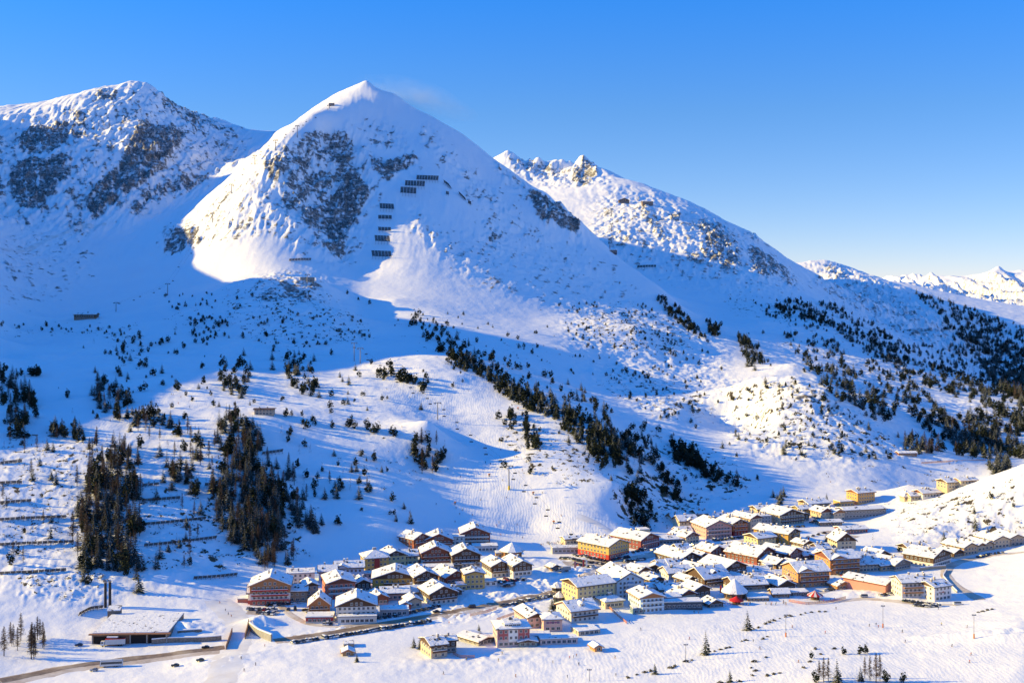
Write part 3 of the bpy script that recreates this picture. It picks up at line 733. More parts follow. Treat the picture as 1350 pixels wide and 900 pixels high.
    if plinth:
        zp = min(3.2, h*.35); g = .05
        MB().box(-hw-g, hw+g, -hd-g, hd+g, z0+.1, zp).obj('plinth', paint('render', plinth, .8, .07, .35), t)
    # windows: front, left and right faces
    nf = floors or max(1, int(round((h-.4)/3.0)))
    fh = h/nf
    if not nowin:
        def row(face, length, z, n, big):
            me = WINM[(frame, 1 if big else 0)]
            for k in range(n):
                u = -length/2 + length*(k+.5)/n
                o = link('window', me, t)
                out = .16 if (top or plinth) else .1
                if face == 'front': o.location = (u, -hd-out+.06, z); rz = 0
                elif face == 'left': o.location = (-hw-out+.06, -u, z); rz = -math.pi/2
                else: o.location = (hw+out-.06, u, z); rz = math.pi/2
                o.rotation_euler = (0, 0, rz)
        step = 2.7 if w < 26 else 3.1
        for fl in range(nf):
            z = fl*fh + fh*.28
            if fh < 2.3: z = fh*.2
            n = max(1, int(w*winfill/step)); row('front', w*winfill, z, min(n, 12), fl == 0 and balc is None)
            if yaw > 6: row('left', dep*.86, z, min(9, max(1, int(dep*.86/3.3))), False)
            if yaw < 4: row('right', dep*.86, z, min(9, max(1, int(dep*.86/3.3))), False)
        if kind == 'f' and rise > 3.0:
            row('front', w*.36, h + rise*.12, max(1, min(4, int(w*.36/2.4))), False)
    if balc:
        bm = TIMBER.get(balc) or paint('balcony_panel', balc)
        for fl in range(1, nf):
            z = fl*fh
            bw = hw*(.92 if bay is None else .5)
            mb = MB().box(-bw, bw, -hd-1.5, -hd-.13, z-.15, z+.0, 0).box(-bw, bw, -hd-1.55, -hd-1.45, z+.003, z+.95, 0)
            mb.box(-bw, -bw+.1, -hd-1.447, -hd-.13, z+.003, z+.95, 0).box(bw-.1, bw, -hd-1.447, -hd-.13, z+.003, z+.95, 0)
            mb.box(-bw+.12, bw-.12, -hd-1.7, -hd-1.4, z+.953, z+1.12, 1)
            mb.obj('balcony', [bm, SNOW], t)
    if bay:
        mb = MB().box(-1.8, 1.8, -hd-1.0, -hd-.003, -1, h*.94); mb.obj('bay', paint('render', bay, .8, .07, .35), t)
    for k in range(chim + (1 if chim and w > 12 else 0)):
        u = random.uniform(-.6, .6); v = random.choice((-1, 1))*random.uniform(.1, .32)
        o = link('chimney', CHIM, ro)
        if kind == 'f': o.location = (v*hw, u*hd, h + rise*(1-abs(v)) + 1.0)
        elif kind == 's': o.location = (u*hw, v*hd, h + rise*(1-abs(v)) + 1.0)
        elif kind == 'hip': o.location = (u*.2*hw, 0, h + rise*.8 + .9)
        else: o.location = (u*hw, v*hd, h + 1.2)
    if kind in 'fs' and min(w, dep) > 9:
        for k in range(random.choice((2, 3, 3, 4))):
            o = link('roof_window', RWIN, ro)
            u = random.uniform(-.75, .75); v = random.choice((-1, 1))*random.uniform(.3, .75)
            zz = h + rise*(1-abs(v)) + .44 + st - .02
            a = math.atan(tp)
            if kind == 'f': o.location = (v*hw, u*hd, zz); o.rotation_euler = (0, math.copysign(a, v), math.pi/2 if False else 0)
            else: o.location = (u*hw, v*hd, zz); o.rotation_euler = (-math.copysign(a, v), 0, 0)
    for k in range(dormer):      # little gabled dormers on the front slope
        u = (-.5 + (k+.5)/dormer)*w*.8
        mb = MB(); a = 1.5
        if kind == 's':
            yb = -hd*.72; zb = h + rise*.28 + .2
            mb.add([(u-a, yb, zb-.4), (u+a, yb, zb-.4), (u+a, yb, zb+1.7), (u, yb, zb+2.6), (u-a, yb, zb+1.7), (u-a, yb+5, zb-.4), (u+a, yb+5, zb-.4), (u+a, yb+5, zb+1.7), (u, yb+5, zb+2.6), (u-a, yb+5, zb+1.7)],
                   [(0,1,2,3,4),(9,8,7,6,5),(1,6,7,2),(0,4,9,5)], 0)
            for s in (-1, 1):
                q = [(u+s*(a+.4), zb+1.4), (u, zb+2.62), (u, zb+3.2), (u+s*(a+.4), zb+2.0)]
                lo, hi = [(x, yb-.5, z) for x, z in q], [(x, yb+5.2, z) for x, z in q]
                if s < 0: lo, hi = hi, lo
                mb.hull(lo, hi, 1)
            mb.box(u-.6, u+.6, yb-.06, yb-.003, zb+.2, zb+1.4, 2)
            mb.obj('dormer', [TIMBER.get(top) or wm, SNOWROOF, GLASS], ro)
    if cross:                    # a cross gable over the front
        cw, cc = cross[0]*hw, cross[1]*hw
        crise = cw*tp*1.05; yb = -hd-.6
        mb = MB().add([(cc-cw,yb,-1),(cc+cw,yb,-1),(cc+cw,yb,h+.6),(cc,yb,h+.6+crise),(cc-cw,yb,h+.6),(cc-cw,hd*.1,-1),(cc+cw,hd*.1,-1),(cc+cw,hd*.1,h+.6),(cc,hd*.1,h+.6+crise),(cc-cw,hd*.1,h+.6)],
                      [(0,1,2,3,4),(9,8,7,6,5),(1,6,7,2),(0,4,9,5)])
        cg = mb.obj('cross_gable', wm, t)
        mb = MB()
        for s in (-1, 1):
            for (b0, th, ex, mi) in ((.02, .28, .8, 0), (.303, st, .7, 1)):
                q = [(cc+s*(cw+ex), h+.6-ex*tp+b0), (cc, h+.6+crise+b0), (cc, h+.6+crise+b0+th), (cc+s*(cw+ex), h+.6-ex*tp+b0+th)]
                lo, hi = [(x, yb-.8+mi*.1, z) for x, z in q], [(x, hd*.12, z) for x, z in q]
                if s < 0: lo, hi = hi, lo
                mb.hull(lo, hi, mi)
        mb.obj('gable_roof', [rm, sn], cg)
        for fl in range(nf):
            for u in (-.45, .45):
                o = link('window', WINM[(frame, 0)], cg); o.location = (cc+u*cw, yb-.04, fl*fh+fh*.28)
    if sign:                     # a row of painted letters too small to read, on the front
        col_, u0, zf, wd = sign
        mb = MB(); x = -wd/2
        while x < wd/2:
            k = random.uniform(.35, .7)
            mb.box(u0*hw+x, u0*hw+x+k, -hd-.12, -hd-.004, h*zf, h*zf+random.choice((.7, .7, 1.0)))
            x += k+.16
        mb.obj('sign_lettering', paint('sign_paint', col_, .5, .05), t)
    return t
def pavilion(px, py, wpx, hpx, label, wallm, roofm, rz=.45, n=12, name='pavilion', cat='pavilion', flare=1.25, over=True, skirt=True):
    p = at(px, py); r_ = wpx*p.y/F/2; h = hpx*p.y/F
    t = thing(name, label, cat, (p.x, p.y+r_, p.z))
    MB().lathe([(r_*.96, -3), (r_*.96, h)], n).obj('wall', wallm, t)
    for k in range(n):
        a = 2*math.pi*(k+.5)/n
        if math.sin(a) < .3 and r_ > 3:
            o = link('window', WINM[('b', 1)], t); o.location = (math.cos(a)*r_*.95, math.sin(a)*r_*.95, h*.35); o.rotation_euler = (0, 0, a+math.pi/2); o.scale = (1, 1, min(1, h*.5/1.9))
    rf = MB().lathe([(r_*flare, h-.2), (r_*flare, h), (.15, h+r_*rz*2), (.02, h+r_*rz*2)], n).obj('roof', DARKWOOD, t)
    if roofm is SNOWROOF:
        MB().lathe([(r_*flare-.15, h+.003), (r_*flare-.15, h+.6), (.5, h+r_*rz*2+.5), (.02, h+r_*rz*2+.8)], n).obj('roof_snow', SNOWROOF, rf)
    return t
# ------------------------------------------------------------------ the village
CREAM=(.52,.43,.29); WHT=(.56,.52,.47); YEL=(.46,.31,.10); PALEY=(.50,.41,.21); OCHRE=(.44,.25,.06); ORG=(.44,.22,.10); PINK=(.50,.33,.29); SALMON=(.44,.17,.11); MAROON=(.22,.035,.035); BLUE=(.36,.48,.62); PALEB=(.42,.52,.62); BEIGE=(.44,.35,.25); GREY=(.28,.27,.27); BROWN=(.20,.11,.06); TAUPE=(.27,.19,.13); REDW=(.33,.06,.045); DGREY=(.07,.075,.085); ROSE=(.42,.11,.10)
H = house
# west end
H(356,797,48,22,20,7,'f',WHT,'big hotel with white lower floors, red balconies and orange timber gable','honey',topz=.62,plinth=(.40,.11,.08),balc=(.36,.05,.05),bay=None,pitch=22,winfill=.9,cat='hotel',name='hotel',roofcol='honey',chim=2)
H(333,796,11,13,14,7,'s',WHT,'low snow-covered annex against the left side of the orange gabled hotel',plinth=(.40,.11,.08),chim=0)
H(321,794,14,4,7,7,'flat',(.36,.13,.09),'tiny red garage at the western edge of the village',chim=0,name='garage',cat='garage',nowin=True)
H(392,793,23,12,14,6,'s',TAUPE,'long brown wing joining the orange gabled hotel to its pink end house',pitch=16,chim=0)
H(411,790,15,16,12,20,'f',(.42,.24,.17),'pinkish brown end house of the brown hotel wing',plinth=(.30,.09,.07))
H(396,772,34,14,13,9,'flat',WHT,'white flat-roofed building with a dark rooftop shed behind the brown wing',top=None,chim=2)
H(432,767,21,12,11,8,'s',BLUE,'light blue house with plain roof at the foot of the shaded slope',chim=1)
H(461,763,34,13,12,10,'s',BLUE,'pale blue guesthouse with two gabled bays on its front',cross=(.3,-.55),chim=2,dormer=0,name='guesthouse',cat='guesthouse')
H(488,762,50,5,7,4,'flat',(.47,.33,.30),'long low pink garage terrace below the pale blue guesthouse',chim=0,name='garage_terrace',cat='garages')
H(450,789,33,18,22,16,'f',(.42,.15,.10),'salmon red hotel with orange left wall and strong red ground floor',plinth=(.42,.07,.05),balc=(.50,.42,.38),bay=None,cat='hotel',name='hotel',pitch=17,chim=2)
H(479,779,17,9,12,20,'f',WHT,'small white chalet with dark gable squeezed behind the black and white hotel','dark',cat='chalet',name='chalet')
H(421,821,33,6.5,10,3,'flat',(.30,.035,.04),'flat-roofed maroon shop in front of the steep brown chalet',plinth=WHT,chim=0,name='shop',cat='shop')
H(421,810,25,11,14,8,'f',(.30,.17,.08),'steep-roofed brown chalet standing above the maroon shop','honey',pitch=38,balc='dark',cat='chalet',name='chalet')
H(470,818,48,17,19,7,'f',WHT,'white hotel with black gable boards by the western main road','dark',topz=.97,pitch=22,balc=None,cat='hotel',name='hotel',chim=2,winfill=.94)
H(471,822,47,8,5,6,'flat',WHT,'glazed white veranda along the front of the white hotel with black gable boards',chim=0,name='veranda',cat='veranda')
H(502,797,18,8,12,14,'f',PINK,'little pink and dark red chalet right of the white hotel with black gable boards','red',cat='chalet',name='chalet')
H(521,791,34,8,13,8,'s',(.45,.28,.24),'long low pink building with a wide snowy roof below the ochre hotel',pitch=18,chim=1)
H(535,803,12,5,7,8,'f',(.34,.06,.05),'tiny dark red kiosk with snowy gable by the roadside bar',chim=0,name='kiosk',cat='kiosk')
H(547,801,16,8,9,14,'f',BEIGE,'small beige house between the red kiosk and the brown balcony chalet')
H(520,812,35,7,9,6,'flat',(.30,.28,.28),'low flat-roofed roadside bar with dark window band',chim=0,name='bar',cat='bar')
H(521,777,55,13,20,5,'f',OCHRE,'broad ochre yellow hotel with rows of small brown balconies',pitch=17,balc='dark',bay=(.40,.23,.06),cat='hotel',name='hotel',chim=3,winfill=.92)
H(562,777,28,15,17,14,'f',WHT,'white hotel with brown upper storey right of the broad ochre hotel','dark',balc='dark',cat='hotel',name='hotel')
H(497,753,28,16,15,18,'hip',YEL,'yellow block with a tall red bay at the edge of the ski slope',bay=(.36,.05,.04),cat='hotel',name='hotel',chim=3)
H(522,746,24,12,14,15,'f',PALEY,'pale yellow gabled house right of the yellow block with the red bay')
H(541,744,18,10,12,12,'s',PALEY,'pale yellow wing against the white hotel with the red-brown side')
H(575,746,35,15,17,9,'f',WHT,'white hotel with red-brown timber side and snowy terrace in front','red',balc='red',cat='hotel',name='hotel',chim=2)
H(568,756,56,7,9,6,'flat',WHT,'long white terrace building below the white and red-brown hotel',chim=0,name='terrace_building',cat='terrace')
H(615,751,34,17,18,10,'f',WHT,'big white hotel with dark vertical timber and balconies below the twin red chalets','dark',balc='dark',cat='hotel',name='hotel',chim=2)
H(618,752,17,8,6,10,'flat',BEIGE,'beige flat-roofed entrance block of the big white timbered hotel',chim=0)
H(556,722,18,11,14,30,'f',(.32,.10,.05),'red timber wing at the far left of the twin chalet hotels','red',balc='red',cat='hotel',name='hotel')
H(579,723,33,10,18,6,'f',WHT,'left one of the twin red timber chalet hotels at the piste','red',balc='red',cat='hotel',name='hotel',chim=3,pitch=23)
H(603,718,18,9,10,6,'flat',WHT,'white flat-roofed link between the twin red chalet hotels',chim=0,name='link_building',cat='link building')
H(627,718,35,13,20,6,'f',(.30,.10,.05),'right and taller one of the twin red timber chalet hotels','red',balc=WHT,cat='hotel',name='hotel',chim=3,pitch=22)
H(640,727,31,6,10,6,'flat',WHT,'white terrace base right of the taller red chalet hotel',chim=0,name='terrace_building',cat='terrace')
H(585,796,33,12.5,16,16,'f',WHT,'white chalet with long brown balconies standing by the main road','dark',balc='dark',cat='chalet',name='chalet',pitch=24)
H(602,769,26,8,18,20,'f',BROWN,'brown house with one broad snowy roof slope left of the yellow guesthouse','red')
H(626,776,24,17,12,11,'f',YEL,'yellow guesthouse with low gable above the main road',pitch=14,name='guesthouse',cat='guesthouse')
H(609,778,12,6,8,11,'flat',YEL,'low yellow annex on the left of the yellow guesthouse',chim=0)
H(647,772,16,4.5,8,8,'flat',WHT,'white flat-roofed hut between the yellow guesthouse and the dark chalets',chim=0,name='hut',cat='hut')
H(661,761,24,13,16,14,'f',WHT,'dark timber chalet with white base and honey-coloured left wall','dark',balc='dark',cat='chalet',name='chalet')
H(689,759,23,12,18,14,'f',WHT,'dark timber chalet with white base and grey left wall','dark',cat='chalet',name='chalet',roofcol='grey')
pavilion(675,737,27,9,'round honey-timbered restaurant with a conical snow roof at the piste',HONEY,SNOWROOF,.36,n=10,name='round_restaurant',cat='restaurant')
H(659,735,10,5,8,5,'flat',(.40,.24,.11),'low wooden terrace joined to the round piste restaurant',chim=0,name='terrace_building',cat='terrace')
# at the lifts
H(760,717,28,6,9,18,'s',CREAM,'long cream lift station at the foot of the slope',pitch=12,chim=0,cat='lift station',name='lift_station')
H(789,716,14,5,10,10,'s',GREY,'grey hall beside the long cream lift station',chim=0,name='hall',cat='hall',pitch=12)
H(752,729,44,6,9,6,'flat',(.30,.30,.32),'low flat-roofed ski school building beside the parking lot',chim=0,top=None,thin=True,winfill=.9)
H(816,734,27,14,24,38,'f',YEL,'yellow hotel with red ground floor beside the big parking lot',plinth=(.42,.04,.035),cat='hotel',name='hotel',chim=4,pitch=18)
H(733,752,10,4,6,20,'f',BROWN,'small brown hut at the corner of the parking lot',None,chim=0,name='hut',cat='hut')
pavilion(735,781,14,6,'white round pavilion with conical snow roof left of the cream hotel',paint('render',WHT,.8,.07,.35),SNOWROOF,.4,n=10)
pavilion(737,793,15,5,'low domed glass pavilion in front of the cream hotel',paint('green_glass',(.14,.22,.20),.25,.1),SNOWROOF,.34,n=12,flare=1.05)
H(786,789,47,16,18,27,'s',PALEY,'long cream yellow hotel with four rows of windows',pitch=16,cat='hotel',name='hotel',chim=1,winfill=.95)
H(812,783,11,8,10,25,'flat',(.42,.30,.10),'yellow flat-roofed annex at the right end of the cream yellow hotel',chim=0)
H(771,819,34,13,18,24,'s',WHT,'white hotel with dark balconies and one front gable below the cream yellow hotel',balc='dark',cat='hotel',name='hotel',pitch=20,dormer=1,top=None,roofcol='honey')
H(708,827,22,12,18,14,'f',PINK,'pale pink gabled house behind the pink hotel',pitch=20)
H(729,832,23,14,13,8,'hip',PINK,'pale pink block with a violet sign on its front',sign=((.25,.03,.18),0,.68,7),pitch=12)
ph_ = H(677,852,43,23,17,9,'hip',(.50,.36,.32),'pink hotel with rose red panels and a broad attic dormer',sc=False,cat='hotel',name='hotel',pitch=14,dormer=0,chim=3,winfill=.92)
H(712,843,27,4,9,3,'flat',PINK,'low curved pink annex between the pink hotel and the violet sign',chim=0,winfill=.95)
H(737,849,46,6,6,8,'flat',(.52,.38,.34),'long low pink arcade with a row of dark openings',chim=0,name='arcade',cat='arcade',winfill=.95)
H(696,852,22,5,6,6,'f',(.20,.25,.22),'grey green entrance porch at the right foot of the pink hotel',pitch=12,chim=0,name='porch',cat='porch')
H(642,848,20,4,14,40,'f',GREY,'low grey shed with one long snowy roof left of the pink hotel',pitch=12,chim=0,name='shed',cat='shed')
H(579,867,19,15,15,24,'s',BEIGE,'lonely beige house with brown balconies on the snowfield','dark',topz=.8,balc='dark',pitch=14,thin=True)
H(594,860,14,14,10,12,'s',(.30,.22,.16),'darker right half of the lonely beige house on the snowfield','dark',pitch=10,thin=True)
H(777,836,27,4,10,20,'flat',BEIGE,'low beige bunker on the snowfield right of the pink arcade',chim=0,name='bunker',cat='bunker')
H(789,858,9,4.5,5,15,'f',(.46,.20,.07),'tiny orange kiosk alone on the snowfield',chim=0,name='kiosk',cat='kiosk')
H(459,864,13,4,5,10,'f',(.26,.17,.09),'small brown cabin with open front on the near snowfield',chim=0,name='cabin',cat='cabin',roofcol='honey')
H(460,853,12,3.5,6,10,'flat',(.20,.18,.16),'small grey flat-roofed shelter behind the brown cabin on the near snowfield',chim=0,name='shelter',cat='shelter',thin=True)
H(810,801,23,8,11,22,'hip',CREAM,'small cream house with hipped snow roof below the cream yellow hotel',pitch=16)
# centre
H(831,788,34,20,26,12,'f',PALEB,'blue and white striped hotel with a long left roof slope and red awning',balc=(.60,.60,.60),bay=(.30,.42,.58),cat='hotel',name='hotel',pitch=27,chim=2)
H(860,807,30,17,15,12,'f',(.44,.54,.62),'light blue hotel with glazed ground floor at the edge of the snowfield',balc=(.46,.55,.62),cat='hotel',name='hotel',pitch=18)
H(842,809,14,6,7,8,'flat',(.12,.20,.22),'teal glass annex at the left foot of the light blue hotel',chim=0,name='glass_annex',cat='annex')
H(899,803,51,8,9,5,'flat',DGREY,'long dark glass-fronted flat building at the snowfield edge',chim=0,winfill=.97,name='glass_building',cat='restaurant')
H(885,793,22,5,9,15,'s',(.12,.12,.13),'dark building with tilted snowy roof above the long glass-fronted one',chim=0,pitch=14)
H(907,793,21,8,11,22,'f',BEIGE,'beige cottage with small gable behind the dark glass-fronted building',name='cottage',cat='cottage')
H(926,786,20,8,12,18,'f',(.24,.17,.12),'dark brown chalet with blue-shaded roof above the beige cottage','dark',cat='chalet',name='chalet')
H(888,781,34,4,14,12,'s',TAUPE,'broad low snow roof building behind the beige cottage',pitch=12,chim=2)
H(866,780,20,5,12,8,'flat',GREY,'flat-roofed kitchen block with vents behind the blue striped hotel',chim=3)
H(946,772,34,9,20,26,'s',(.50,.44,.36),'big chalet with broad blue-shaded roof and a small dormer','dark',balc='dark',cat='chalet',name='chalet',pitch=26,dormer=1,chim=4)
H(897,763,30,7,14,17,'s',WHT,'white house with tall blank gable wall and long low roof',chim=2,pitch=22)
H(895,751,24,6,12,16,'s',BROWN,'small brown house with snowy roof tucked behind the blank white gable','dark')
H(850,758,16,5,11,25,'f',WHT,'snow-buried white cottage nearest the ploughed snow heaps',name='cottage',cat='cottage')
H(864,755,15,6,10,-12,'f',TAUPE,'snow-buried brown cottage between two whiter ones',name='cottage',cat='cottage',top='dark')
H(877,752,14,6,11,20,'s',WHT,'small snow-buried white cottage left of the brown tucked-away house',name='cottage',cat='cottage')
H(911,747,26,10,23,22,'f',(.20,.17,.13),'dark green and brown chalet with wide snow roof by the upper road','dark',balc='dark',cat='chalet',name='chalet')
H(929,744,17,9,14,18,'f',CREAM,'cream cottage right of the dark green chalet',name='cottage',cat='cottage')
H(947,735,20,8,14,22,'f',(.40,.33,.27),'small chalet with dark red gable left of the long red building','red',cat='chalet',name='chalet')
H(970,732,31,8,13,22,'s',REDW,'long red building with flat blue-shaded roof',pitch=9,chim=1)
H(857,722,25,10.5,24,38,'f',(.22,.06,.06),'maroon and yellow hotel with white gable framing near the lifts',balc=(.30,.16,.14),cat='hotel',name='hotel',pitch=20,plinth=(.20,.04,.04))
H(885,717,34,5,14,12,'s',GREY,'broad low grey hall with flat snowy roof right of the maroon hotel',pitch=9,chim=1,name='hall',cat='hall')
H(913,716,18,8,15,24,'f',CREAM,'cream house with small white gable right of the grey hall')
H(850,704,13,5,8,15,'flat',(.30,.34,.26),'pale green flat-roofed hut right under the wooded slope',chim=0,name='hut',cat='hut')
# upper village
H(948,709,33,13,20,13,'f',(.46,.27,.24),'pink hotel with yellow left wall and rows of pale panels',cat='hotel',name='hotel',pitch=22,balc=(.46,.34,.32),chim=3)
H(908,698,23,10,13,14,'s',CREAM,'cream hotel with small cross gable at the upper left of the village',cross=(.28,.2),cat='hotel',name='hotel')
H(903,706,18,5,10,14,'s',WHT,'low white house under the cream hotel with cross gable',chim=0)
H(976,705,19,13.5,18,15,'f',ORG,'orange hotel with maroon ground floor in the upper village',plinth=(.24,.03,.03),cat='hotel',name='hotel',pitch=24,balc='red',chim=3)
H(997,700,16,15,18,24,'f',CREAM,'tall cream house with brown left wall in the upper village',pitch=20)
H(1010,693,14,11,12,15,'flat',(.33,.31,.30),'grey flat-roofed block beside the tall cream house',chim=3)
H(1044,691,33,11,20,18,'f',(.46,.38,.25),'big pale yellow chalet hotel with arched gable in the upper village',cat='hotel',name='hotel',pitch=19,balc='dark',chim=3)
H(930,683,22,5,13,12,'s',CREAM,'hindmost cream roof on the left of the upper village',pitch=16,chim=2)
H(951,688,24,6,12,14,'s',WHT,'white house with snowy roof behind the pink hotel',pitch=16,chim=3)
H(976,688,22,6,13,14,'s',CREAM,'cream house with reddish chimney row behind the orange hotel',pitch=16,chim=4)
H(1012,678,26,6,14,16,'s',BEIGE,'beige house behind the grey flat-roofed block',pitch=14,chim=2)
H(1047,716,19,12,25,42,'f',OCHRE,'ochre apartment house with long left side and dark gable balcony',balc='dark',bay=(.42,.24,.08),pitch=20,chim=3,name='apartment_house',cat='apartment house')
H(1011,719,25,9,15,28,'s',PALEY,'bright yellow hotel with two neat rows of windows',pitch=17,cat='hotel',name='hotel',chim=2)
H(1011,741,30,9,22,33,'f',(.25,.06,.05),'dark red hotel with broad snowy left slope and bright red wall','red',balc='dark',cat='hotel',name='hotel',pitch=23,chim=4)
H(1049,739,19,9,20,33,'f',(.28,.05,.05),'crimson house with brown gable right of the dark red hotel','red',pitch=23)
H(970,761,29,12,20,24,'f',(.42,.35,.24),'pale chalet with black timber gable and dark balconies','dark',balc='dark',cat='chalet',name='chalet',pitch=22)
H(997,758,36,4,12,14,'s',TAUPE,'low building with long snow roof below the dark red hotel',pitch=14,chim=2)
H(1014,753,9,7,7,10,'flat',GREY,'small grey cube-shaped block among the central roofs',chim=0)
H(1031,762,38,3.5,13,18,'s',(.42,.22,.10),'low orange-walled building left of the orange balcony hotel',pitch=11,chim=1)
H(1032,748,19,5,12,24,'f',BROWN,'small brown house with blue-shaded roof below the crimson house','dark')
H(1073,773,41,17,21,14,'s',ORG,'nearer one of two orange balcony hotels, with dark awning',balc='red',cat='hotel',name='hotel',pitch=20,cross=(.42,-.45),plinth=(.42,.28,.18),chim=2)
H(1114,756,39,17,19,16,'s',(.47,.22,.085),'farther one of two orange balcony hotels, below the white steep house',balc='red',cat='hotel',name='hotel',pitch=20,cross=(.42,-.4),chim=2)
H(990,779,42,7,17,12,'s',(.46,.40,.32),'wide low chalet restaurant behind the round bar','dark',pitch=20,chim=2,cat='restaurant',name='restaurant')
H(1037,779,22,7,15,16,'f',(.16,.12,.10),'dark low chalet with snowy gable right of the wide restaurant','dark',cat='chalet',name='chalet')
pavilion(971,791,29,8,'round brown bar with big conical snow roof at the snowfield edge',paint('bar_wall',(.16,.10,.07)),SNOWROOF,.55,n=12,name='round_bar',cat='bar')
H(1030,787,20,4,8,6,'s',BROWN,'snow-covered stall between the round bar and the striped tent',chim=0,name='stall',cat='stall')
H(1055,785,22,3.5,9,4,'flat',DGREY,'dark flat bar counter left of the red and white striped tent',chim=0,name='bar',cat='bar')
H(1000,792,26,3,6,3,'flat',BROWN,'low terrace bar strip in front of the wide restaurant',chim=0,name='terrace_bar',cat='bar')
H(944,800,18,4,8,14,'f',(.22,.14,.09),'small brown hut right of the long glass-fronted building',chim=0,name='hut',cat='hut',top='dark')
# east
H(1116,724,24,10,15,10,'f',CREAM,'cream house with steep dark gable below the knoll','dark',topz=.97,pitch=36,winfill=.6)
H(1127,703,33,4.5,12,12,'s',(.38,.09,.08),'long low red building with snow roof at the knoll',pitch=12,chim=0)
H(1076,736,32,4,18,16,'s',TAUPE,'broad snow-buried roof between the crimson house and the steep-gabled cream house',pitch=18,chim=3)
H(1147,753,32,8,18,14,'s',BEIGE,'beige row house with a dark bare roof patch right of the orange hotels',pitch=18,chim=3,thin=True)
H(1190,751,24,7,16,24,'f',BEIGE,'beige gabled house at the right end of the beige row house',pitch=20,top='grey')
H(1171,752,20,6,12,20,'s',(.44,.30,.18),'low orange beige wing in front of the beige gabled house',pitch=16)
H(1242,746,32,12,18,30,'f',WHT,'white house with brown gable at the road bend',pitch=18,top='dark',chim=2)
H(1212,730,26,6,14,16,'s',WHT,'white house with wide snowy roof under the knoll',pitch=18,chim=2)
H(1280,731,21,9,16,20,'f',(.47,.33,.20),'orange beige gabled house on the eastern road',pitch=20)
H(1294,727,13,7,14,20,'f',BEIGE,'narrow beige house second from the right group on the eastern road',pitch=20)
H(1321,722,23,9,16,14,'f',BEIGE,'beige house with orange left wall on the eastern road',pitch=20)
H(1341,719,19,9,16,12,'f',(.36,.28,.22),'brownish house at the right edge of the village',pitch=20)
H(1175,779,20,9,24,46,'f',(.46,.21,.17),'long pink barn with wide snow roof by the near road',pitch=14,plinth=None,chim=0,name='barn',cat='barn',nowin=True)
H(1212,787,44,17,14,8,'s',(.56,.50,.45),'white apartment hotel with brown wooden balconies by the near road',balc='honey',cat='hotel',name='hotel',pitch=18,chim=3,bay=None)
H(1243,791,25,16,13,26,'s',(.60,.55,.53),'white end block of the apartment hotel with a faint red sign',pitch=16,sign=((.40,.10,.07),-.1,.55,5),thin=True,roofcol='grey')
H(1113,776,18,4,8,14,'f',(.26,.14,.07),'small wooden shed left of the long pink barn',chim=0,name='shed',cat='shed',top='honey')
H(1142,663,24,12,14,24,'s',(.52,.29,.09),'orange yellow house highest in the upper right of the village',pitch=14,chim=3)
H(1117,668,19,6,10,18,'flat',(.52,.29,.09),'low orange annex left of the orange yellow house',chim=0)
H(1080,673,28,8,15,20,'s',(.46,.34,.18),'beige house with snowy roof at the top of the village street',pitch=16,chim=2)
H(1064,679,19,7,12,18,'s',(.30,.24,.10),'dark yellow house left of the beige one at the top of the street',pitch=16)
H(1141,682,54,9,13,14,'s',(.24,.22,.21),'long grey stone hotel with flat blue-shaded roof in front of the knoll',pitch=9,cat='hotel',name='hotel',chim=0,winfill=.96)
H(1090,686,15,10,12,16,'f',(.48,.38,.27),'left one of two small beige gabled houses before the grey stone hotel',pitch=26)
H(1107,686,16,9,12,16,'f',(.48,.38,.27),'right one of two small beige gabled houses before the grey stone hotel',pitch=22)
H(1096,693,28,4,10,10,'s',TAUPE,'low snow-roofed building in front of the two small beige gabled houses',pitch=12,chim=0)
H(1262,660,28,7,13,20,'s',(.40,.32,.22),'long beige hotel behind the knoll with dark gable end',pitch=16,cat='hotel',name='hotel',dmin=1100,chim=1)
H(1228,662,24,5,12,18,'s',WHT,'white house with many roof windows behind the knoll',pitch=18,dmin=1100,chim=3)
H(1208,660,14,5,9,10,'s',BEIGE,'small snow-buried house left of the white one behind the knoll',pitch=20,dmin=1100)
H(1197,660,9,6,8,10,'hip',BEIGE,'little tower house with pointed snow roof behind the knoll',pitch=50,dmin=1100,chim=0)
H(1278,648,24,4,11,18,'s',CREAM,'cream house half hidden behind the upper knoll',pitch=14,dmin=1100)
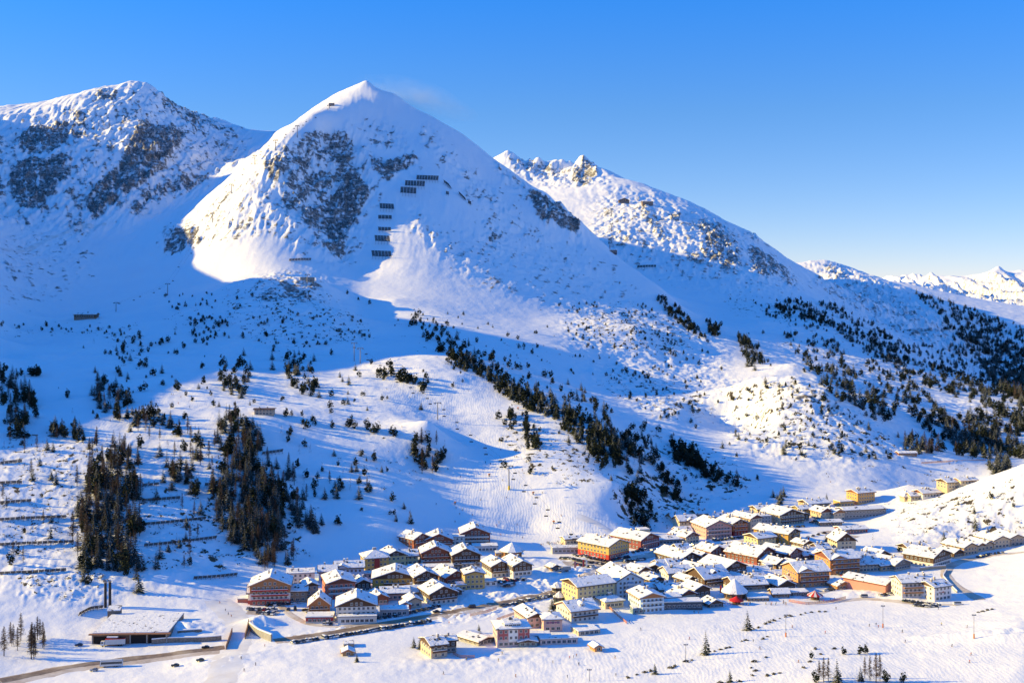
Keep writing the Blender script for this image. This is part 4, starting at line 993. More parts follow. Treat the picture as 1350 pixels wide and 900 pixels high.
# small houses squeezed into the gaps
for (x, y, w_, h_, d_, yw_, k_, c_, tp_, lab) in [
 (868,771,15,6,11,24,'f',WHT,'dark','small white house with dark gable behind the light blue hotel'),
 (855,769,13,6,10,-14,'f',TAUPE,None,'snow-buried taupe cottage behind the blue striped hotel'),
 (912,770,14,5,11,20,'f',BROWN,'dark','brown hut-like house left of the chalet with blue-shaded roof'),
 (925,757,15,7,12,28,'f',BEIGE,'dark','beige house with dark gable below the dark green chalet'),
 (936,752,13,6,10,20,'s',WHT,None,'low white house left of the pale chalet with black gable'),
 (985,769,16,5,11,26,'f',TAUPE,'dark','taupe house with dark gable below the pale chalet'),
 (1003,768,14,5,10,18,'s',BROWN,None,'low brown house under the long central snow roof'),
 (1058,752,16,6,12,24,'f',CREAM,None,'cream cottage between crimson house and orange hotel'),
 (1047,770,13,5,9,20,'s',WHT,None,'white annex left of the nearer orange balcony hotel'),
 (1098,741,17,6,12,22,'f',BEIGE,'dark','beige house with dark gable above the farther orange hotel'),
 (1088,729,16,5,12,18,'s',WHT,None,'snow-buried white house below the open square'),
 (1143,741,24,5,13,16,'s',WHT,None,'snow-buried white house above the beige row house'),
 (1165,738,20,5,12,24,'f',BROWN,'dark','low dark house with broad snow roof under the knoll'),
 (1226,742,17,6,11,20,'s',CREAM,None,'low cream house left of the white house at the bend'),
 (1264,735,15,6,11,22,'f',CREAM,'dark','cream house with dark gable right of the road bend'),
 (1304,725,13,7,12,18,'f',(.42,.30,.20),None,'light brown house between the beige eastern houses'),
 (990,733,15,6,12,26,'f',CREAM,'red','cream house with red gable right of the long red building'),
 (1066,722,14,5,10,22,'f',WHT,'dark','white cottage with dark gable on the square under the knoll'),
 (936,733,13,6,11,24,'f',WHT,'dark','white cottage with dark gable above the cream cottage'),
 (903,730,16,5,11,20,'s',TAUPE,None,'low taupe house on the upper street'),
 (1024,683,16,7,11,18,'f',CREAM,'dark','cream house with dark gable at the back of the upper village'),
 (893,689,14,6,10,16,'s',WHT,None,'white hindmost house nearest the shaded slope'),
 (966,698,14,9,12,18,'f',(.40,.20,.14),'red','reddish house wedged between pink and orange hotel'),
 (1060,687,14,7,11,20,'f',BEIGE,'dark','beige house with dark gable right of the pale yellow chalet hotel'),
 (601,786,14,6,10,16,'f',WHT,'dark','white house with dark gable left of the yellow annex'),
 (545,787,16,6,10,10,'s',TAUPE,None,'low taupe house under the white hotel with brown storey'),
 (462,776,16,7,10,12,'s',WHT,None,'white house peeping out behind the salmon red hotel')]:
    H(x, y, w_, h_, d_, yw_, k_, c_, lab, tp_, chim=random.choice((1, 2)), pitch=random.uniform(18, 26))
# up on the mountain
H(1197,601,24,3.5,9,6,'s',BROWN,'brown mountain hut at the edge of the far sunlit meadow',pitch=14,chim=0,name='mountain_hut',cat='mountain hut',top='red')
H(348,547,25,7,11,4,'s',(.38,.28,.20),'cable car midway station with dark roof on the slope',pitch=6,chim=0,bare=True,cat='lift station',name='lift_station')
H(112,421,28,6,16,5,'s',BROWN,'wooden mountain inn in the shaded bowl',pitch=14,thin=True,name='mountain_inn',cat='mountain inn',top='dark')
H(405,371,18,5,12,5,'flat',(.24,.21,.18),'grey lift building on the rocky shoulder under the rock face',chim=0,cat='lift station',name='lift_station')
H(437,140,7,3.5,8,5,'flat',(.20,.13,.10),'lift top station just below the main summit',chim=0,cat='lift station',name='lift_station',top='dark')
H(823,268,13,4,20,5,'f',(.10,.08,.07),'dark summit restaurant on the sunlit far plateau',pitch=22,chim=0,name='mountain_restaurant',cat='restaurant',top='dark',bare=True)
H(854,270,14,4,18,5,'s',(.16,.12,.10),'lift station on the edge of the far plateau',pitch=10,chim=0,cat='lift station',name='lift_station',thin=True)
H(807,333,13,3,14,5,'flat',(.06,.06,.08),'dark gallery building under the far plateau',chim=0,name='gallery',cat='lift station')
# snow-load heating plant at the western road
pl_ = H(172,848,98,13,42,3,'flat',(.20,.14,.10),'long heating plant with open dark bays under a snow-covered roof',chim=0,cat='heating plant',sc=False,name='heating_plant',nowin=True)

if ph_ is not None:      # rose panels on the upper floors of the pink hotel, left and right of its white middle, and the attic
    D_ = at(677, 852).y; hw_ = 43*D_/F/2/math.cos(R(9)); h_ = 23*D_/F
    rm_ = paint('render', ROSE, .8, .07, .35)
    for (u0, u1) in ((-.93, -.34), (.30, .70), (.74, .97)):
        MB().box(u0*hw_, u1*hw_, -8.58, -8.503, h_*.42, h_*.97).obj('rose_panel', rm_, ph_)
    MB().box(-.30*hw_, .26*hw_, -8.56, -8.502, h_*.30, h_*.97).obj('white_panel', WHITE, ph_)
    at_ = MB().box(-hw_*.5, hw_*.45, -6.6, 3, h_-.2, h_+2.6).obj('attic', WHITE, ph_)
    MB().box(-hw_*.55, hw_*.5, -7.4, 3.4, h_+2.603, h_+3.2).obj('attic_snow', SNOWROOF2, at_)
    for k in range(4):
        o = link('window', WINM[('w', 1)], at_); o.location = (-hw_*.4+k*hw_*.25, -6.58, h_+.9); o.scale = (1, 1, .8)
# ------------------------------------------------------------------ trees
def leaf_material(name, a, b, snow=0.0):
    m, nt, bs = new_mat(name)
    geo = N(nt, 'ShaderNodeNewGeometry'); oi = N(nt, 'ShaderNodeObjectInfo')
    n1_ = noise(nt, geo.outputs['Position'], .5, 3, .6)
    f = math_(nt, 'ADD', math_(nt, 'MULTIPLY', n1_, .7), math_(nt, 'MULTIPLY', oi.outputs['Random'], .5))
    col = mixc(nt, ramp(nt, f, .3, .9), a, b)
    if snow:
        sx = N(nt, 'ShaderNodeSeparateXYZ'); nt.links.new(geo.outputs['True Normal'], sx.inputs[0])
        up = math_(nt, 'ABSOLUTE', sx.outputs['Z'])
        col = mixc(nt, math_(nt, 'MULTIPLY', ramp(nt, math_(nt, 'ADD', up, math_(nt, 'MULTIPLY', noise(nt, geo.outputs['Position'], 1.1, 2), .8)), 1.25, 1.4), snow), col, (.75, .77, .8))
    nt.links.new(col, bs.inputs['Base Color']); bs.inputs['Roughness'].default_value = .8; bs.inputs['Specular IOR Level'].default_value = .15
    return m
PINEM = leaf_material('pine_needles', (.010, .016, .010), (.030, .038, .018))
SPRUCEM = leaf_material('spruce_needles', (.011, .018, .011), (.030, .038, .019), .3)
LARCHM = leaf_material('bare_larch_twigs', (.055, .036, .025), (.13, .085, .055))
SHRUBM = leaf_material('dwarf_pine_scrub', (.03, .032, .016), (.10, .078, .04), .5)
BARK = paint('bark', (.075, .052, .038), .9, .3, 2)
def tri_leaf(mb, c, size, nrm, stretch, rnd):
    a = Vector((rnd.gauss(0, 1), rnd.gauss(0, 1), rnd.gauss(0, .5))); a = (a - nrm*a.dot(nrm)).normalized() if a.length > 0 else nrm.orthogonal()
    b = nrm.cross(a)
    pts = [c+a*size*stretch, c+b*size*.6*rnd.uniform(.6, 1.2), c-a*size*rnd.uniform(.5, 1), c-b*size*.6*rnd.uniform(.6, 1.2)]
    mb.add(pts, [(0, 1, 2, 3)])
def crown_mesh(kind, seed, nleaf):
    rnd = random.Random(seed); mb = MB()
    if kind == 'pine':           # broad, rounded, lumpy crown
        lobes = [(Vector((rnd.uniform(-.12, .12), rnd.uniform(-.12, .12), z)), r_*rnd.uniform(.85, 1.15)) for z, r_ in ((.18, .17), (.32, .20), (.46, .185), (.60, .15), (.75, .105), (.88, .06), (.96, .03))]
        lobes += [(Vector((rnd.uniform(-.2, .2), rnd.uniform(-.2, .2), rnd.uniform(.2, .6))), rnd.uniform(.08, .13)) for _ in range(4)]
        tot = sum(r_*r_ for _, r_ in lobes)
        for c, r_ in lobes:
            for _ in range(int(nleaf*r_*r_/tot)):
                d = Vector((rnd.gauss(0, 1), rnd.gauss(0, 1), rnd.gauss(0, 1))).normalized()
                q = c + Vector((d.x*r_, d.y*r_, d.z*r_*1.15))*rnd.uniform(.55, 1.08)
                n_ = (d + Vector((rnd.gauss(0, .5), rnd.gauss(0, .5), rnd.gauss(0, .5)))).normalized()
                tri_leaf(mb, q, rnd.uniform(.045, .085), n_, 1.0, rnd)
    elif kind == 'spruce':       # tiers of drooping boughs
        tiers = 13
        for k in range(tiers):
            f = k/(tiers-1); z = .10 + .86*f; rad = .20*(1-f)**.85 + .015
            nb = max(4, int(nleaf/tiers/3*(1.3-f)))
            a0 = rnd.uniform(0, 6.28)
            for i in range(nb):
                a = a0 + 6.283*i/nb + rnd.uniform(-.3, .3); L = rad*rnd.uniform(.65, 1.18)
                dirv = Vector((math.cos(a), math.sin(a), -.32)); side = Vector((-math.sin(a), math.cos(a), 0))
                for s in (.45, .75, 1.0):
                    c = Vector((0, 0, z)) + dirv*L*s
                    n_ = (Vector((0, 0, 1)) + dirv*.3 + side*rnd.gauss(0, .5) + Vector((0, 0, rnd.gauss(0, .25)))).normalized()
                    sz = .058*(1.25-f)*rnd.uniform(.7, 1.1)
                    mb.add([c+dirv*sz*1.2, c+side*sz*.8, c-dirv*sz, c-side*sz*.8-Vector((0, 0, sz*.5))], [(0, 1, 2, 3)])
    else:                        # bare larch: many fine rising twigs
        for k in range(nleaf):
            f = rnd.random()**.8; z = .16 + .80*f; a = rnd.uniform(0, 6.283); L = (.155*(1-f)**.8 + .02)*rnd.uniform(.6, 1.2)
            d = Vector((math.cos(a), math.sin(a), rnd.uniform(-.15, .35))); side = Vector((-math.sin(a), math.cos(a), rnd.uniform(-.6, .6))).normalized()
            p0 = Vector((0, 0, z)); p1 = p0 + d*L
            w_ = .0075
            mb.add([p0-side*w_, p0+side*w_, p1+side*w_*.5], [(0, 1, 2)])
            for s in (.4, .65, .85):
                q = p0 + d*L*s; e = Vector((rnd.gauss(0, 1), rnd.gauss(0, 1), rnd.gauss(-.3, .8))).normalized()*L*.38
                sd = e.cross(Vector((rnd.gauss(0, 1), rnd.gauss(0, 1), 1))).normalized()*.007
                mb.add([q-sd, q+sd, q+e], [(0, 1, 2)])
    return mb
def trunk_mesh(kind, seed):
    rnd = random.Random(seed+99); mb = MB()
    top = {'pine': .8, 'spruce': .95, 'larch': .98}[kind]
    x, y = rnd.uniform(-.02, .02), rnd.uniform(-.02, .02)
    mb.cyl((0, 0, -.05), (x, y, top*.5), .015, .010, 6); mb.cyl((x, y, top*.5-.002), (0, 0, top), .010, .0015, 6)
    if kind == 'pine':
        for k in range(5):
            a = rnd.uniform(0, 6.28); z = rnd.uniform(.12, .5)
            mb.cyl((0, 0, z), (math.cos(a)*.16, math.sin(a)*.16, z+.09), .008, .003, 4)
    return mb
KIND = {'pine': (PINEM, 270), 'spruce': (SPRUCEM, 260), 'larch': (LARCHM, 230)}
TREES = {k: [(crown_mesh(k, s, n).mesh(k+'_crown', m), trunk_mesh(k, s).mesh(k+'_trunk', BARK)) for s in range(5)] for k, (m, n) in KIND.items()}
FAR = {}
for k, (m, n) in KIND.items():
    L_ = []
    for s in range(3):
        mb = crown_mesh(k, s+40, {'pine': 95, 'spruce': 110, 'larch': 42}[k])
        v = np.array(mb.v, np.float32); c = v.mean(0)
        # fewer, larger sprays for the far wood
        if k != 'larch':
            out = []
            for f in mb.f:
                p = v[list(f)]; cc = p.mean(0); out.append(cc+(p-cc)*1.55)
            v = np.concatenate(out).astype(np.float32); fl = [len(f) for f in mb.f]
        else:
            v = np.concatenate([v[list(f)] for f in mb.f]).astype(np.float32); fl = [len(f) for f in mb.f]
        L_.append((v, np.array(fl)))
    FAR[k] = L_
PLACED = []   # (kind, x, y, z, height, cluster)
def inside_poly(px, py, poly):
    r_ = False
    for (ax, ay), (bx, by) in zip(poly, poly[1:]+poly[:1]):
        if (ay > py) != (by > py) and px < (bx-ax)*(py-ay)/(by-ay)+ax: r_ = not r_
    return r_
def grove(shape, n, mix, hgt, clump=.0, dmin=560):
    """n trees whose feet stand inside an outline on the survey; mix = shares of pine, spruce, larch"""
    cid = len(GROVES); GROVES.append(shape)
    pts = []
    if isinstance(shape, list):
        xs = [p[0] for p in shape]; ys = [p[1] for p in shape]; tries = 0
        while len(pts) < n and tries < n*40:
            tries += 1
            q = (random.uniform(min(xs), max(xs)), random.uniform(min(ys), max(ys)))
            if inside_poly(q[0], q[1], shape) and (clump == 0 or float(perlin(np.array([q[0]/clump]), np.array([q[1]/clump*1.5]))[0]) > random.uniform(-.35, .25)): pts.append(q)
    else:
        cx, cy, rx, ry = shape[:4]; a = R(shape[4]) if len(shape) > 4 else 0
        for _ in range(n):
            u, v = random.gauss(0, .5)*rx, random.gauss(0, .5)*ry
            pts.append((cx+u*math.cos(a)-v*math.sin(a), cy+u*math.sin(a)+v*math.cos(a)))
    for q in pts:
        if 126 < q[0] < 158 and 752 < q[1] < 805: continue
        p = at(q[0], q[1], dmin)
        if p is None or p.y > 7000: continue
        if any((p.x-h_[0])**2+(p.y-h_[1])**2 < (max(h_[2], h_[3])*.62+2)**2 for h_ in HOUSES): continue
        k = random.choices(('pine', 'spruce', 'larch'), mix)[0]
        h = random.uniform(*hgt)*{'pine': .88, 'spruce': 1.0, 'larch': 1.05}[k]*random.choice((.65, .85, 1, 1, 1.1))
        PLACED.append((k, p.x, p.y, p.z-.25, h, cid, q[0], q[1]))
GROVES = []
def line(pts, n, mix, hgt, spread=4):
    for (a, b) in zip(pts[:-1], pts[1:]):
        L = math.hypot(b[0]-a[0], b[1]-a[1])
        m = max(1, int(n*L/sum(math.hypot(d[0]-c[0], d[1]-c[1]) for c, d in zip(pts[:-1], pts[1:]))))
        ang = math.degrees(math.atan2(b[1]-a[1], b[0]-a[0]))
        for _ in range(m):
            f = random.random(); s = random.gauss(0, spread)
            q = (a[0]+(b[0]-a[0])*f - math.sin(R(ang))*s, a[1]+(b[1]-a[1])*f + math.cos(R(ang))*s)
            grove((q[0], q[1], .1, .1), 1, mix, hgt)
P_, S_, L_ = (1, 0, 0), (0, 1, 0), (0, 0, 1)
MX1, MX2, PS = (.38, .30, .32), (.35, .5, .15), (.7, .3, 0)
# left side
grove([(0,492),(20,498),(45,520),(50,560),(30,580),(0,575)], 62, MX1, (11,16))
grove([(15,492),(52,488),(55,496),(18,498)], 14, P_, (9,12))
grove([(112,510),(135,498),(172,515),(182,540),(165,558),(140,552),(118,530)], 52, MX1, (11,15))
grove([(172,542),(228,545),(226,568),(178,568)], 22, MX2, (11,15))
grove([(64,560),(108,570),(112,585),(70,585)], 20, MX1, (10,14))
grove([(108,575),(165,590),(190,615),(160,625),(115,605)], 40, (.15,.2,.65), (11,15))
grove([(98,640),(130,615),(165,612),(185,640),(192,700),(182,735),(165,760),(140,765),(112,760),(95,720)], 190, (.15,.55,.30), (14,20))
grove([(95,740),(135,745),(190,740),(195,785),(160,790),(110,770)], 24, MX2, (11,16))
grove([(212,612),(238,608),(236,648),(216,645)], 14, MX2, (12,17)); grove([(243,610),(262,600),(266,655),(246,660)], 16, MX2, (12,17))
grove([(288,552),(318,545),(345,570),(345,600),(305,612),(286,590)], 75, (.2,.5,.3), (12,17))
grove([(285,625),(320,605),(350,620),(372,660),(370,705),(340,730),(310,720),(285,690),(276,650)], 200, (.12,.74,.14), (14,20))
grove([(350,605),(395,620),(405,660),(385,700),(360,680)], 40, (.1,.45,.45), (12,17))
grove([(380,670),(425,685),(425,705),(395,708)], 16, S_, (11,16))
grove([(332,715),(380,708),(388,742),(345,755)], 34, (0,.3,.7), (11,16)); grove([(205,705),(255,705),(258,740),(210,738)], 9, (0,.5,.5), (10,14))
grove([(0,565),(60,620),(90,680),(60,740),(0,760)], 20, (.2,.1,.7), (7,12)); grove([(190,650),(285,620),(290,740),(200,760)], 14, (.2,.4,.4), (8,13))
grove([(150,550),(220,560),(285,580),(280,620),(200,600)], 34, (.2,.15,.65), (10,15)); grove([(20,585),(70,590),(80,640),(30,640)], 14, MX1, (9,13))
grove([(0,845),(30,838),(58,842),(60,868),(5,870)], 18, L_, (11,16)); grove([(285,480),(318,475),(335,510),(325,530),(295,525)], 32, (.7,.2,.1), (10,15))
grove([(372,470),(390,462),(412,490),(418,520),(395,525),(380,500)], 46, PS, (10,14))
grove([(245,420),(280,410),(305,430),(300,450),(255,445)], 38, P_, (6,10)); grove([(140,440),(190,440),(195,490),(150,480)], 22, P_, (6,10))
grove([(215,400),(280,385),(285,400),(225,412)], 18, P_, (5,8)); grove([(310,400),(470,415),(490,450),(360,462)], 60, P_, (4,8), 20)
grove([(0,425),(180,432),(180,442),(0,440)], 32, P_, (4,8))
for q in [(377,550),(384,548),(411,556),(415,560),(439,564),(462,562),(468,566),(484,566),(492,572),(498,570),(515,572),(519,576),(404,565),(398,548),(437,523),(377,547),(458,563)]: grove((q[0], q[1], .5, .5), 1, P_, (10,14))
for q in [(441,643),(446,647),(436,640),(522,687),(541,690),(445,692),(484,648),(452,630),(409,600),(440,600),(402,590),(398,560),(371,575)]: grove((q[0], q[1], .5, .5), 1, (.4,.3,.3), (9,13))
grove([(540,585),(560,575),(588,590),(590,625),(560,632),(545,610)], 34, (.45,.15,.4), (11,16))
# the central spur
line([(498,490),(530,498),(560,515)], 47, P_, (8.4,13.4)); line([(545,420),(575,435),(590,465),(640,490),(690,520)], 112, P_, (8.4,13.4), 7)
grove([(595,455),(650,490),(640,500),(590,480)], 33, PS, (8.4,14.6))
grove([(640,500),(690,515),(730,530),(760,545),(830,580),(845,600),(800,625),(770,590),(720,550),(670,530)], 266, PS, (9.6,14.6))
grove([(690,565),(710,560),(715,590),(695,595)], 19, PS, (10.8,14.6)); grove([(655,545),(695,545),(695,570),(660,570)], 14, P_, (8.4,13.4))
grove([(820,645),(845,640),(860,670),(855,705),(835,705)], 47, P_, (8.4,13.4)); grove([(885,585),(920,592),(925,620),(890,612)], 77, P_, (9.6,14.6)); grove([(800,575),(850,600),(845,640),(830,630)], 22, MX2, (10.8,14.6))
grove([(905,600),(960,628),(985,645),(930,635)], 42, P_, (8.4,13.4)); grove([(865,615),(900,640),(895,665),(870,650)], 22, P_, (9.6,13.4)); grove([(840,570),(870,600),(860,615),(838,600)], 12, (.3,.4,.3), (10.8,14.6))
grove([(780,490),(900,480),(960,540),(880,560),(800,520)], 64, P_, (4.8,9.8), 22); grove([(730,400),(880,400),(900,470),(760,460)], 84, P_, (4.8,8.5), 20)
# the bowl right of the main mountain and the eastern slopes
grove([(862,388),(890,402),(925,440),(938,455),(910,440),(880,415)], 98, P_, (8.4,13.4)); grove([(930,425),(952,430),(948,445),(932,442)], 36, P_, (9.6,14.6)); grove([(970,440),(1000,455),(1008,480),(985,485)], 70, PS, (10.8,15.9))
grove([(1010,395),(1060,395),(1110,405),(1170,440),(1230,480),(1290,500),(1350,535),(1350,560),(1290,535),(1220,510),(1150,470),(1090,430),(1030,412)], 588, PS, (10.8,15.9), 16)
grove([(985,400),(1080,408),(1110,440),(1030,430)], 98, P_, (7.2,12.2), 14); grove([(1030,440),(1110,450),(1130,500),(1070,490)], 77, PS, (9.6,14.6), 14)
grove([(1060,480),(1130,490),(1190,545),(1160,560),(1090,520)], 98, (.5,.5,0), (12.0,17.1)); grove([(1130,470),(1200,500),(1260,560),(1240,585),(1180,530)], 125, PS, (10.8,15.9), 14)
grove([(1240,560),(1290,540),(1350,550),(1350,605),(1300,605),(1260,600)], 237, (.4,.5,.1), (13.2,18.3)); grove([(1180,575),(1240,585),(1250,600),(1195,598)], 47, (.3,.4,.3), (10.8,15.9)); grove([(1215,590),(1242,592),(1240,602),(1218,600)], 22, L_, (10.8,14.6))
grove([(990,570),(1160,590),(1190,610),(1040,612)], 30, PS, (7.2,12.2)); grove([(960,520),(1040,500),(1150,560),(1100,590),(980,560)], 56, P_, (4.8,8.5), 16)
grove([(1300,612),(1330,602),(1340,616),(1310,632)], 36, S_, (10.8,15.9), 0, 1100)
grove([(1105,660),(1125,655),(1122,668),(1108,670)], 11, (.3,.7,0), (14.4,18.3)); grove([(1010,655),(1090,650),(1095,665),(1020,668)], 7, S_, (8.4,12.2))
# far wooded ridges
grove([(1200,385),(1260,400),(1350,432),(1350,540),(1310,505),(1285,470),(1255,435),(1225,405)], 1100, (.25,.4,.35), (14,22), 9)
grove([(1240,430),(1350,455),(1420,470),(1420,560),(1350,545),(1300,500)], 420, (.25,.5,.25), (14,22))
grove([(1180,455),(1260,455),(1300,490),(1350,530),(1290,500)], 130, (.3,.3,.4), (12,17))
grove([(545,415),(600,432),(660,470),(760,508),(870,585),(850,600),(740,545),(640,505),(560,450)], 120, PS, (9,14), 8)
grove([(110,440),(320,420),(500,480),(480,560),(300,540),(120,520)], 60, (.7,.25,.05), (8,12), 14)
grove([(320,560),(420,580),(520,600),(480,660),(400,660)], 30, (.4,.3,.3), (8,12), 10)
# thin scatter over the open slopes
for poly, n_, hg in [([(200,380),(480,380),(520,450),(300,470),(200,440)],42,(4,10)),([(520,400),(700,430),(760,490),(620,470),(520,440)],36,(4,10)),([(640,440),(900,410),(960,500),(760,500)],66,(4,10)),([(400,480),(640,480),(620,540),(420,545)],20,(4,10)),([(630,560),(800,570),(810,650),(660,620)],26,(4,10)),([(380,600),(560,610),(560,680),(420,690)],15,(4,11)),([(0,480),(280,500),(280,600),(0,600)],36,(5,13)),([(840,540),(1000,560),(1000,650),(860,680)],42,(4,11)),([(950,390),(1250,430),(1300,590),(1000,560)],90,(5,12)),([(100,440),(300,440),(300,540),(120,500)],24,(4,10))]:
    grove(poly, n_, (.7,.2,.1), hg, 14)
# foreground
for (x, y, k, h) in [(930,862,'spruce',13.5),(985,830,'spruce',12.5),(863,888,'spruce',6),(1071,868,'pine',5),(1113,862,'pine',5),(1133,862,'pine',6),(1141,861,'pine',6.2),(1103,899,'spruce',12),(1075,899,'pine',7),(1086,899,'larch',13),(1092,897,'larch',12),(1080,895,'larch',10),(1147,897,'larch',13),(1155,899,'larch',15),(1160,897,'larch',14),(1140,893,'larch',11),(1168,899,'pine',7),(1191,899,'pine',6),(1134,897,'spruce',8),(962,899,'spruce',7),(545,853,'spruce',6.5),(553,855,'spruce',7.5),(663,851,'spruce',7.5),(631,834,'spruce',6),(727,805,'spruce',9),(731,801,'spruce',12),(1244,713,'spruce',9),(1234,707,'larch',8),(1222,703,'larch',7),(1285,695,'spruce',10),(1290,692,'larch',8),(1284,676,'spruce',7),(1307,657,'pine',7),(1263,665,'spruce',5),(1302,703,'spruce',6),(1320,702,'larch',8),(1186,727,'pine',6),(1218,729,'larch',6),(1151,716,'larch',9),(1050,714,'spruce',12),(1089,714,'spruce',8),(1095,712,'larch',9),(818,708,'larch',9),(1336,668,'pine',5),(1258,684,'larch',5),(470,872,'spruce',5),(1216,675,'larch',5),(1225,680,'larch',6)]:
    p = at(x, y) 
    if p is not None: PLACED.append((k, p.x, p.y, p.z-.2, h, -1, x, y))
ANCHOR = [(20,530,'in the upper left grove at the picture edge of the slope'),(35,488,'in the short row on the sunlit dune of the bench'),(145,525,'in the loose grove left of the bench piste'),(200,555,'in the line below the bench piste'),(88,570,'in the small stand between the two left groves'),(140,600,'among the brown larches above the left snow fences'),(140,680,'in the tall dense wood left of the slope fences'),(145,765,'at the foot of the dense wood above the twin chimneys'),(225,625,'in the narrow stand right of the dense wood'),(255,635,'in the narrow stand left of the central wood'),(315,570,'in the wood just under the midway station'),(325,670,'in the big central wood on the shaded slope'),(380,650,'on the thin right edge of the central wood'),(405,695,'in the tongue of trees above the pale blue houses'),(355,730,'at the lower end of the central wood'),(230,720,'on the slope between the two big woods'),(40,670,'scattered between the left snow fences'),(30,855,'in the bare clump beside the heating plant'),(310,505,'on the rocky knoll above the midway station'),(395,495,'in the dark stand in the middle of the shaded bench'),(270,435,'in the stand left of the rocky shoulder'),(165,460,'around the knoll below the mountain inn'),(400,440,'scattered over the rocky shoulder'),(90,435,'along the shaded ground under the mountain inn'),(440,560,'in the row along the bench edge'),(450,650,'standing singly on the shaded lower slope'),(565,605,'on the rocky mound left of the lit piste'),(530,500,'on the crest above the lit piste'),(600,465,'along the upper part of the central spur'),(690,515,'along the middle of the central spur'),(775,560,'in the dense wood on the central spur'),(700,575,'beside the piste lift'),(840,670,'on the steep bank above the lift station'),(905,605,'in the dark stand right of the central spur'),(945,630,'in the row above the upper village'),(880,640,'on the slope between spur and upper village'),(860,520,'scattered over the hummocks right of the spur'),(830,430,'scattered on the stony apron of the main mountain'),(900,415,'in the line across the shaded gully'),(940,435,'in the clump beside the gully piste'),(990,460,'in the dark stand right of the gully piste'),(1080,415,'in the upper band of the eastern wood'),(1200,480,'in the middle band of the eastern wood'),(1320,540,'at the right end of the eastern wood band'),(1080,470,'beside the eastern piste'),(1120,525,'in the wood behind the sunlit hill'),(1210,540,'along the lower eastern piste'),(1290,575,'in the dense lower eastern wood'),(1215,592,'by the brown mountain hut'),(1080,590,'scattered in front of the sunlit hill'),(1050,540,'scattered over the sunlit hill'),(1320,620,'on the crest of the right knoll'),(1115,662,'behind the orange yellow house'),(1290,450,'on the far wooded ridge'),(1090,885,'in the foreground clump at the bottom'),(1150,890,'in the bare foreground clump at the bottom right'),(1280,690,'on the right knoll above the eastern road'),(550,853,'beside the lonely beige house'),(1130,862,'on the near snowfield right of the shrub line')]
def where(px, py):
    return min(ANCHOR, key=lambda a: (a[0]-px)**2 + (a[1]-py)**2*1.6)[2]
LOOK = {'pine': ('dark rounded stone pine', 'pine_tree', 'pine tree'), 'spruce': ('dark narrow spruce', 'spruce_tree', 'spruce tree'), 'larch': ('bare brown larch', 'larch_tree', 'larch tree')}
OWN = {(930,862):'tall lone spruce, lower one of two on the shrub line',(985,830):'tall lone spruce, upper one of two on the shrub line',(863,888):'short spruce at the lower left end of the shrub line',(1071,868):'small bushy pine on the near snowfield left of the pair of pines',(1113,862):'leftmost small pine of the near snowfield trio',(1133,862):'left tree of the twin pines with a long shadow',(1141,861):'right tree of the twin pines with a long shadow',(1103,899):'dark full spruce at the bottom of the foreground clump',(663,851):'single spruce left of the pink hotel',(631,834):'single small spruce behind the grey shed',(731,801):'taller of two spruces left of the white hotel with dark balconies',(727,805):'shorter of two spruces left of the white hotel with dark balconies',(1050,714):'tall spruce in front of the big pale yellow chalet hotel',(545,853):'left one of two spruces beside the lonely beige house',(553,855):'right one of two spruces beside the lonely beige house'}
rest = {}
for k in ('pine', 'spruce', 'larch'):
    L = sorted([q for q in PLACED if q[0] == k], key=lambda q: -q[4]/q[2])
    desc, nm, cat = LOOK[k]
    protos = []
    for i, q in enumerate(L):
        if i >= 285:
            rest.setdefault(k, []).append(q); continue
        cm, tm = TREES[k][i % 5]
        t = link(nm, None); t.location = (q[1], q[2], q[3]); t.rotation_euler = (0, 0, random.uniform(0, 6.28))
        wdt = random.uniform(.85, 1.2)*{'pine': 1.05, 'spruce': 1.0, 'larch': 1.0}[k]
        t.scale = (q[4]*wdt, q[4]*wdt, q[4]); t.empty_display_size = .5
        wh = where(q[6], q[7])
        lab = OWN.get((q[6], q[7]))
        tag(t, lab or f'{desc} {wh}', cat, None if lab else f'{cat}s {wh}')
        link('trunk', tm, t); link('crown', cm, t)
for k, L in rest.items():
    desc, nm, cat = LOOK[k]
    vs, cnt = [], []
    for i, q in enumerate(L):
        v, fl = FAR[k][i % 3]
        a = random.uniform(0, 6.28); ca, sa = math.cos(a), math.sin(a); w_ = q[4]*random.uniform(.95, 1.3)
        vs.append(np.stack([(v[:, 0]*ca - v[:, 1]*sa)*w_+q[1], (v[:, 0]*sa + v[:, 1]*ca)*w_+q[2], v[:, 2]*q[4]+q[3]], -1)); cnt.append(fl)
    co = np.concatenate(vs).astype(np.float32); fl = np.concatenate(cnt)
    me = bpy.data.meshes.new('distant_wood')
    me.vertices.add(len(co)); me.vertices.foreach_set('co', co.ravel())
    me.loops.add(len(co)); me.loops.foreach_set('vertex_index', np.arange(len(co), dtype=np.int32))
    me.polygons.add(len(fl)); st_ = np.concatenate([[0], np.cumsum(fl)[:-1]]).astype(np.int32); me.polygons.foreach_set('loop_start', st_)
    me.update(calc_edges=True); me.materials.append(KIND[k][0])
    o = link({'pine': 'distant_pine_wood', 'spruce': 'distant_spruce_wood', 'larch': 'distant_larch_wood'}[k], me)
    tag(o, {'pine': 'small dark stone pines spread over the far slopes', 'spruce': 'small dark spruces massed on the far slopes', 'larch': 'thin bare larches massed on the far slopes'}[k], 'wood', None, 'stuff')
print('TREES', {k: sum(q[0] == k for q in PLACED) for k in KIND}, {k: len(v) for k, v in rest.items()})

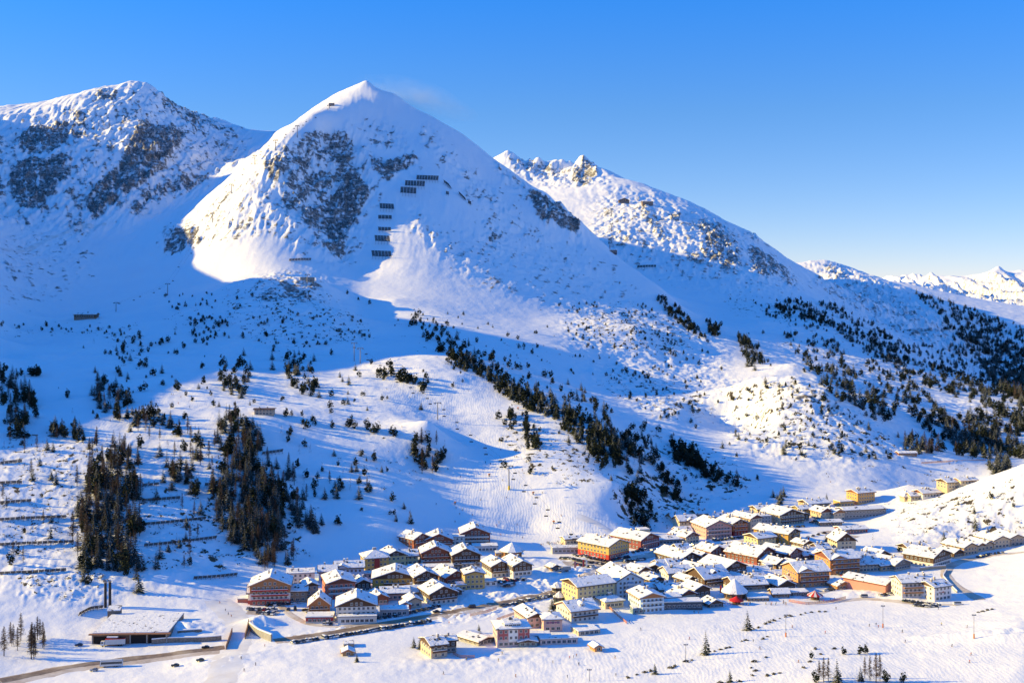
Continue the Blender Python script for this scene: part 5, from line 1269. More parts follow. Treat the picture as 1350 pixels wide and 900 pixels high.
# ------------------------------------------------------------------ dwarf pine scrub that pokes through the snow (nobody could count it)
def scrub_mass():
    mb_v, mb_n = [], 0
    spots = []
    specs = [(poly, val, d0, d1) for poly, val, s_, d0, d1 in SCRUB]
    for poly, val, d0, d1 in specs:
        xs = [p[0] for p in poly]; ys = [p[1] for p in poly]
        area = (max(xs)-min(xs))*(max(ys)-min(ys))
        n = int(area*.042*val)
        for _ in range(n):
            q = (random.uniform(min(xs), max(xs)), random.uniform(min(ys), max(ys)))
            if not inside_poly(q[0], q[1], poly): continue
            if float(perlin(np.array([q[0]/13.0]), np.array([q[1]/9.0]))[0]) < random.uniform(-.1, .35): continue
            p = at(q[0], q[1], d0, d1)
            if p is not None and p.y < d1 and not any((p.x-h_[0])**2+(p.y-h_[1])**2 < (max(h_[2], h_[3])*.7)**2 for h_ in HOUSES): spots.append(p)
    V = []
    for p in spots:
        for _ in range(random.choice((3, 5, 8))):
            c = np.array((p.x+random.gauss(0, 1.6), p.y+random.gauss(0, 1.6), p.z+random.uniform(.0, .9)))
            s = random.uniform(.35, .8)
            a = np.random.default_rng(int(abs(c[0]*1000))).normal(size=(4, 3))*s*(1, 1, .55)
            V.append(c+a)
    v = np.concatenate(V).astype(np.float32); n = len(v)//4
    me = bpy.data.meshes.new('dwarf_pine_scrub'); me.vertices.add(len(v)); me.vertices.foreach_set('co', v.ravel())
    q = np.arange(n)*4
    idx = np.stack([q, q+1, q+2, q, q+2, q+3], -1).ravel().astype(np.int32)
    me.loops.add(len(idx)); me.loops.foreach_set('vertex_index', idx); me.polygons.add(n*2); me.polygons.foreach_set('loop_start', np.arange(0, n*6, 3, dtype=np.int32))
    me.update(calc_edges=True); me.materials.append(SHRUBM)
    tag(link('dwarf_pine_scrub', me), 'low dwarf pine scrub poking through the snow of the stony slopes', 'scrub', None, 'stuff')
    print('SCRUB', len(spots))
scrub_mass()
# the shrub line across the near snowfield: single bushes
BUSHM = []
for s in range(3):
    rnd = random.Random(s+7); mb = MB()
    for _ in range(60):
        d = Vector((rnd.gauss(0, 1), rnd.gauss(0, 1), abs(rnd.gauss(0, .8)))).normalized()
        q = Vector((d.x*1.1, d.y*.8, d.z*.8))*rnd.uniform(.4, 1)
        tri_leaf(mb, q, rnd.uniform(.2, .38), (d+Vector((rnd.gauss(0, .5), rnd.gauss(0, .5), rnd.gauss(0, .5)))).normalized(), 1, rnd)
    BUSHM.append(mb.mesh('bush', SHRUBM))
BPTS = [(828,893),(840,889),(850,886),(858,884),(884,880),(890,878),(905,872),(912,870),(942,858),(950,856),(957,854),(962,853),(978,845),(984,844),(994,829),(1000,827),(1009,822),(1014,820),(1020,818),(1028,815),(1036,813),(1042,812),(1056,810),(1062,808),(1070,807),(1080,806),(1088,806),(1006,842),(1012,839),(1010,866),(995,872),(990,880),(996,884),(992,890),(1012,890),(1020,888),(1028,887),(1060,880),(1068,872),(1075,855),(1082,862),(1100,855),(1296,806),(1302,804),(1308,803),(1290,807),(950,900),(960,899),(975,898)]
for i, q in enumerate(BPTS):
    p = at(q[0], q[1])
    o = link('bush', BUSHM[i % 3]); o.location = p; s = random.uniform(.9, 1.7); o.scale = (s*1.2, s, s*.9); o.rotation_euler = (0, 0, random.uniform(0, 6))
    line_ = q[0] < 1100 and q[1] < 846 or q[0] < 970
    tag(o, 'low snowy bush on the shrub line across the near snowfield' if line_ and q[0] < 1200 else ('low bush beside the snow bank at the right of the snowfield' if q[0] > 1200 else 'low bush on the nearest bottom part of the snowfield'), 'bush', 'bushes on the shrub line' if line_ else ('bushes by the snow bank' if q[0] > 1200 else 'bushes on the nearest snow'))
# ------------------------------------------------------------------ roads
def pathpts(pts, step=3.0, dmin=560):
    P = [at(*q, dmin) for q in pts]; out = []
    for a, b in zip(P[:-1], P[1:]):
        n = max(1, int((b-a).length/step))
        out += [a.lerp(b, k/n) for k in range(n)]
    out.append(P[-1])
    # soften corners
    for _ in range(4):
        out = [out[0]] + [(out[i-1]+out[i]*2+out[i+1])/4 for i in range(1, len(out)-1)] + [out[-1]]
    return out
def road(name, pts, width, mat, lift=.12, strips=6, step=3.0):
    P = pathpts(pts, step); mb = MB()
    vs, fs = [], []
    for i, p in enumerate(P):
        d = (P[min(i+1, len(P)-1)]-P[max(i-1, 0)]); d.z = 0; d.normalize(); s = Vector((-d.y, d.x, 0))
        ww = width*(1+.06*math.sin(i*.9)+.05*math.sin(i*.37))
        for k in range(strips+1):
            q = p + s*ww*(k/strips-.5)
            vs.append((q.x, q.y, ground(q.x, q.y)+lift - (.25 if k in (0, strips) else 0)))
    n = strips+1
    for i in range(len(P)-1):
        for k in range(strips): fs.append((i*n+k+1, i*n+k, (i+1)*n+k, (i+1)*n+k+1))
    o = MB().add(vs, fs).obj(name, mat, None, True); o['kind'] = 'structure'
    return o, P
def dirty_road(name, a, b, c):
    m, nt, bs = new_mat(name)
    pos = N(nt, 'ShaderNodeNewGeometry').outputs['Position']
    n1_ = noise(nt, pos, .35, 5, .7); n2_ = noise(nt, pos, .06, 3, .6)
    col = mixc(nt, ramp(nt, n1_, .35, .65), a, b)
    nt.links.new(mixc(nt, ramp(nt, n2_, .45, .62), col, c), bs.inputs['Base Color']); bs.inputs['Roughness'].default_value = .6
    return m
SALT = dirty_road('salted_asphalt', (.15, .105, .065), (.28, .20, .125), (.38, .30, .20))
SLUSH = dirty_road('brown_slush', (.42, .34, .26), (.58, .50, .42), (.66, .60, .54))
TRACK = dirty_road('packed_snow_track', (.76, .755, .75), (.82, .82, .82), (.72, .70, .68))
road('shoulder', [(0,900),(80,882),(160,872),(230,863),(297,856)], 19, SLUSH, .06)
road('road', [(0,897),(80,880),(160,869),(230,861),(296,853)], 8.5, SALT, .2)
road('shoulder', [(362,845),(430,836),(500,824),(560,814),(640,799),(700,788),(736,780)], 16, SLUSH, .06)
road('road', [(362,844),(430,834.5),(500,822.5),(560,812),(640,797),(700,786),(734,779)], 8, SALT, .2)
road('street', [(734,779),(760,765),(790,748),(820,741),(850,733),(880,727),(920,720),(960,716),(985,712),(1005,722)], 9, SLUSH, .15)
road('parking_lot', [(742,741),(770,738),(800,742)], 36, SLUSH, .1)
road('parking_lot', [(326,806),(345,807),(368,808)], 13, SLUSH, .1)
road('street', [(1262,741),(1250,747),(1246,757),(1256,770),(1280,783),(1292,790)], 9, SLUSH, .15)
road('street', [(1262,741),(1285,735),(1320,730),(1350,727)], 8, SLUSH, .15)
road('street', [(1080,782),(1110,770),(1135,756),(1150,745)], 7, SLUSH, .15)
road('street', [(1095,793),(1140,788),(1180,792),(1230,797),(1270,796)], 7, SLUSH, .12)
road('street', [(1085,700),(1110,706),(1130,708)], 14, SLUSH, .12)
road('ski_track', [(286,790),(298,800),(312,815),(318,832),(305,860),(290,900)], 22, TRACK, .08)
road('street', [(370,798),(383,810),(405,822),(440,826),(490,822)], 6, SLUSH, .12)
road('ski_track', [(762,680),(795,693),(812,706)], 8, TRACK, .1)
road('ski_track', [(5,329),(60,316),(110,300),(140,296)], 12, TRACK, .5)
# ------------------------------------------------------------------ cars
GLASSC = GLASS
TYRE = paint('tyre_rubber', (.018, .018, .02), .8, .1)
RED = paint('tail_light', (.4, .01, .01), .3, .05)
def car_meshes(van=False):
    L, W = (2.5, .95) if van else (2.15, .88)
    hb = .95 if not van else 1.15; ht = 1.48 if not van else 2.05
    mb = MB()
    side = [(-L,.35),(-L,hb*.92),(-L*.97,hb),(-L*.40 if not van else -L*.68,hb+.02),(L*.92,hb),(L,hb*.8),(L,.35)]
    # body with rounded shoulders
    mb.hull([(x, -W, z) for x, z in side], [(x, W, z) for x, z in side])
    body = mb
    c0, c1, c2, c3 = (-L*.42, -L*.16, L*.5, L*.86) if not van else (-L*.7, -L*.52, L*.88, L*.96)
    glass = MB().hull([(c0,-W*.93,hb+.02),(c3,-W*.93,hb+.02),(c3,W*.93,hb+.02),(c0,W*.93,hb+.02)], [(c1,-W*.74,ht-.03),(c2,-W*.74,ht-.03),(c2,W*.74,ht-.03),(c1,W*.74,ht-.03)])
    roof = MB().hull([(c1-.02,-W*.76,ht-.03),(c2+.02,-W*.76,ht-.03),(c2+.02,W*.76,ht-.03),(c1-.02,W*.76,ht-.03)], [(c1+.1,-W*.66,ht+.05),(c2-.1,-W*.66,ht+.05),(c2-.1,W*.66,ht+.05),(c1+.1,W*.66,ht+.05)])
    wheel = MB().cyl((0,-.1,0),(0,.1,0),.33,.33,10,0).cyl((0,-.115,0),(0,.115,0),.18,.18,8,1)
    snowcap = MB().hull([(c1,-W*.72,ht+.053),(c2,-W*.72,ht+.053),(c2,W*.72,ht+.053),(c1,W*.72,ht+.053)], [(c1+.2,-W*.55,ht+.22),(c2-.2,-W*.55,ht+.2),(c2-.2,W*.55,ht+.21),(c1+.2,W*.55,ht+.2)])
    return body, glass, roof, wheel, snowcap, L
CARCOL = {'black': (.012,.012,.014), 'dark blue': (.015,.025,.07), 'grey': (.10,.105,.11), 'silver': (.34,.35,.37), 'white': (.6,.6,.6), 'red': (.30,.02,.02), 'dark green': (.02,.045,.03)}
PROTO = {}
whm = {}
for van in (0, 1):
    body, glass, roof, wheel, snowcap, L = car_meshes(bool(van))
    gm = glass.mesh('car_glass', GLASS); wm_ = wheel.mesh('car_wheel', [TYRE, METAL]); sm_ = snowcap.mesh('snow_cap', SNOW)
    for cn, c in CARCOL.items():
        pm = paint('car_paint', c, .3, .04, .5, .1, .6)
        PROTO[(cn, van)] = (body.mesh('car_body', pm), gm, roof.mesh('car_roof', pm), wm_, sm_, L)
NCAR = [0]
def car(p, rz, cn, van, where_, group, snowy=False):
    bm_, gm, rm_, wm_, sm_, L = PROTO[(cn, van)]
    t = link('parked_van' if van else 'parked_car', None); t.location = (p.x, p.y, ground(p.x, p.y)+.12); t.rotation_euler = (0, 0, rz)
    tag(t, f'{cn} {"van" if van else "car"}{" with snowy roof" if snowy else ""} {where_}', 'van' if van else 'car', group)
    link('body', bm_, t); link('window', gm, t); link('roof', rm_, t)
    for sx in (-1, 1):
        for sy in (-1, 1):
            w_ = link('wheel', wm_, t); w_.location = (sx*L*.62, sy*.84, .33)
    if snowy: link('snow_cap', sm_, t)
    NCAR[0] += 1
def cars(pts, n, where_, group, ang=None, jit=.12, dark=.55, snow=.3, off=0, van=.1, cross=True, dmin=560):
    P = pathpts(pts, .5, dmin)
    for i in range(n):
        f = (i+.5)/n*(len(P)-1); a = P[int(f)]; b = P[min(int(f)+4, len(P)-1)]; a2 = P[max(int(f)-4, 0)]
        d = b-a2; base = math.atan2(d.y, d.x)
        rz = base + (math.pi/2 if cross else 0) + random.gauss(0, jit) + random.choice((0, math.pi))
        s = Vector((-math.sin(base), math.cos(base), 0))*(off+random.gauss(0, .25))
        cn = random.choices(list(CARCOL), (dark*3, dark*1.3, 1, 1.1, 1.0, .35, .2))[0]
        if random.random() < .06: continue
        car(a+s, rz, cn, int(random.random() < van), where_, group, random.random() < snow)
cars([(382,845),(460,834),(520,824),(562,817)], 44, 'in the long row along the western main road', 'cars along the western main road', off=-4.5, snow=.6)
cars([(455,817),(478,816),(500,815)], 11, 'parked before the white veranda', 'cars before the white veranda', off=0)
cars([(500,817),(530,813),(560,806),(585,800)], 15, 'at the roadside bar', 'cars at the roadside bar', off=3)
cars([(326,803),(345,804),(366,805)], 11, 'in the upper row below the orange gabled hotel', 'cars in the upper row of the western lot')
cars([(335,808),(350,809),(362,810)], 8, 'in the lower row below the orange gabled hotel', 'cars in the lower row of the western lot')
cars([(350,797),(376,795),(396,793)], 9, 'close to the front of the orange gabled hotel', 'cars before the orange gabled hotel', off=-2)
cars([(376,804),(400,803),(410,808)], 5, 'beside the steep brown chalet', 'cars beside the steep brown chalet')
cars([(425,823),(440,823)], 3, 'beside the maroon shop', 'cars beside the maroon shop')
cars([(655,768),(672,766),(695,764)], 12, 'in the row before the dark timber chalets', 'cars before the dark timber chalets', dark=1)
cars([(660,772),(680,770)], 6, 'in the front row before the dark timber chalets', 'front row before the dark timber chalets', dark=1)
cars([(740,736),(760,739),(780,742),(800,744)], 19, 'in the front row of the big parking lot', 'front row of the big lot', dark=1, snow=.1)
cars([(757,731),(775,735),(790,738),(803,741)], 16, 'in the second row of the big parking lot', 'second row of the big lot', dark=1, snow=.1)
cars([(762,728),(780,732),(796,736)], 12, 'in the hindmost row of the big parking lot', 'hindmost row of the big lot', dark=1, snow=.1)
cars([(757,744),(770,746),(782,747)], 9, 'in the nearest row of the big parking lot', 'nearest row of the big lot', dark=1, snow=.1)
cars([(765,726),(778,726)], 5, 'under the edge of the flat-roofed ski school', 'cars under the ski school', dark=1)
cars([(806,739),(818,736),(830,734)], 8, 'along the yellow and red hotel', 'cars along the yellow and red hotel', dark=.8)
cars([(822,741),(838,739),(850,737)], 9, 'on the street right of the big lot', 'cars on the street right of the big lot')
cars([(655,798),(670,796),(682,793)], 8, 'by the road right of the blue van', 'cars along the middle main road', off=-4, snow=.5)
cars([(688,791),(712,786),(735,781)], 11, 'in the row left of the cream yellow hotel', 'cars left of the cream yellow hotel', off=-4, snow=.5)
cars([(832,728),(845,726),(870,725)], 8, 'in the shade behind the yellow and red hotel', 'cars before the maroon hotel', dark=1)
cars([(892,721),(910,720),(935,716)], 12, 'on the street below the cream house', 'cars on the upper street')
cars([(940,713),(960,711),(985,708)], 10, 'before the upper pink and orange hotels', 'cars before the pink hotel', dark=1)
cars([(1018,700),(1040,695),(1062,694)], 9, 'before the big pale yellow chalet hotel', 'cars before the big pale yellow hotel', dark=1)
cars([(1078,684),(1070,690)], 4, 'below the dark yellow house', 'cars on the top street', dark=1)
cars([(1055,712),(1075,706),(1090,702)], 5, 'on the open square under the knoll', 'cars on the square under the knoll', cross=False)
cars([(1192,792),(1210,795),(1232,797)], 14, 'in the upper row at the apartment hotel', 'upper row before the apartment hotel', snow=.4)
cars([(1205,798),(1225,800),(1240,799)], 9, 'in the lower row at the apartment hotel', 'lower row before the apartment hotel', snow=.4)
cars([(1288,735),(1305,731),(1325,729)], 9, 'along the eastern road before the beige houses', 'cars on the eastern road', dark=.8)
cars([(1158,785),(1172,784),(1182,781)], 5, 'beside the long pink barn', 'cars beside the pink barn')
cars([(1106,757),(1114,760),(1120,757)], 4, 'between the two orange balcony hotels', 'cars between the orange hotels')
cars([(1088,779),(1098,778)], 3, 'on the lane by the small wooden shed', 'cars by the wooden shed', cross=False)
for (x, y, cn, v, rz, lab) in [(622,801,'dark blue',1,.35,'alone at the bend of the middle main road'),(575,807,'black',0,.35,'driving on the main road below the brown balcony chalet'),(1139,787,'silver',1,.05,'alone on the lane below the long pink barn'),(1096,777,'red',0,.3,'right before the nearer orange balcony hotel'),(231,878,'black',0,.2,'at the roadside left of the snow bridge'),(264,871,'dark green',0,.15,'parked at the roadside near the snow bridge'),(271,854,'black',0,.1,'beside the stone wall of the heating plant'),(104,851,'dark blue',0,.1,'left of the heating plant'),(1262,797,'white',1,.05,'at the end of the lane right of the apartment hotel'),(124,884,'silver',0,.2,'just behind the white coach')]:
    p = at(x, y); car(p, rz, cn, v, lab, None)
# ------------------------------------------------------------------ avalanche fences
FENCEWOOD = wood_material('weathered_steel', (.006, .006, .006), (.018, .016, .015))
FENCEWOOD2 = wood_material('weathered_fence_timber', (.04, .030, .024), (.10, .075, .058))
def avalanche_fence(pts, hpx, label, group, mat, dmin=560, spacing=4.0, lean=.55):
    P = pathpts(pts, 1.0, dmin)
    D = sum(p.y for p in P)/len(P); h = max(2.2, hpx*D/F)
    t = thing('avalanche_fence', label, 'avalanche fence', tuple(P[len(P)//2]), 0, group)
    o0 = Vector(t.location)
    L = [0]
    for a, b in zip(P[:-1], P[1:]): L.append(L[-1]+(b-a).length)
    tot = L[-1]; n = max(2, min(60, int(tot/spacing)))
    mb = MB()
    for i in range(n):
        f0, f1 = tot*i/n, tot*(i+.88)/n
        def at_(s):
            k = min(max(int(np.searchsorted(L, s))-1, 0), len(P)-2)
            return P[k].lerp(P[k+1], (s-L[k])/max(1e-6, L[k+1]-L[k]))
        a, b = at_(f0)-o0, at_(f1)-o0
        d = (b-a); d.z = 0; d.normalize(); up = Vector((d.y, -d.x, 0))   # leans towards the valley
        for r_ in range(6):          # horizontal steel bars of one frame
            z0, z1 = h*(.08+.155*r_), h*(.08+.155*r_+.13)
            q = [(a, z0), (b, z0), (b, z1), (a, z1)]
            front = [p_ + up*(z_*lean) + Vector((0, 0, z_)) for p_, z_ in q]
            back = [v - up*.12 for v in front]
            mb.add(front+back, [(0,1,2,3),(7,6,5,4),(0,4,5,1),(3,2,6,7),(1,5,6,2),(0,3,7,4)])
        top = a.lerp(b, .5) + up*(h*.75*lean) + Vector((0, 0, h*.75)); foot = a.lerp(b, .5) + up*(h*.95) + Vector((0, 0, -.4))
        foot.z = ground(foot.x+o0.x, foot.y+o0.y) - o0.z - .3
        pb = MB().cyl(top, foot, .13, .13, 5).cyl(a+Vector((0, 0, -.5)), a+up*(h*lean)+Vector((0, 0, h*1.02)), .16, .16, 5)
        pb.obj('post', mat, t)
    mb.obj('barrier_bars', mat, t)
    return t
UP = 'steel avalanche fences on the main mountain'
for q, hp, lab in [([(549,237),(564,237.5),(578,238)],6,'topmost steel avalanche fence on the main mountain'),([(534,245),(548,245.5),(560,246)],7,'second highest steel avalanche fence on the main mountain'),([(528,254.5),(538,255),(549,256)],8,'third highest steel avalanche fence, left under the second one'),([(501,275),(510,275.5),(520,276)],7,'highest fence of the lower column of avalanche fences'),([(499,288.5),(508,288.5),(517,289)],5,'second fence of the lower column of avalanche fences'),([(499,304),(508,304.5),(516,304.5)],5,'middle thin fence of the lower column of avalanche fences'),([(495,318),(505,318.5),(515,319)],8,'fourth fence of the lower column of avalanche fences'),([(491,338),(504,338.5),(517,339)],8,'lowest and widest fence of the lower column of avalanche fences')]:
    avalanche_fence(q, hp, lab, UP, FENCEWOOD, 1900, 5.0)
for q, lab in [([(586,241),(593,246),(596,250)],'upper short fence stub right of the topmost avalanche fence'),([(606,256),(611,261),(615,265)],'middle short fence stub on the right of the main face'),([(617,268),(621,270)],'lowest short fence stub on the right of the main face'),([(588,256),(592,257)],'tiny fence stub left of the middle stub')]:
    avalanche_fence(q, 4, lab, UP, FENCEWOOD, 1900, 5.0)
LOW = 'weathered avalanche fences on the left slope'
for q, lab in [([(0,612),(16,610),(30,609)],'highest short avalanche fence at the left picture edge'),([(0,638),(16,637),(30,637)],'second avalanche fence from above at the left picture edge'),([(0,664),(22,662),(42,661)],'third avalanche fence from above at the left picture edge'),([(0,686),(36,684),(88,682)],'fourth avalanche fence at the left, reaching to the dense wood'),([(0,719),(40,717),(98,715)],'fifth avalanche fence at the left, reaching to the dense wood'),([(0,757),(44,755),(88,752)],'lowest avalanche fence at the left, above the bushy slope'),
               ([(188,641),(200,640),(210,639)],'short avalanche fence right of the dense wood top'),([(188,661),(212,659),(238,657)],'upper long avalanche fence between the two woods'),([(180,693),(225,689),(272,684)],'middle long avalanche fence between the two woods'),([(190,720),(240,715),(286,709)],'lower long avalanche fence between the two woods'),([(255,763),(285,761),(313,758)],'short avalanche fence above the start of the village'),([(345,599),(360,597),(373,595)],'short avalanche fence right of the wood under the midway station'),([(270,640),(280,639)],'tiny avalanche fence at the edge of the central wood')]:
    avalanche_fence(q, 4.2, lab, LOW, FENCEWOOD2, 560, 3.2)
avalanche_fence([(103,811),(118,803),(136,801)], 3.5, 'curved stone-post fence left of the twin chimneys', LOW, FENCEWOOD2, 560, 2.5)
avalanche_fence([(381,344),(396,343),(410,343)], 3, 'low fence on the snow ledge under the rock face', UP, FENCEWOOD2, 1700, 5)
avalanche_fence([(840,353),(852,352),(865,352)], 3, 'long low barrier below the far plateau', UP, FENCEWOOD, 2300, 6)
# ------------------------------------------------------------------ heating plant, its chimneys, walls, snow bridge over the road
if pl_ is not None:
    base = pl_.matrix_basis
    D_ = pl_.location.y
    wpl = 98*D_/F; hwp = wpl/2; dpl = 42
    dkm = paint('bay_shade', (.012, .012, .014), .8, .1)  # near-black colour on solid panels paints the shade inside the open bays
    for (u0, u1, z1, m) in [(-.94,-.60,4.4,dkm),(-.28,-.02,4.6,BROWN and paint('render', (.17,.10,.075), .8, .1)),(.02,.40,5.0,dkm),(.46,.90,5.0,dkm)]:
        MB().box(u0*hwp, u1*hwp, -dpl/2-.25, -dpl/2-.06, .2, z1).obj('bay_panel', m, pl_)
    for u in (-.97,-.57,-.3,0,.43,.94): MB().box(u*hwp-.3, u*hwp+.3, -dpl/2-.9, -dpl/2-.3, -1, 5.6).obj('pillar', CONCRETE, pl_)
    MB().box(-hwp-1.2, hwp+1, -dpl/2-2.2, -dpl/2-.3, 5.62, 6.2).obj('eaves_beam', HONEY, pl_)
    ox = MB().box(-.56*hwp, -.30*hwp, -dpl/2-3.2, -dpl/2-.95, 0, 4.6).obj('office_box', paint('render', (.30,.15,.11), .8, .1), pl_)
    MB().box(-.57*hwp, -.29*hwp, -dpl/2-3.5, -dpl/2-2.23, 4.603, 5.1).obj('office_roof', SNOW, ox)
p = at(151, 815)
t = thing('boiler_house', 'grey boiler tower with snowy roof at the foot of the twin chimneys', 'boiler house', tuple(p), R(8))
MB().box(-3.6, 3.6, -3, 4, -6, 5.6).obj('wall', paint('render', (.13, .125, .12), .8, .1), t)
MB().hull([(-3.9,-3.4,5.6),(3.9,-3.4,5.6),(3.9,4.4,6.4),(-3.9,4.4,6.4)], [(-3.8,-3.3,6.2),(3.8,-3.3,6.2),(3.8,4.3,7.0),(-3.8,4.3,7.0)]).obj('roof_snow', SNOWROOF2, t)
for i, (x, lab) in enumerate([(139,'left one of the twin tall chimneys of the heating plant'),(145,'right one of the twin tall chimneys of the heating plant')]):
    p = at(x, 800 - i)
    t = thing('chimney_stack', lab, 'chimney', tuple(p), 0, 'twin chimneys of the heating plant')
    MB().cyl((0,0,-3), (0,0,15.2), .9, .8, 12).obj('shaft', DARKMETAL, t); MB().cyl((0,0,15.203), (0,0,16.0), .95, .95, 12).obj('cap', METAL, t)
def stone_wall(pts, h, label, mat, thick=1.2, name='retaining_wall', snow=True):
    P = pathpts(pts, 2.0); o0 = P[0]; t = thing(name, label, 'wall', tuple(o0))
    mb, sb = MB(), MB()
    for a, b in zip(P[:-1], P[1:]):
        d = b-a; d.z = 0; d.normalize(); s = Vector((-d.y, d.x, 0))*thick/2
        q = [a-s-o0, b-s-o0, b+s-o0, a+s-o0]
        mb.hull([v-Vector((0,0,2)) for v in q], [v+Vector((0,0,h)) for v in q])
        sb.hull([v+Vector((0,0,h+.003)) for v in q], [v+Vector((0,0,h+.5)) for v in q])
    mb.obj('masonry', mat, t)
    if snow: sb.obj('snow_cap', SNOW, t)
    return t
stone_wall([(200,848),(220,846),(245,845.5),(270,845),(292,843)], 2.6, 'long rubble stone wall right of the heating plant', STONE, 1.6)
stone_wall([(200,838),(210,835),(222,834)], 3.4, 'short curved rubble wall at the right corner of the heating plant', STONE, 1.6)
stone_wall([(234,833),(248,832),(266,831)], 1.0, 'row of dark boulders along the snow-covered ramp', STONE, 1.5, 'boulder_row')
stone_wall([(329,829),(340,838),(358,845)], 4.0, 'grey retaining wall where the main road leaves the ski bridge', CONCRETE, 1.0)
stone_wall([(306,833),(302,845),(298,856)], 2.6, 'brown wooden parapet on the left of the ski bridge', paint('parapet_wood', (.30, .17, .10)), .5, 'bridge_parapet', False)
stone_wall([(328,822),(326,832),(323,842)], 3.0, 'brown wooden parapet on the right of the ski bridge', paint('parapet_wood', (.30, .17, .10)), .5, 'bridge_parapet', False)
stone_wall([(1213,752),(1228,750),(1247,749)], 2.2, 'beige retaining wall under the white house at the road bend', paint('beige_wall', (.40,.33,.24)), .8)
stone_wall([(1248,752),(1243,760),(1254,773),(1262,781)], 1.0, 'snowy low wall along the left side of the road bend', CONCRETE, .6, 'road_wall')
# ------------------------------------------------------------------ lorry, coach, tanker
def vehicle(px, py, rz, name, label, cat, L, W, Hh, bodycol, topcol, cab=None, win=False):
    p = at(px, py); t = thing(name, label, cat, (p.x, p.y, p.z+.15), rz)
    bm_ = paint('coachwork', bodycol, .4, .05); tm_ = paint('coachwork', topcol, .4, .05)
    hl = L/2
    if cab:
        MB().hull([(-hl,-W/2,.7),(-hl+2.2,-W/2,.7),(-hl+2.2,W/2,.7),(-hl,W/2,.7)], [(-hl+.25,-W/2+.05,2.9),(-hl+2.2,-W/2+.05,3.0),(-hl+2.2,W/2-.05,3.0),(-hl+.25,W/2-.05,2.9)]).obj('cab', paint('coachwork', cab, .4, .05), t)
        MB().box(-hl+.02, -hl+.5, -W/2+.2, W/2-.2, 1.75, 2.6).box(-hl+.5, -hl+1.6, -W/2-.02, W/2+.02, 1.8, 2.6).obj('windscreen', GLASS, t)
        MB().box(-hl+2.5, hl, -W/2, W/2, 1.0, Hh*.97).obj('cargo_box', bm_, t); MB().box(-hl+2.48, hl+.02, -W/2-.02, W/2+.02, Hh*.97+.003, Hh).obj('roof', tm_, t)
    else:
        MB().hull([(-hl,-W/2,.45),(hl,-W/2,.45),(hl,W/2,.45),(-hl,W/2,.45)], [(-hl+.1,-W/2,Hh-.35),(hl-.1,-W/2,Hh-.35),(hl-.1,W/2,Hh-.35),(-hl+.1,W/2,Hh-.35)]).obj('body', bm_, t)
        MB().hull([(-hl+.1,-W/2,Hh-.347),(hl-.1,-W/2,Hh-.347),(hl-.1,W/2,Hh-.347),(-hl+.1,W/2,Hh-.347)], [(-hl+.4,-W/2+.25,Hh),(hl-.4,-W/2+.25,Hh),(hl-.4,W/2-.25,Hh),(-hl+.4,W/2-.25,Hh)]).obj('roof', tm_, t)
        MB().box(-hl+.6, hl-.3, -W/2-.03, W/2+.03, 1.55, Hh-.75).box(-hl-.02, -hl+.25, -W/2+.2, W/2-.2, 1.2, Hh-.7).obj('window_band', GLASS, t)
    wm_ = MB().cyl((0,-.16,0), (0,.16,0), .5, .5, 12).mesh('wheel', TYRE)
    for x in ((-hl+1.3, hl-2.2, hl-3.4) if cab else (-hl+2.6, hl-3.0, hl-4.2)):
        for y in (-1, 1):
            o = link('wheel', wm_, t); o.location = (x, y*(W/2-.17), .5)
    return t
vehicle(149, 851, R(9), 'lorry', 'white lorry with red top parked before the heating plant', 'lorry', 13.5, 2.6, 4.0, (.50,.50,.50), (.42,.03,.03), cab=(.6,.6,.6))
vehicle(147, 878, R(10), 'coach', 'white coach with dark window band on the western main road', 'coach', 11.8, 2.55, 3.5, (.58,.58,.57), (.45,.46,.48))
vehicle(744, 753, R(20), 'lorry', 'grey lorry at the near corner of the big parking lot', 'lorry', 9, 2.5, 3.6, (.33,.31,.29), (.6,.6,.6), cab=(.4,.38,.36))
# ------------------------------------------------------------------ tents and umbrellas
def striped_canopy(px, py, r_, h, label, cols, n=16, name='umbrella_bar'):
    p = at(px, py); t = thing(name, label, 'umbrella bar', (p.x, p.y+r_*.6, p.z))
    mb = MB()
    for k in range(n):
        a0, a1 = 2*math.pi*k/n, 2*math.pi*(k+1)/n
        P0, P1 = (math.cos(a0)*r_, math.sin(a0)*r_), (math.cos(a1)*r_, math.sin(a1)*r_)
        m0, m1 = (P0[0]*.5, P0[1]*.5), (P1[0]*.5, P1[1]*.5)
        b = len(mb.v)
        mb.add([(*P0, h), (*P1, h), (*m1, h*1.42), (*m0, h*1.42), (0, 0, h*1.95), (*P0, h-.5), (*P1, h-.5)], [(0,1,2,3),(3,2,4),(5,6,1,0)], k % 2)
    mb.obj('canopy', [paint('canopy_cloth', cols[0], .6, .06), paint('canopy_cloth', cols[1], .6, .06)], t)
    MB().cyl((0,0,-1), (0,0,h*1.9), .12, .1, 8).obj('mast', METAL, t)
    MB().lathe([(r_*.55,-1),(r_*.55,1.2),(r_*.6,1.2),(r_*.6,1.35),(.1,1.35)], 16).obj('counter', DARKWOOD, t)
    for k in range(8):
        a = 2*math.pi*k/8; MB().cyl((math.cos(a)*r_*.97, math.sin(a)*r_*.97, -1), (math.cos(a)*r_*.97, math.sin(a)*r_*.97, h), .07, .07, 6).obj('post', METAL, t)
    return t
striped_canopy(1076, 791, 5.0, 3.0, 'red and white striped umbrella bar at the snowfield edge', ((.50,.03,.03),(.66,.6,.58)))
striped_canopy(972, 797, 4.6, 2.6, 'bright red umbrella bar in front of the round brown bar', ((.52,.02,.02),(.50,.02,.02)))
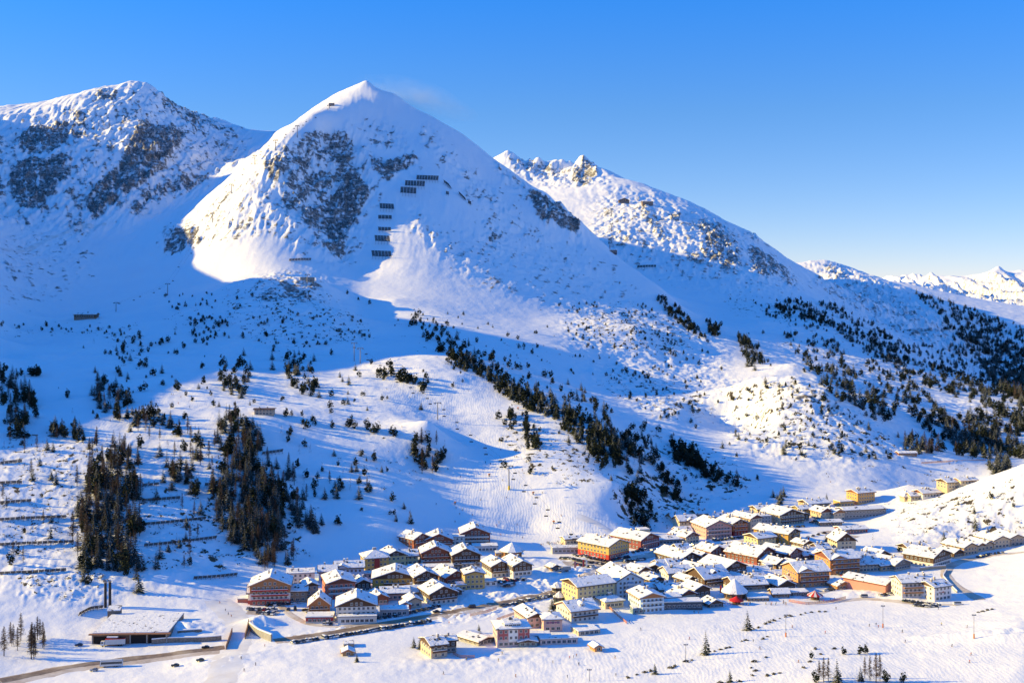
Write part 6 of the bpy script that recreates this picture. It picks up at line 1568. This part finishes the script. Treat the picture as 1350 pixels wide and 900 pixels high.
striped_canopy(962, 773, 3.8, 3.2, 'pale red striped canopy peeking out behind the round brown bar', ((.46,.09,.07),(.6,.45,.42)), name='canopy_tent')
for (x, y, lab, c) in [(949,783,'tall red banner standing left of the round brown bar',(.45,.03,.04)),(1065,718,'small red banner on the blue-shaded lot under the knoll',(.4,.03,.06)),(768,748,'red flag banner by the grey lorry',(.45,.05,.05)),(772,748,'white flag banner by the grey lorry',(.6,.6,.6)),(757,750,'pink flag banner left of the parked cars',(.45,.15,.17))]:
    p = at(x, y); t = thing('banner', lab, 'banner', tuple(p), R(15))
    MB().cyl((0,0,-.5), (0,0,6), .07, .06, 6).obj('pole', METAL, t); MB().box(.08, 1.3, -.03, .03, 1.0, 5.8).obj('cloth', paint('banner_cloth', c, .7, .08), t)
# ------------------------------------------------------------------ ski lifts
LIFTYEL = paint('yellow_pad', (.55,.38,.03))
def pylon(px, py, hpx, label, group, dmin=560, pad=False, wide=1.0, rz=0.0):
    p = at(px, py, dmin)
    if p is None: return None
    h = hpx*p.y/F; t = thing('lift_pylon', label, 'lift pylon', tuple(p), rz, group); k = max(1, p.y/1500)
    MB().cyl((0,0,-2), (0,0,h), .55*k, .38*k, 8).obj('mast', METAL, t)
    MB().box(-3.2*wide, 3.2*wide, -.3*k, .3*k, h-.1, h+.5*k).obj('crossarm', METAL, t)
    for s in (-1, 1): MB().box(s*3.0*wide-.35*k, s*3.0*wide+.35*k, -2*k, 2*k, h-.75*k, h-.11).obj('roller_battery', DARKMETAL, t)
    if pad: MB().cyl((0,0,-.5), (0,0,3.2), .85, .85, 8).obj('safety_pad', LIFTYEL, t)
    return (p, h, rz, wide)
ch_m = MB().box(-1.6, 1.6, -.5, .1, -3.4, -3.15).box(-1.6, 1.6, -.6, -.45, -3.15, -2.4).cyl((0,0,-3.2),(0,.1,.0),.06,.06,5).mesh('chair', DARKMETAL)
def lift(pyl, nchair, gname, chlab, dmin=560, chairs=True):
    Q = [q for q in pyl if q is not None]
    if len(Q) < 2: return
    for s in (-1, 1):
        pts = [Vector((p.x+math.cos(rz)*s*3*wd, p.y+math.sin(rz)*s*3*wd, p.z+h-.5)) for p, h, rz, wd in Q]
        mb = MB(); allp = []
        for a, b in zip(pts[:-1], pts[1:]):
            n = 14
            for k in range(n+1 if b is pts[-1] else n):
                f = k/n; q = a.lerp(b, f); q.z -= (b-a).length*.012*4*f*(1-f); allp.append(q)
        o0 = allp[0].copy()
        for a, b in zip(allp[:-1], allp[1:]): mb.cyl(a-o0, b-o0, .04, .04, 4)
        o = mb.obj('lift_cable', DARKMETAL); o.location = o0
        tag(o, f'{"left" if s < 0 else "right"} hauling cable of the {gname}', 'cable')
        if chairs:
            for k in range(nchair):
                f = (k+.5+.25*s)/nchair*(len(allp)-1); a = allp[int(f)]; b = allp[min(int(f)+1, len(allp)-1)]
                c = link('lift_chair', ch_m); c.location = a.lerp(b, f-int(f)); c.scale = (1.0,)*3
                tag(c, chlab, 'chairlift seat', 'chairs of the '+gname)
PADDED = pylon(671,645,31,'lift pylon with yellow base pad on the lit piste','pylons of the piste chairlift',560,True,1,.1)
lift([PADDED, pylon(577,553,22,'lift pylon on the sunlit upper bench','pylons of the piste chairlift',560,False,1,.3), pylon(475,479,20,'right one of two lift pylons on the shaded bench','pylons of the piste chairlift',560,False,1,.4), pylon(405,374,12,'lift pylon at the grey lift building on the shoulder','pylons of the piste chairlift',1500,False,1,.4)], 15, 'piste chairlift', 'dark lift chair hanging over the lit piste')
lift([pylon(760,718,8,'short lift pylon beside the cream lift station','pylons of the piste chairlift'), PADDED], 6, 'lower chairlift', 'dark lift chair hanging above the ski school')
pylon(467,476,24,'left one of two lift pylons on the shaded bench','pylons of the piste chairlift',560,False,1,.3)
lift([pylon(153,411,12,'lift pylon beside the mountain inn','pylons of the bowl lift',560), pylon(221,389,15,'tall lift pylon in the shaded bowl','pylons of the bowl lift',1500), pylon(280,293,12,'lift pylon at the lower end of the sunlit flank','pylons of the bowl lift',1800), pylon(305,255,12,'lift pylon on the lower sunlit flank','pylons of the bowl lift',1800), pylon(336,217,12,'lift pylon in the middle of the sunlit flank','pylons of the bowl lift',1800), pylon(363,198,13,'second highest lift pylon on the sunlit flank','pylons of the bowl lift',1900), pylon(392,181,15,'highest lift pylon below the summit station','pylons of the bowl lift',1900), pylon(434,143,4,'short mast at the summit lift station','pylons of the bowl lift',2000)], 18, 'bowl lift', 'tiny dark lift chair over the shaded bowl')
lift([pylon(804,330,10,'lowest lift pylon on the far sunlit slope','pylons of the far lift',2500), pylon(806,305,10,'middle lift pylon on the far sunlit slope','pylons of the far lift',2500), pylon(806,285,10,'highest lift pylon on the far sunlit slope','pylons of the far lift',2500)], 10, 'far lift', 'tiny dark lift chair over the far plateau')
# ------------------------------------------------------------------ floodlight masts on the near snowfield
ORANGE = paint('orange_padding', (.55,.16,.04))
for (x, y, hp, lab, pad) in [(904,870,20,'short floodlight mast left of the bushes on the shrub line',False),(1036,839,28,'floodlight mast with orange padding above the shrub line',True),(1164,827,28,'floodlight mast with orange padding near the small skier group',True),(1284,841,30,'floodlight mast with orange padding by the right snow bank',True),(777,897,14,'short lamp mast at the bottom edge of the snowfield',False)]:
    p = at(x, y); h = hp*p.y/F; t = thing('floodlight_mast', lab, 'floodlight mast', tuple(p), 0, 'floodlight masts on the near snowfield')
    MB().cyl((0,0,-1), (0,0,h), .17, .11, 8).obj('pole', METAL, t); MB().box(-1.1, 1.1, -.08, .08, h+.003, h+.2).obj('crossbar', METAL, t)
    for s in (-.85, 0, .85): MB().hull([(s-.3,-.35,h+.203),(s+.3,-.35,h+.203),(s+.3,.1,h+.203),(s-.3,.1,h+.203)], [(s-.3,-.2,h+.7),(s+.3,-.2,h+.7),(s+.3,.15,h+.7),(s-.3,.15,h+.7)]).obj('floodlight', METAL, t)
    if pad: MB().cyl((0,0,-.3), (0,0,2.4), .42, .42, 8).obj('padding', ORANGE, t)
# ------------------------------------------------------------------ orange safety nets
NETM = paint('orange_net', (.50,.20,.10), .8, .2)
def net(pts, h, label):
    P = pathpts(pts, 2.0); o0 = P[0]; t = thing('safety_net', label, 'safety net', tuple(o0), 0, 'orange safety nets')
    mb = MB()
    for a, b in zip(P[:-1], P[1:]):
        for z in (.25, .75, 1.25):
            q = [a-o0, b-o0]; z0, z1 = z*h/1.5, (z+.28)*h/1.5
            d = (b-a).normalized(); s = Vector((-d.y, d.x, 0))*.04
            mb.hull([q[0]-s+Vector((0,0,z0)), q[1]-s+Vector((0,0,z0)), q[1]+s+Vector((0,0,z0)), q[0]+s+Vector((0,0,z0))], [q[0]-s+Vector((0,0,z1)), q[1]-s+Vector((0,0,z1)), q[1]+s+Vector((0,0,z1)), q[0]+s+Vector((0,0,z1))])
    mb.obj('netting', NETM, t)
    for p in P[::3]: MB().cyl(p-o0+Vector((0,0,-.3)), p-o0+Vector((0,0,h*1.1)), .05, .05, 5).obj('stake', ORANGE, t)
for q, lab in [([(620,812),(640,808),(655,803)],'orange net left of the pink hotel by the road'),([(655,818),(675,811),(690,806)],'orange net behind the pink hotel roofs'),([(803,802),(815,813),(826,822)],'orange net right of the small cream house'),([(1040,793),(1062,797),(1090,795),(1115,789)],'orange net around the striped umbrella bar'),([(1215,611),(1250,609),(1300,607)],'orange net along the far sunlit meadow'),([(597,862),(607,868),(626,867)],'orange net right of the lonely beige house'),([(330,818),(331,830),(327,838)],'orange net at the right side of the ski bridge')]:
    net(q, 1.7, lab)
# ------------------------------------------------------------------ skiers and walkers
SKIN = paint('skin', (.45,.27,.19), .6, .05)
def person_mesh(pose, seed):
    rnd = random.Random(seed)
    j = {'pelvis': (0,0,.95,.15), 'chest': (0,-.05,1.30,.19), 'neck': (0,-.06,1.50,.075), 'head': (0,-.09,1.66,.115), 'top': (0,-.09,1.76,.08)}
    if pose == 'ski':
        j.update({'pelvis': (0,.12,.80,.16), 'chest': (0,-.10,1.16,.20), 'neck': (0,-.20,1.37,.08), 'head': (0,-.26,1.53,.115), 'top': (0,-.26,1.63,.08)})
        for s in (-1, 1):
            j[f'hip{s}'] = (s*.12,.10,.74,.11); j[f'knee{s}'] = (s*.15,-.18,.46,.085); j[f'ankle{s}'] = (s*.15,.0,.12,.075); j[f'toe{s}'] = (s*.15,-.16,.05,.055)
            j[f'sh{s}'] = (s*.21,-.12,1.30,.085); j[f'elb{s}'] = (s*.36,-.22,1.02,.06); j[f'hand{s}'] = (s*.34,-.48,.98,.05)
    else:
        st = .16 if pose == 'walk' else .03
        for s in (-1, 1):
            j[f'hip{s}'] = (s*.10,0,.88,.11); j[f'knee{s}'] = (s*.11,-st*s*.7-.03,.48,.08); j[f'ankle{s}'] = (s*.11,-st*s*1.3+.02,.10,.065); j[f'toe{s}'] = (s*.12,-st*s*1.3-.14,.05,.05)
            j[f'sh{s}'] = (s*.20,-.05,1.42,.08); j[f'elb{s}'] = (s*.27,st*s*.8+.0,1.14,.058); j[f'hand{s}'] = (s*.26,st*s*1.4-.08,.90,.046)
    names = list(j); ed = [('pelvis','chest'),('chest','neck'),('neck','head'),('head','top')]
    for s in (-1, 1): ed += [('pelvis',f'hip{s}'),(f'hip{s}',f'knee{s}'),(f'knee{s}',f'ankle{s}'),(f'ankle{s}',f'toe{s}'),('chest',f'sh{s}'),(f'sh{s}',f'elb{s}'),(f'elb{s}',f'hand{s}')]
    me = bpy.data.meshes.new('person_skin'); me.from_pydata([j[n_][:3] for n_ in names], [(names.index(a), names.index(b)) for a, b in ed], [])
    o = bpy.data.objects.new('person_skin', me); COL.objects.link(o)
    md = o.modifiers.new('s', 'SKIN'); sv = me.skin_vertices[0].data
    for i, n_ in enumerate(names): sv[i].radius = (j[n_][3], j[n_][3]); sv[i].use_root = n_ == 'pelvis'
    o.modifiers.new('d', 'SUBSURF').levels = 1
    dg = bpy.context.evaluated_depsgraph_get(); m2 = bpy.data.meshes.new_from_object(o.evaluated_get(dg))
    bpy.data.objects.remove(o)
    hz = j['head'][2]
    mats_i = []
    for f in m2.polygons:
        c = f.center
        mats_i.append(2 if c.z > hz-.10 and c.z < hz+.06 and c.y < j['head'][1]-.03 else (3 if c.z > hz-.10 else (1 if c.z < (.86 if pose != 'ski' else .70) else 0)))
    return m2, mats_i
PM = {}
for pose in ('ski', 'walk', 'stand'): PM[pose] = person_mesh(pose, 3)
JACK = {'red': (.42,.03,.03), 'dark blue': (.02,.04,.14), 'black': (.015,.015,.018), 'orange': (.5,.16,.03), 'light blue': (.12,.30,.5), 'yellow': (.5,.38,.04), 'grey': (.16,.16,.17)}
PMM = {}
def person(px, py, pose, jack, label, group=None, rz=None, dmin=560):
    key = (pose, jack)
    if key not in PMM:
        m0, mi = PM[pose]; m1 = m0.copy(); m1.materials.clear()
        for mm in (paint('jacket', JACK[jack], .7, .1), paint('ski_trousers', (.03,.03,.04), .7, .1), SKIN, paint('helmet', (.04,.04,.05), .4, .1)): m1.materials.append(mm)
        m1.polygons.foreach_set('material_index', mi); m1.polygons.foreach_set('use_smooth', [True]*len(mi)); PMM[key] = m1
    p = at(px, py, dmin)
    if p is None: return
    t = link('person', PMM[key]); t.location = (p.x, p.y, p.z+.02); rz = random.uniform(0, 6.28) if rz is None else rz; t.rotation_euler = (0, 0, rz)
    tag(t, label, 'person', group)
    if pose == 'ski':
        for s in (-1, 1):
            MB().hull([(s*.15-.045,-.95,.0),(s*.15+.045,-.95,.0),(s*.15+.045,.75,.0),(s*.15-.045,.75,.0)], [(s*.15-.045,-.95,.03),(s*.15+.045,-.95,.03),(s*.15+.045,.75,.03),(s*.15-.045,.75,.03)]).obj('ski', paint('ski_top', (.3,.05,.05)), t)
            MB().cyl((s*.36,-.5,1.02), (s*.42,-.1,.03), .014, .01, 5).obj('ski_pole', DARKMETAL, t)
    return t
for i, (x, y, po, ja, lab) in enumerate([(811,867,'ski','black','dark skier alone on the snowfield below the pink arcade'),(845,830,'ski','black','dark skier on the snowfield under the light blue hotel'),(748,893,'stand','black','dark figure standing at the bottom of the snowfield'),(812,891,'stand','dark blue','figure in dark blue standing near the bottom edge'),(729,874,'walk','black','leftmost walker of the group below the lonely orange kiosk'),(751,868,'stand','red','person in red in the group below the orange kiosk'),(756,867,'stand','dark blue','person in dark blue in the group below the orange kiosk'),(760,865,'stand','orange','person in orange in the group below the orange kiosk'),(763,876,'ski','black','skier in black just right of the small group'),(592,822,'walk','red','walker in red on the snow left of the pink hotel'),(600,816,'walk','black','walker in black by the road left of the pink hotel'),(1002,855,'ski','black','dark skier below the shrub line'),(993,846,'stand','grey','person in grey on the shrub line'),(1146,825,'ski','black','skier left of the small group at the mast'),(1155,824,'stand','black','dark figure beside the floodlight mast'),(1158,827,'stand','red','red figure at the foot of the floodlight mast'),(1190,833,'ski','black','dark skier right of the padded floodlight mast'),(1255,852,'ski','dark blue','skier in dark blue left of the right floodlight mast'),(1280,863,'ski','orange','upper of two skiers at the lower right'),(1278,873,'ski','red','lower of two skiers at the lower right'),(915,808,'walk','black','left walker before the long glass-fronted building'),(921,809,'walk','dark blue','right walker before the long glass-fronted building'),(1033,794,'walk','black','walker left of the striped umbrella bar'),(1086,793,'stand','red','person in red right of the striped umbrella bar'),(1080,794,'stand','black','dark person at the striped umbrella bar'),(1095,791,'stand','orange','person in orange right of the striped umbrella bar'),(1100,790,'stand','light blue','person in light blue right of the striped umbrella bar'),(318,868,'ski','black','skier below the ski bridge'),(322,884,'ski','black','skier near the bottom of the ski bridge piste'),(337,876,'ski','grey','skier in grey right of the bridge piste'),(349,852,'walk','red','walker in red at the end of the retaining wall'),(290,795,'ski','red','upper skier on the track beside the orange gabled hotel'),(297,805,'ski','black','second skier on the track beside the orange gabled hotel'),(301,810,'ski','dark blue','third skier on the track beside the orange gabled hotel'),(305,813,'ski','orange','fourth skier on the track to the ski bridge'),(302,843,'stand','red','figure in red at the bridge parapet'),(830,820,'walk','black','walker right of the small cream house'),(655,693,'ski','red','skier in red low on the lit piste'),(674,728,'ski','black','skier at the foot of the lit piste'),(660,705,'ski','red','skier in red above the round restaurant'),(689,709,'ski','black','skier in black above the round restaurant'),(600,688,'ski','red','skier in red above the twin chalet hotels'),(606,678,'ski','black','skier in black above the twin chalet hotels'),(540,676,'ski','red','skier in red on the shaded lower slope'),(575,665,'ski','dark blue','skier in dark blue on the lower piste'),(740,680,'ski','red','skier in red by the piste track'),(715,650,'ski','black','skier in black left of the central spur bank'),(640,610,'ski','black','skier in black midway up the lit piste'),(660,593,'ski','orange','skier in orange beside the piste lift'),(530,563,'ski','orange','skier in orange on the bench row'),(250,537,'ski','black','skier in black on the left bench piste'),(235,532,'ski','red','skier in red on the left bench piste'),(145,555,'ski','red','skier in red below the loose grove'),(860,548,'ski','red','skier in red right of the central spur'),(940,558,'ski','orange','skier in orange on the lit eastern meadow')]):
    person(x, y, po, ja, lab)
for i in range(34):
    x = random.uniform(712, 762); y = 718+random.gauss(0, 1.6)-(x-712)*.02
    ja = random.choice(list(JACK)); person(x, y, random.choice(('stand', 'walk', 'stand')), ja, f'person in {ja} waiting in the crowd at the lift station', f'people in {ja} at the lift station')
for i in range(16):
    x = random.uniform(975, 1040); ja = random.choice(list(JACK)); person(x, random.uniform(795, 798), random.choice(('stand', 'walk')), ja, f'person in {ja} in front of the round brown bar', f'people in {ja} before the round bar')
for (x0, x1, y0, y1, n, wh) in [(600,690,600,705,16,'on the lit piste'),(925,965,455,560,6,'on the gully piste'),(60,300,505,545,7,'on the left bench piste'),(500,640,500,530,6,'on the sunlit bench'),(900,1300,800,890,10,'on the near snowfield'),(560,720,860,895,5,'below the pink hotel'),(985,1100,600,640,5,'on the eastern meadow')]:
    for i in range(n):
        ja = random.choice(list(JACK)); person(random.uniform(x0, x1), random.uniform(y0, y1), 'ski', ja, f'small skier in {ja} {wh}', f'skiers in {ja} {wh}')
# ------------------------------------------------------------------ snow cannon lances and small piste signs
for (x, y, lab) in [(600,665,'orange snow gun on the lit piste'),(703,652,'snow gun under cover at the right of the piste'),(730,690,'snow gun near the foot of the slope'),(645,628,'snow gun left of the padded lift pylon'),(683,540,'snow gun at the upper end of the piste')]:
    p = at(x, y); t = thing('snow_gun', lab, 'snow gun', tuple(p), random.uniform(-.5, .5), 'snow guns along the piste')
    MB().cyl((-.9,0,2.0), (.9,0,2.3), .55, .5, 12).obj('fan_barrel', ORANGE, t); MB().box(-.6, .6, -.45, .45, .4, 1.4).obj('body', METAL, t); MB().cyl((0,0,-.3), (0,0,2.0), .12, .12, 6).obj('stand', METAL, t)
# ------------------------------------------------------------------ snow blown off the summit by the wind
def plume():
    m = bpy.data.materials.new('blowing_snow'); m.use_nodes = True; nt = m.node_tree
    nt.nodes.remove(nt.nodes['Principled BSDF']); out = nt.nodes['Material Output']
    pv = N(nt, 'ShaderNodeVolumePrincipled'); pv.inputs['Color'].default_value = (.95, .96, 1, 1); pv.inputs['Anisotropy'].default_value = .3
    tc = N(nt, 'ShaderNodeTexCoord')
    n1_ = noise(nt, tc.outputs['Object'], .012, 4, .6, (1, 2, 2.2))
    # thins out towards the rim of the drifting cloud
    g = N(nt, 'ShaderNodeTexGradient', gradient_type='SPHERICAL'); mp = N(nt, 'ShaderNodeMapping'); mp.inputs['Scale'].default_value = (1/150, 1/60, 1/48)
    nt.links.new(tc.outputs['Object'], mp.inputs[0]); nt.links.new(mp.outputs[0], g.inputs[0])
    d = math_(nt, 'MULTIPLY', math_(nt, 'MULTIPLY', ramp(nt, n1_, .38, .75), math_(nt, 'POWER', g.outputs['Fac'], 1.3)), .04)
    nt.links.new(d, pv.inputs['Density']); nt.links.new(pv.outputs[0], out.inputs['Volume'])
    o = MB().lathe([(.5,-50),(60,-35),(130,-10),(150,0),(130,15),(60,38),(.5,50)], 20).obj('blowing_snow', m)
    o.scale = (1, .42, 1)
    p = Vector(xyz(548, 131, 2630)); o.location = p; o.rotation_euler = (0, R(17), 0)
    tag(o, 'faint plume of snow blown off the main summit by the wind', 'blowing snow', None, 'stuff')
plume()
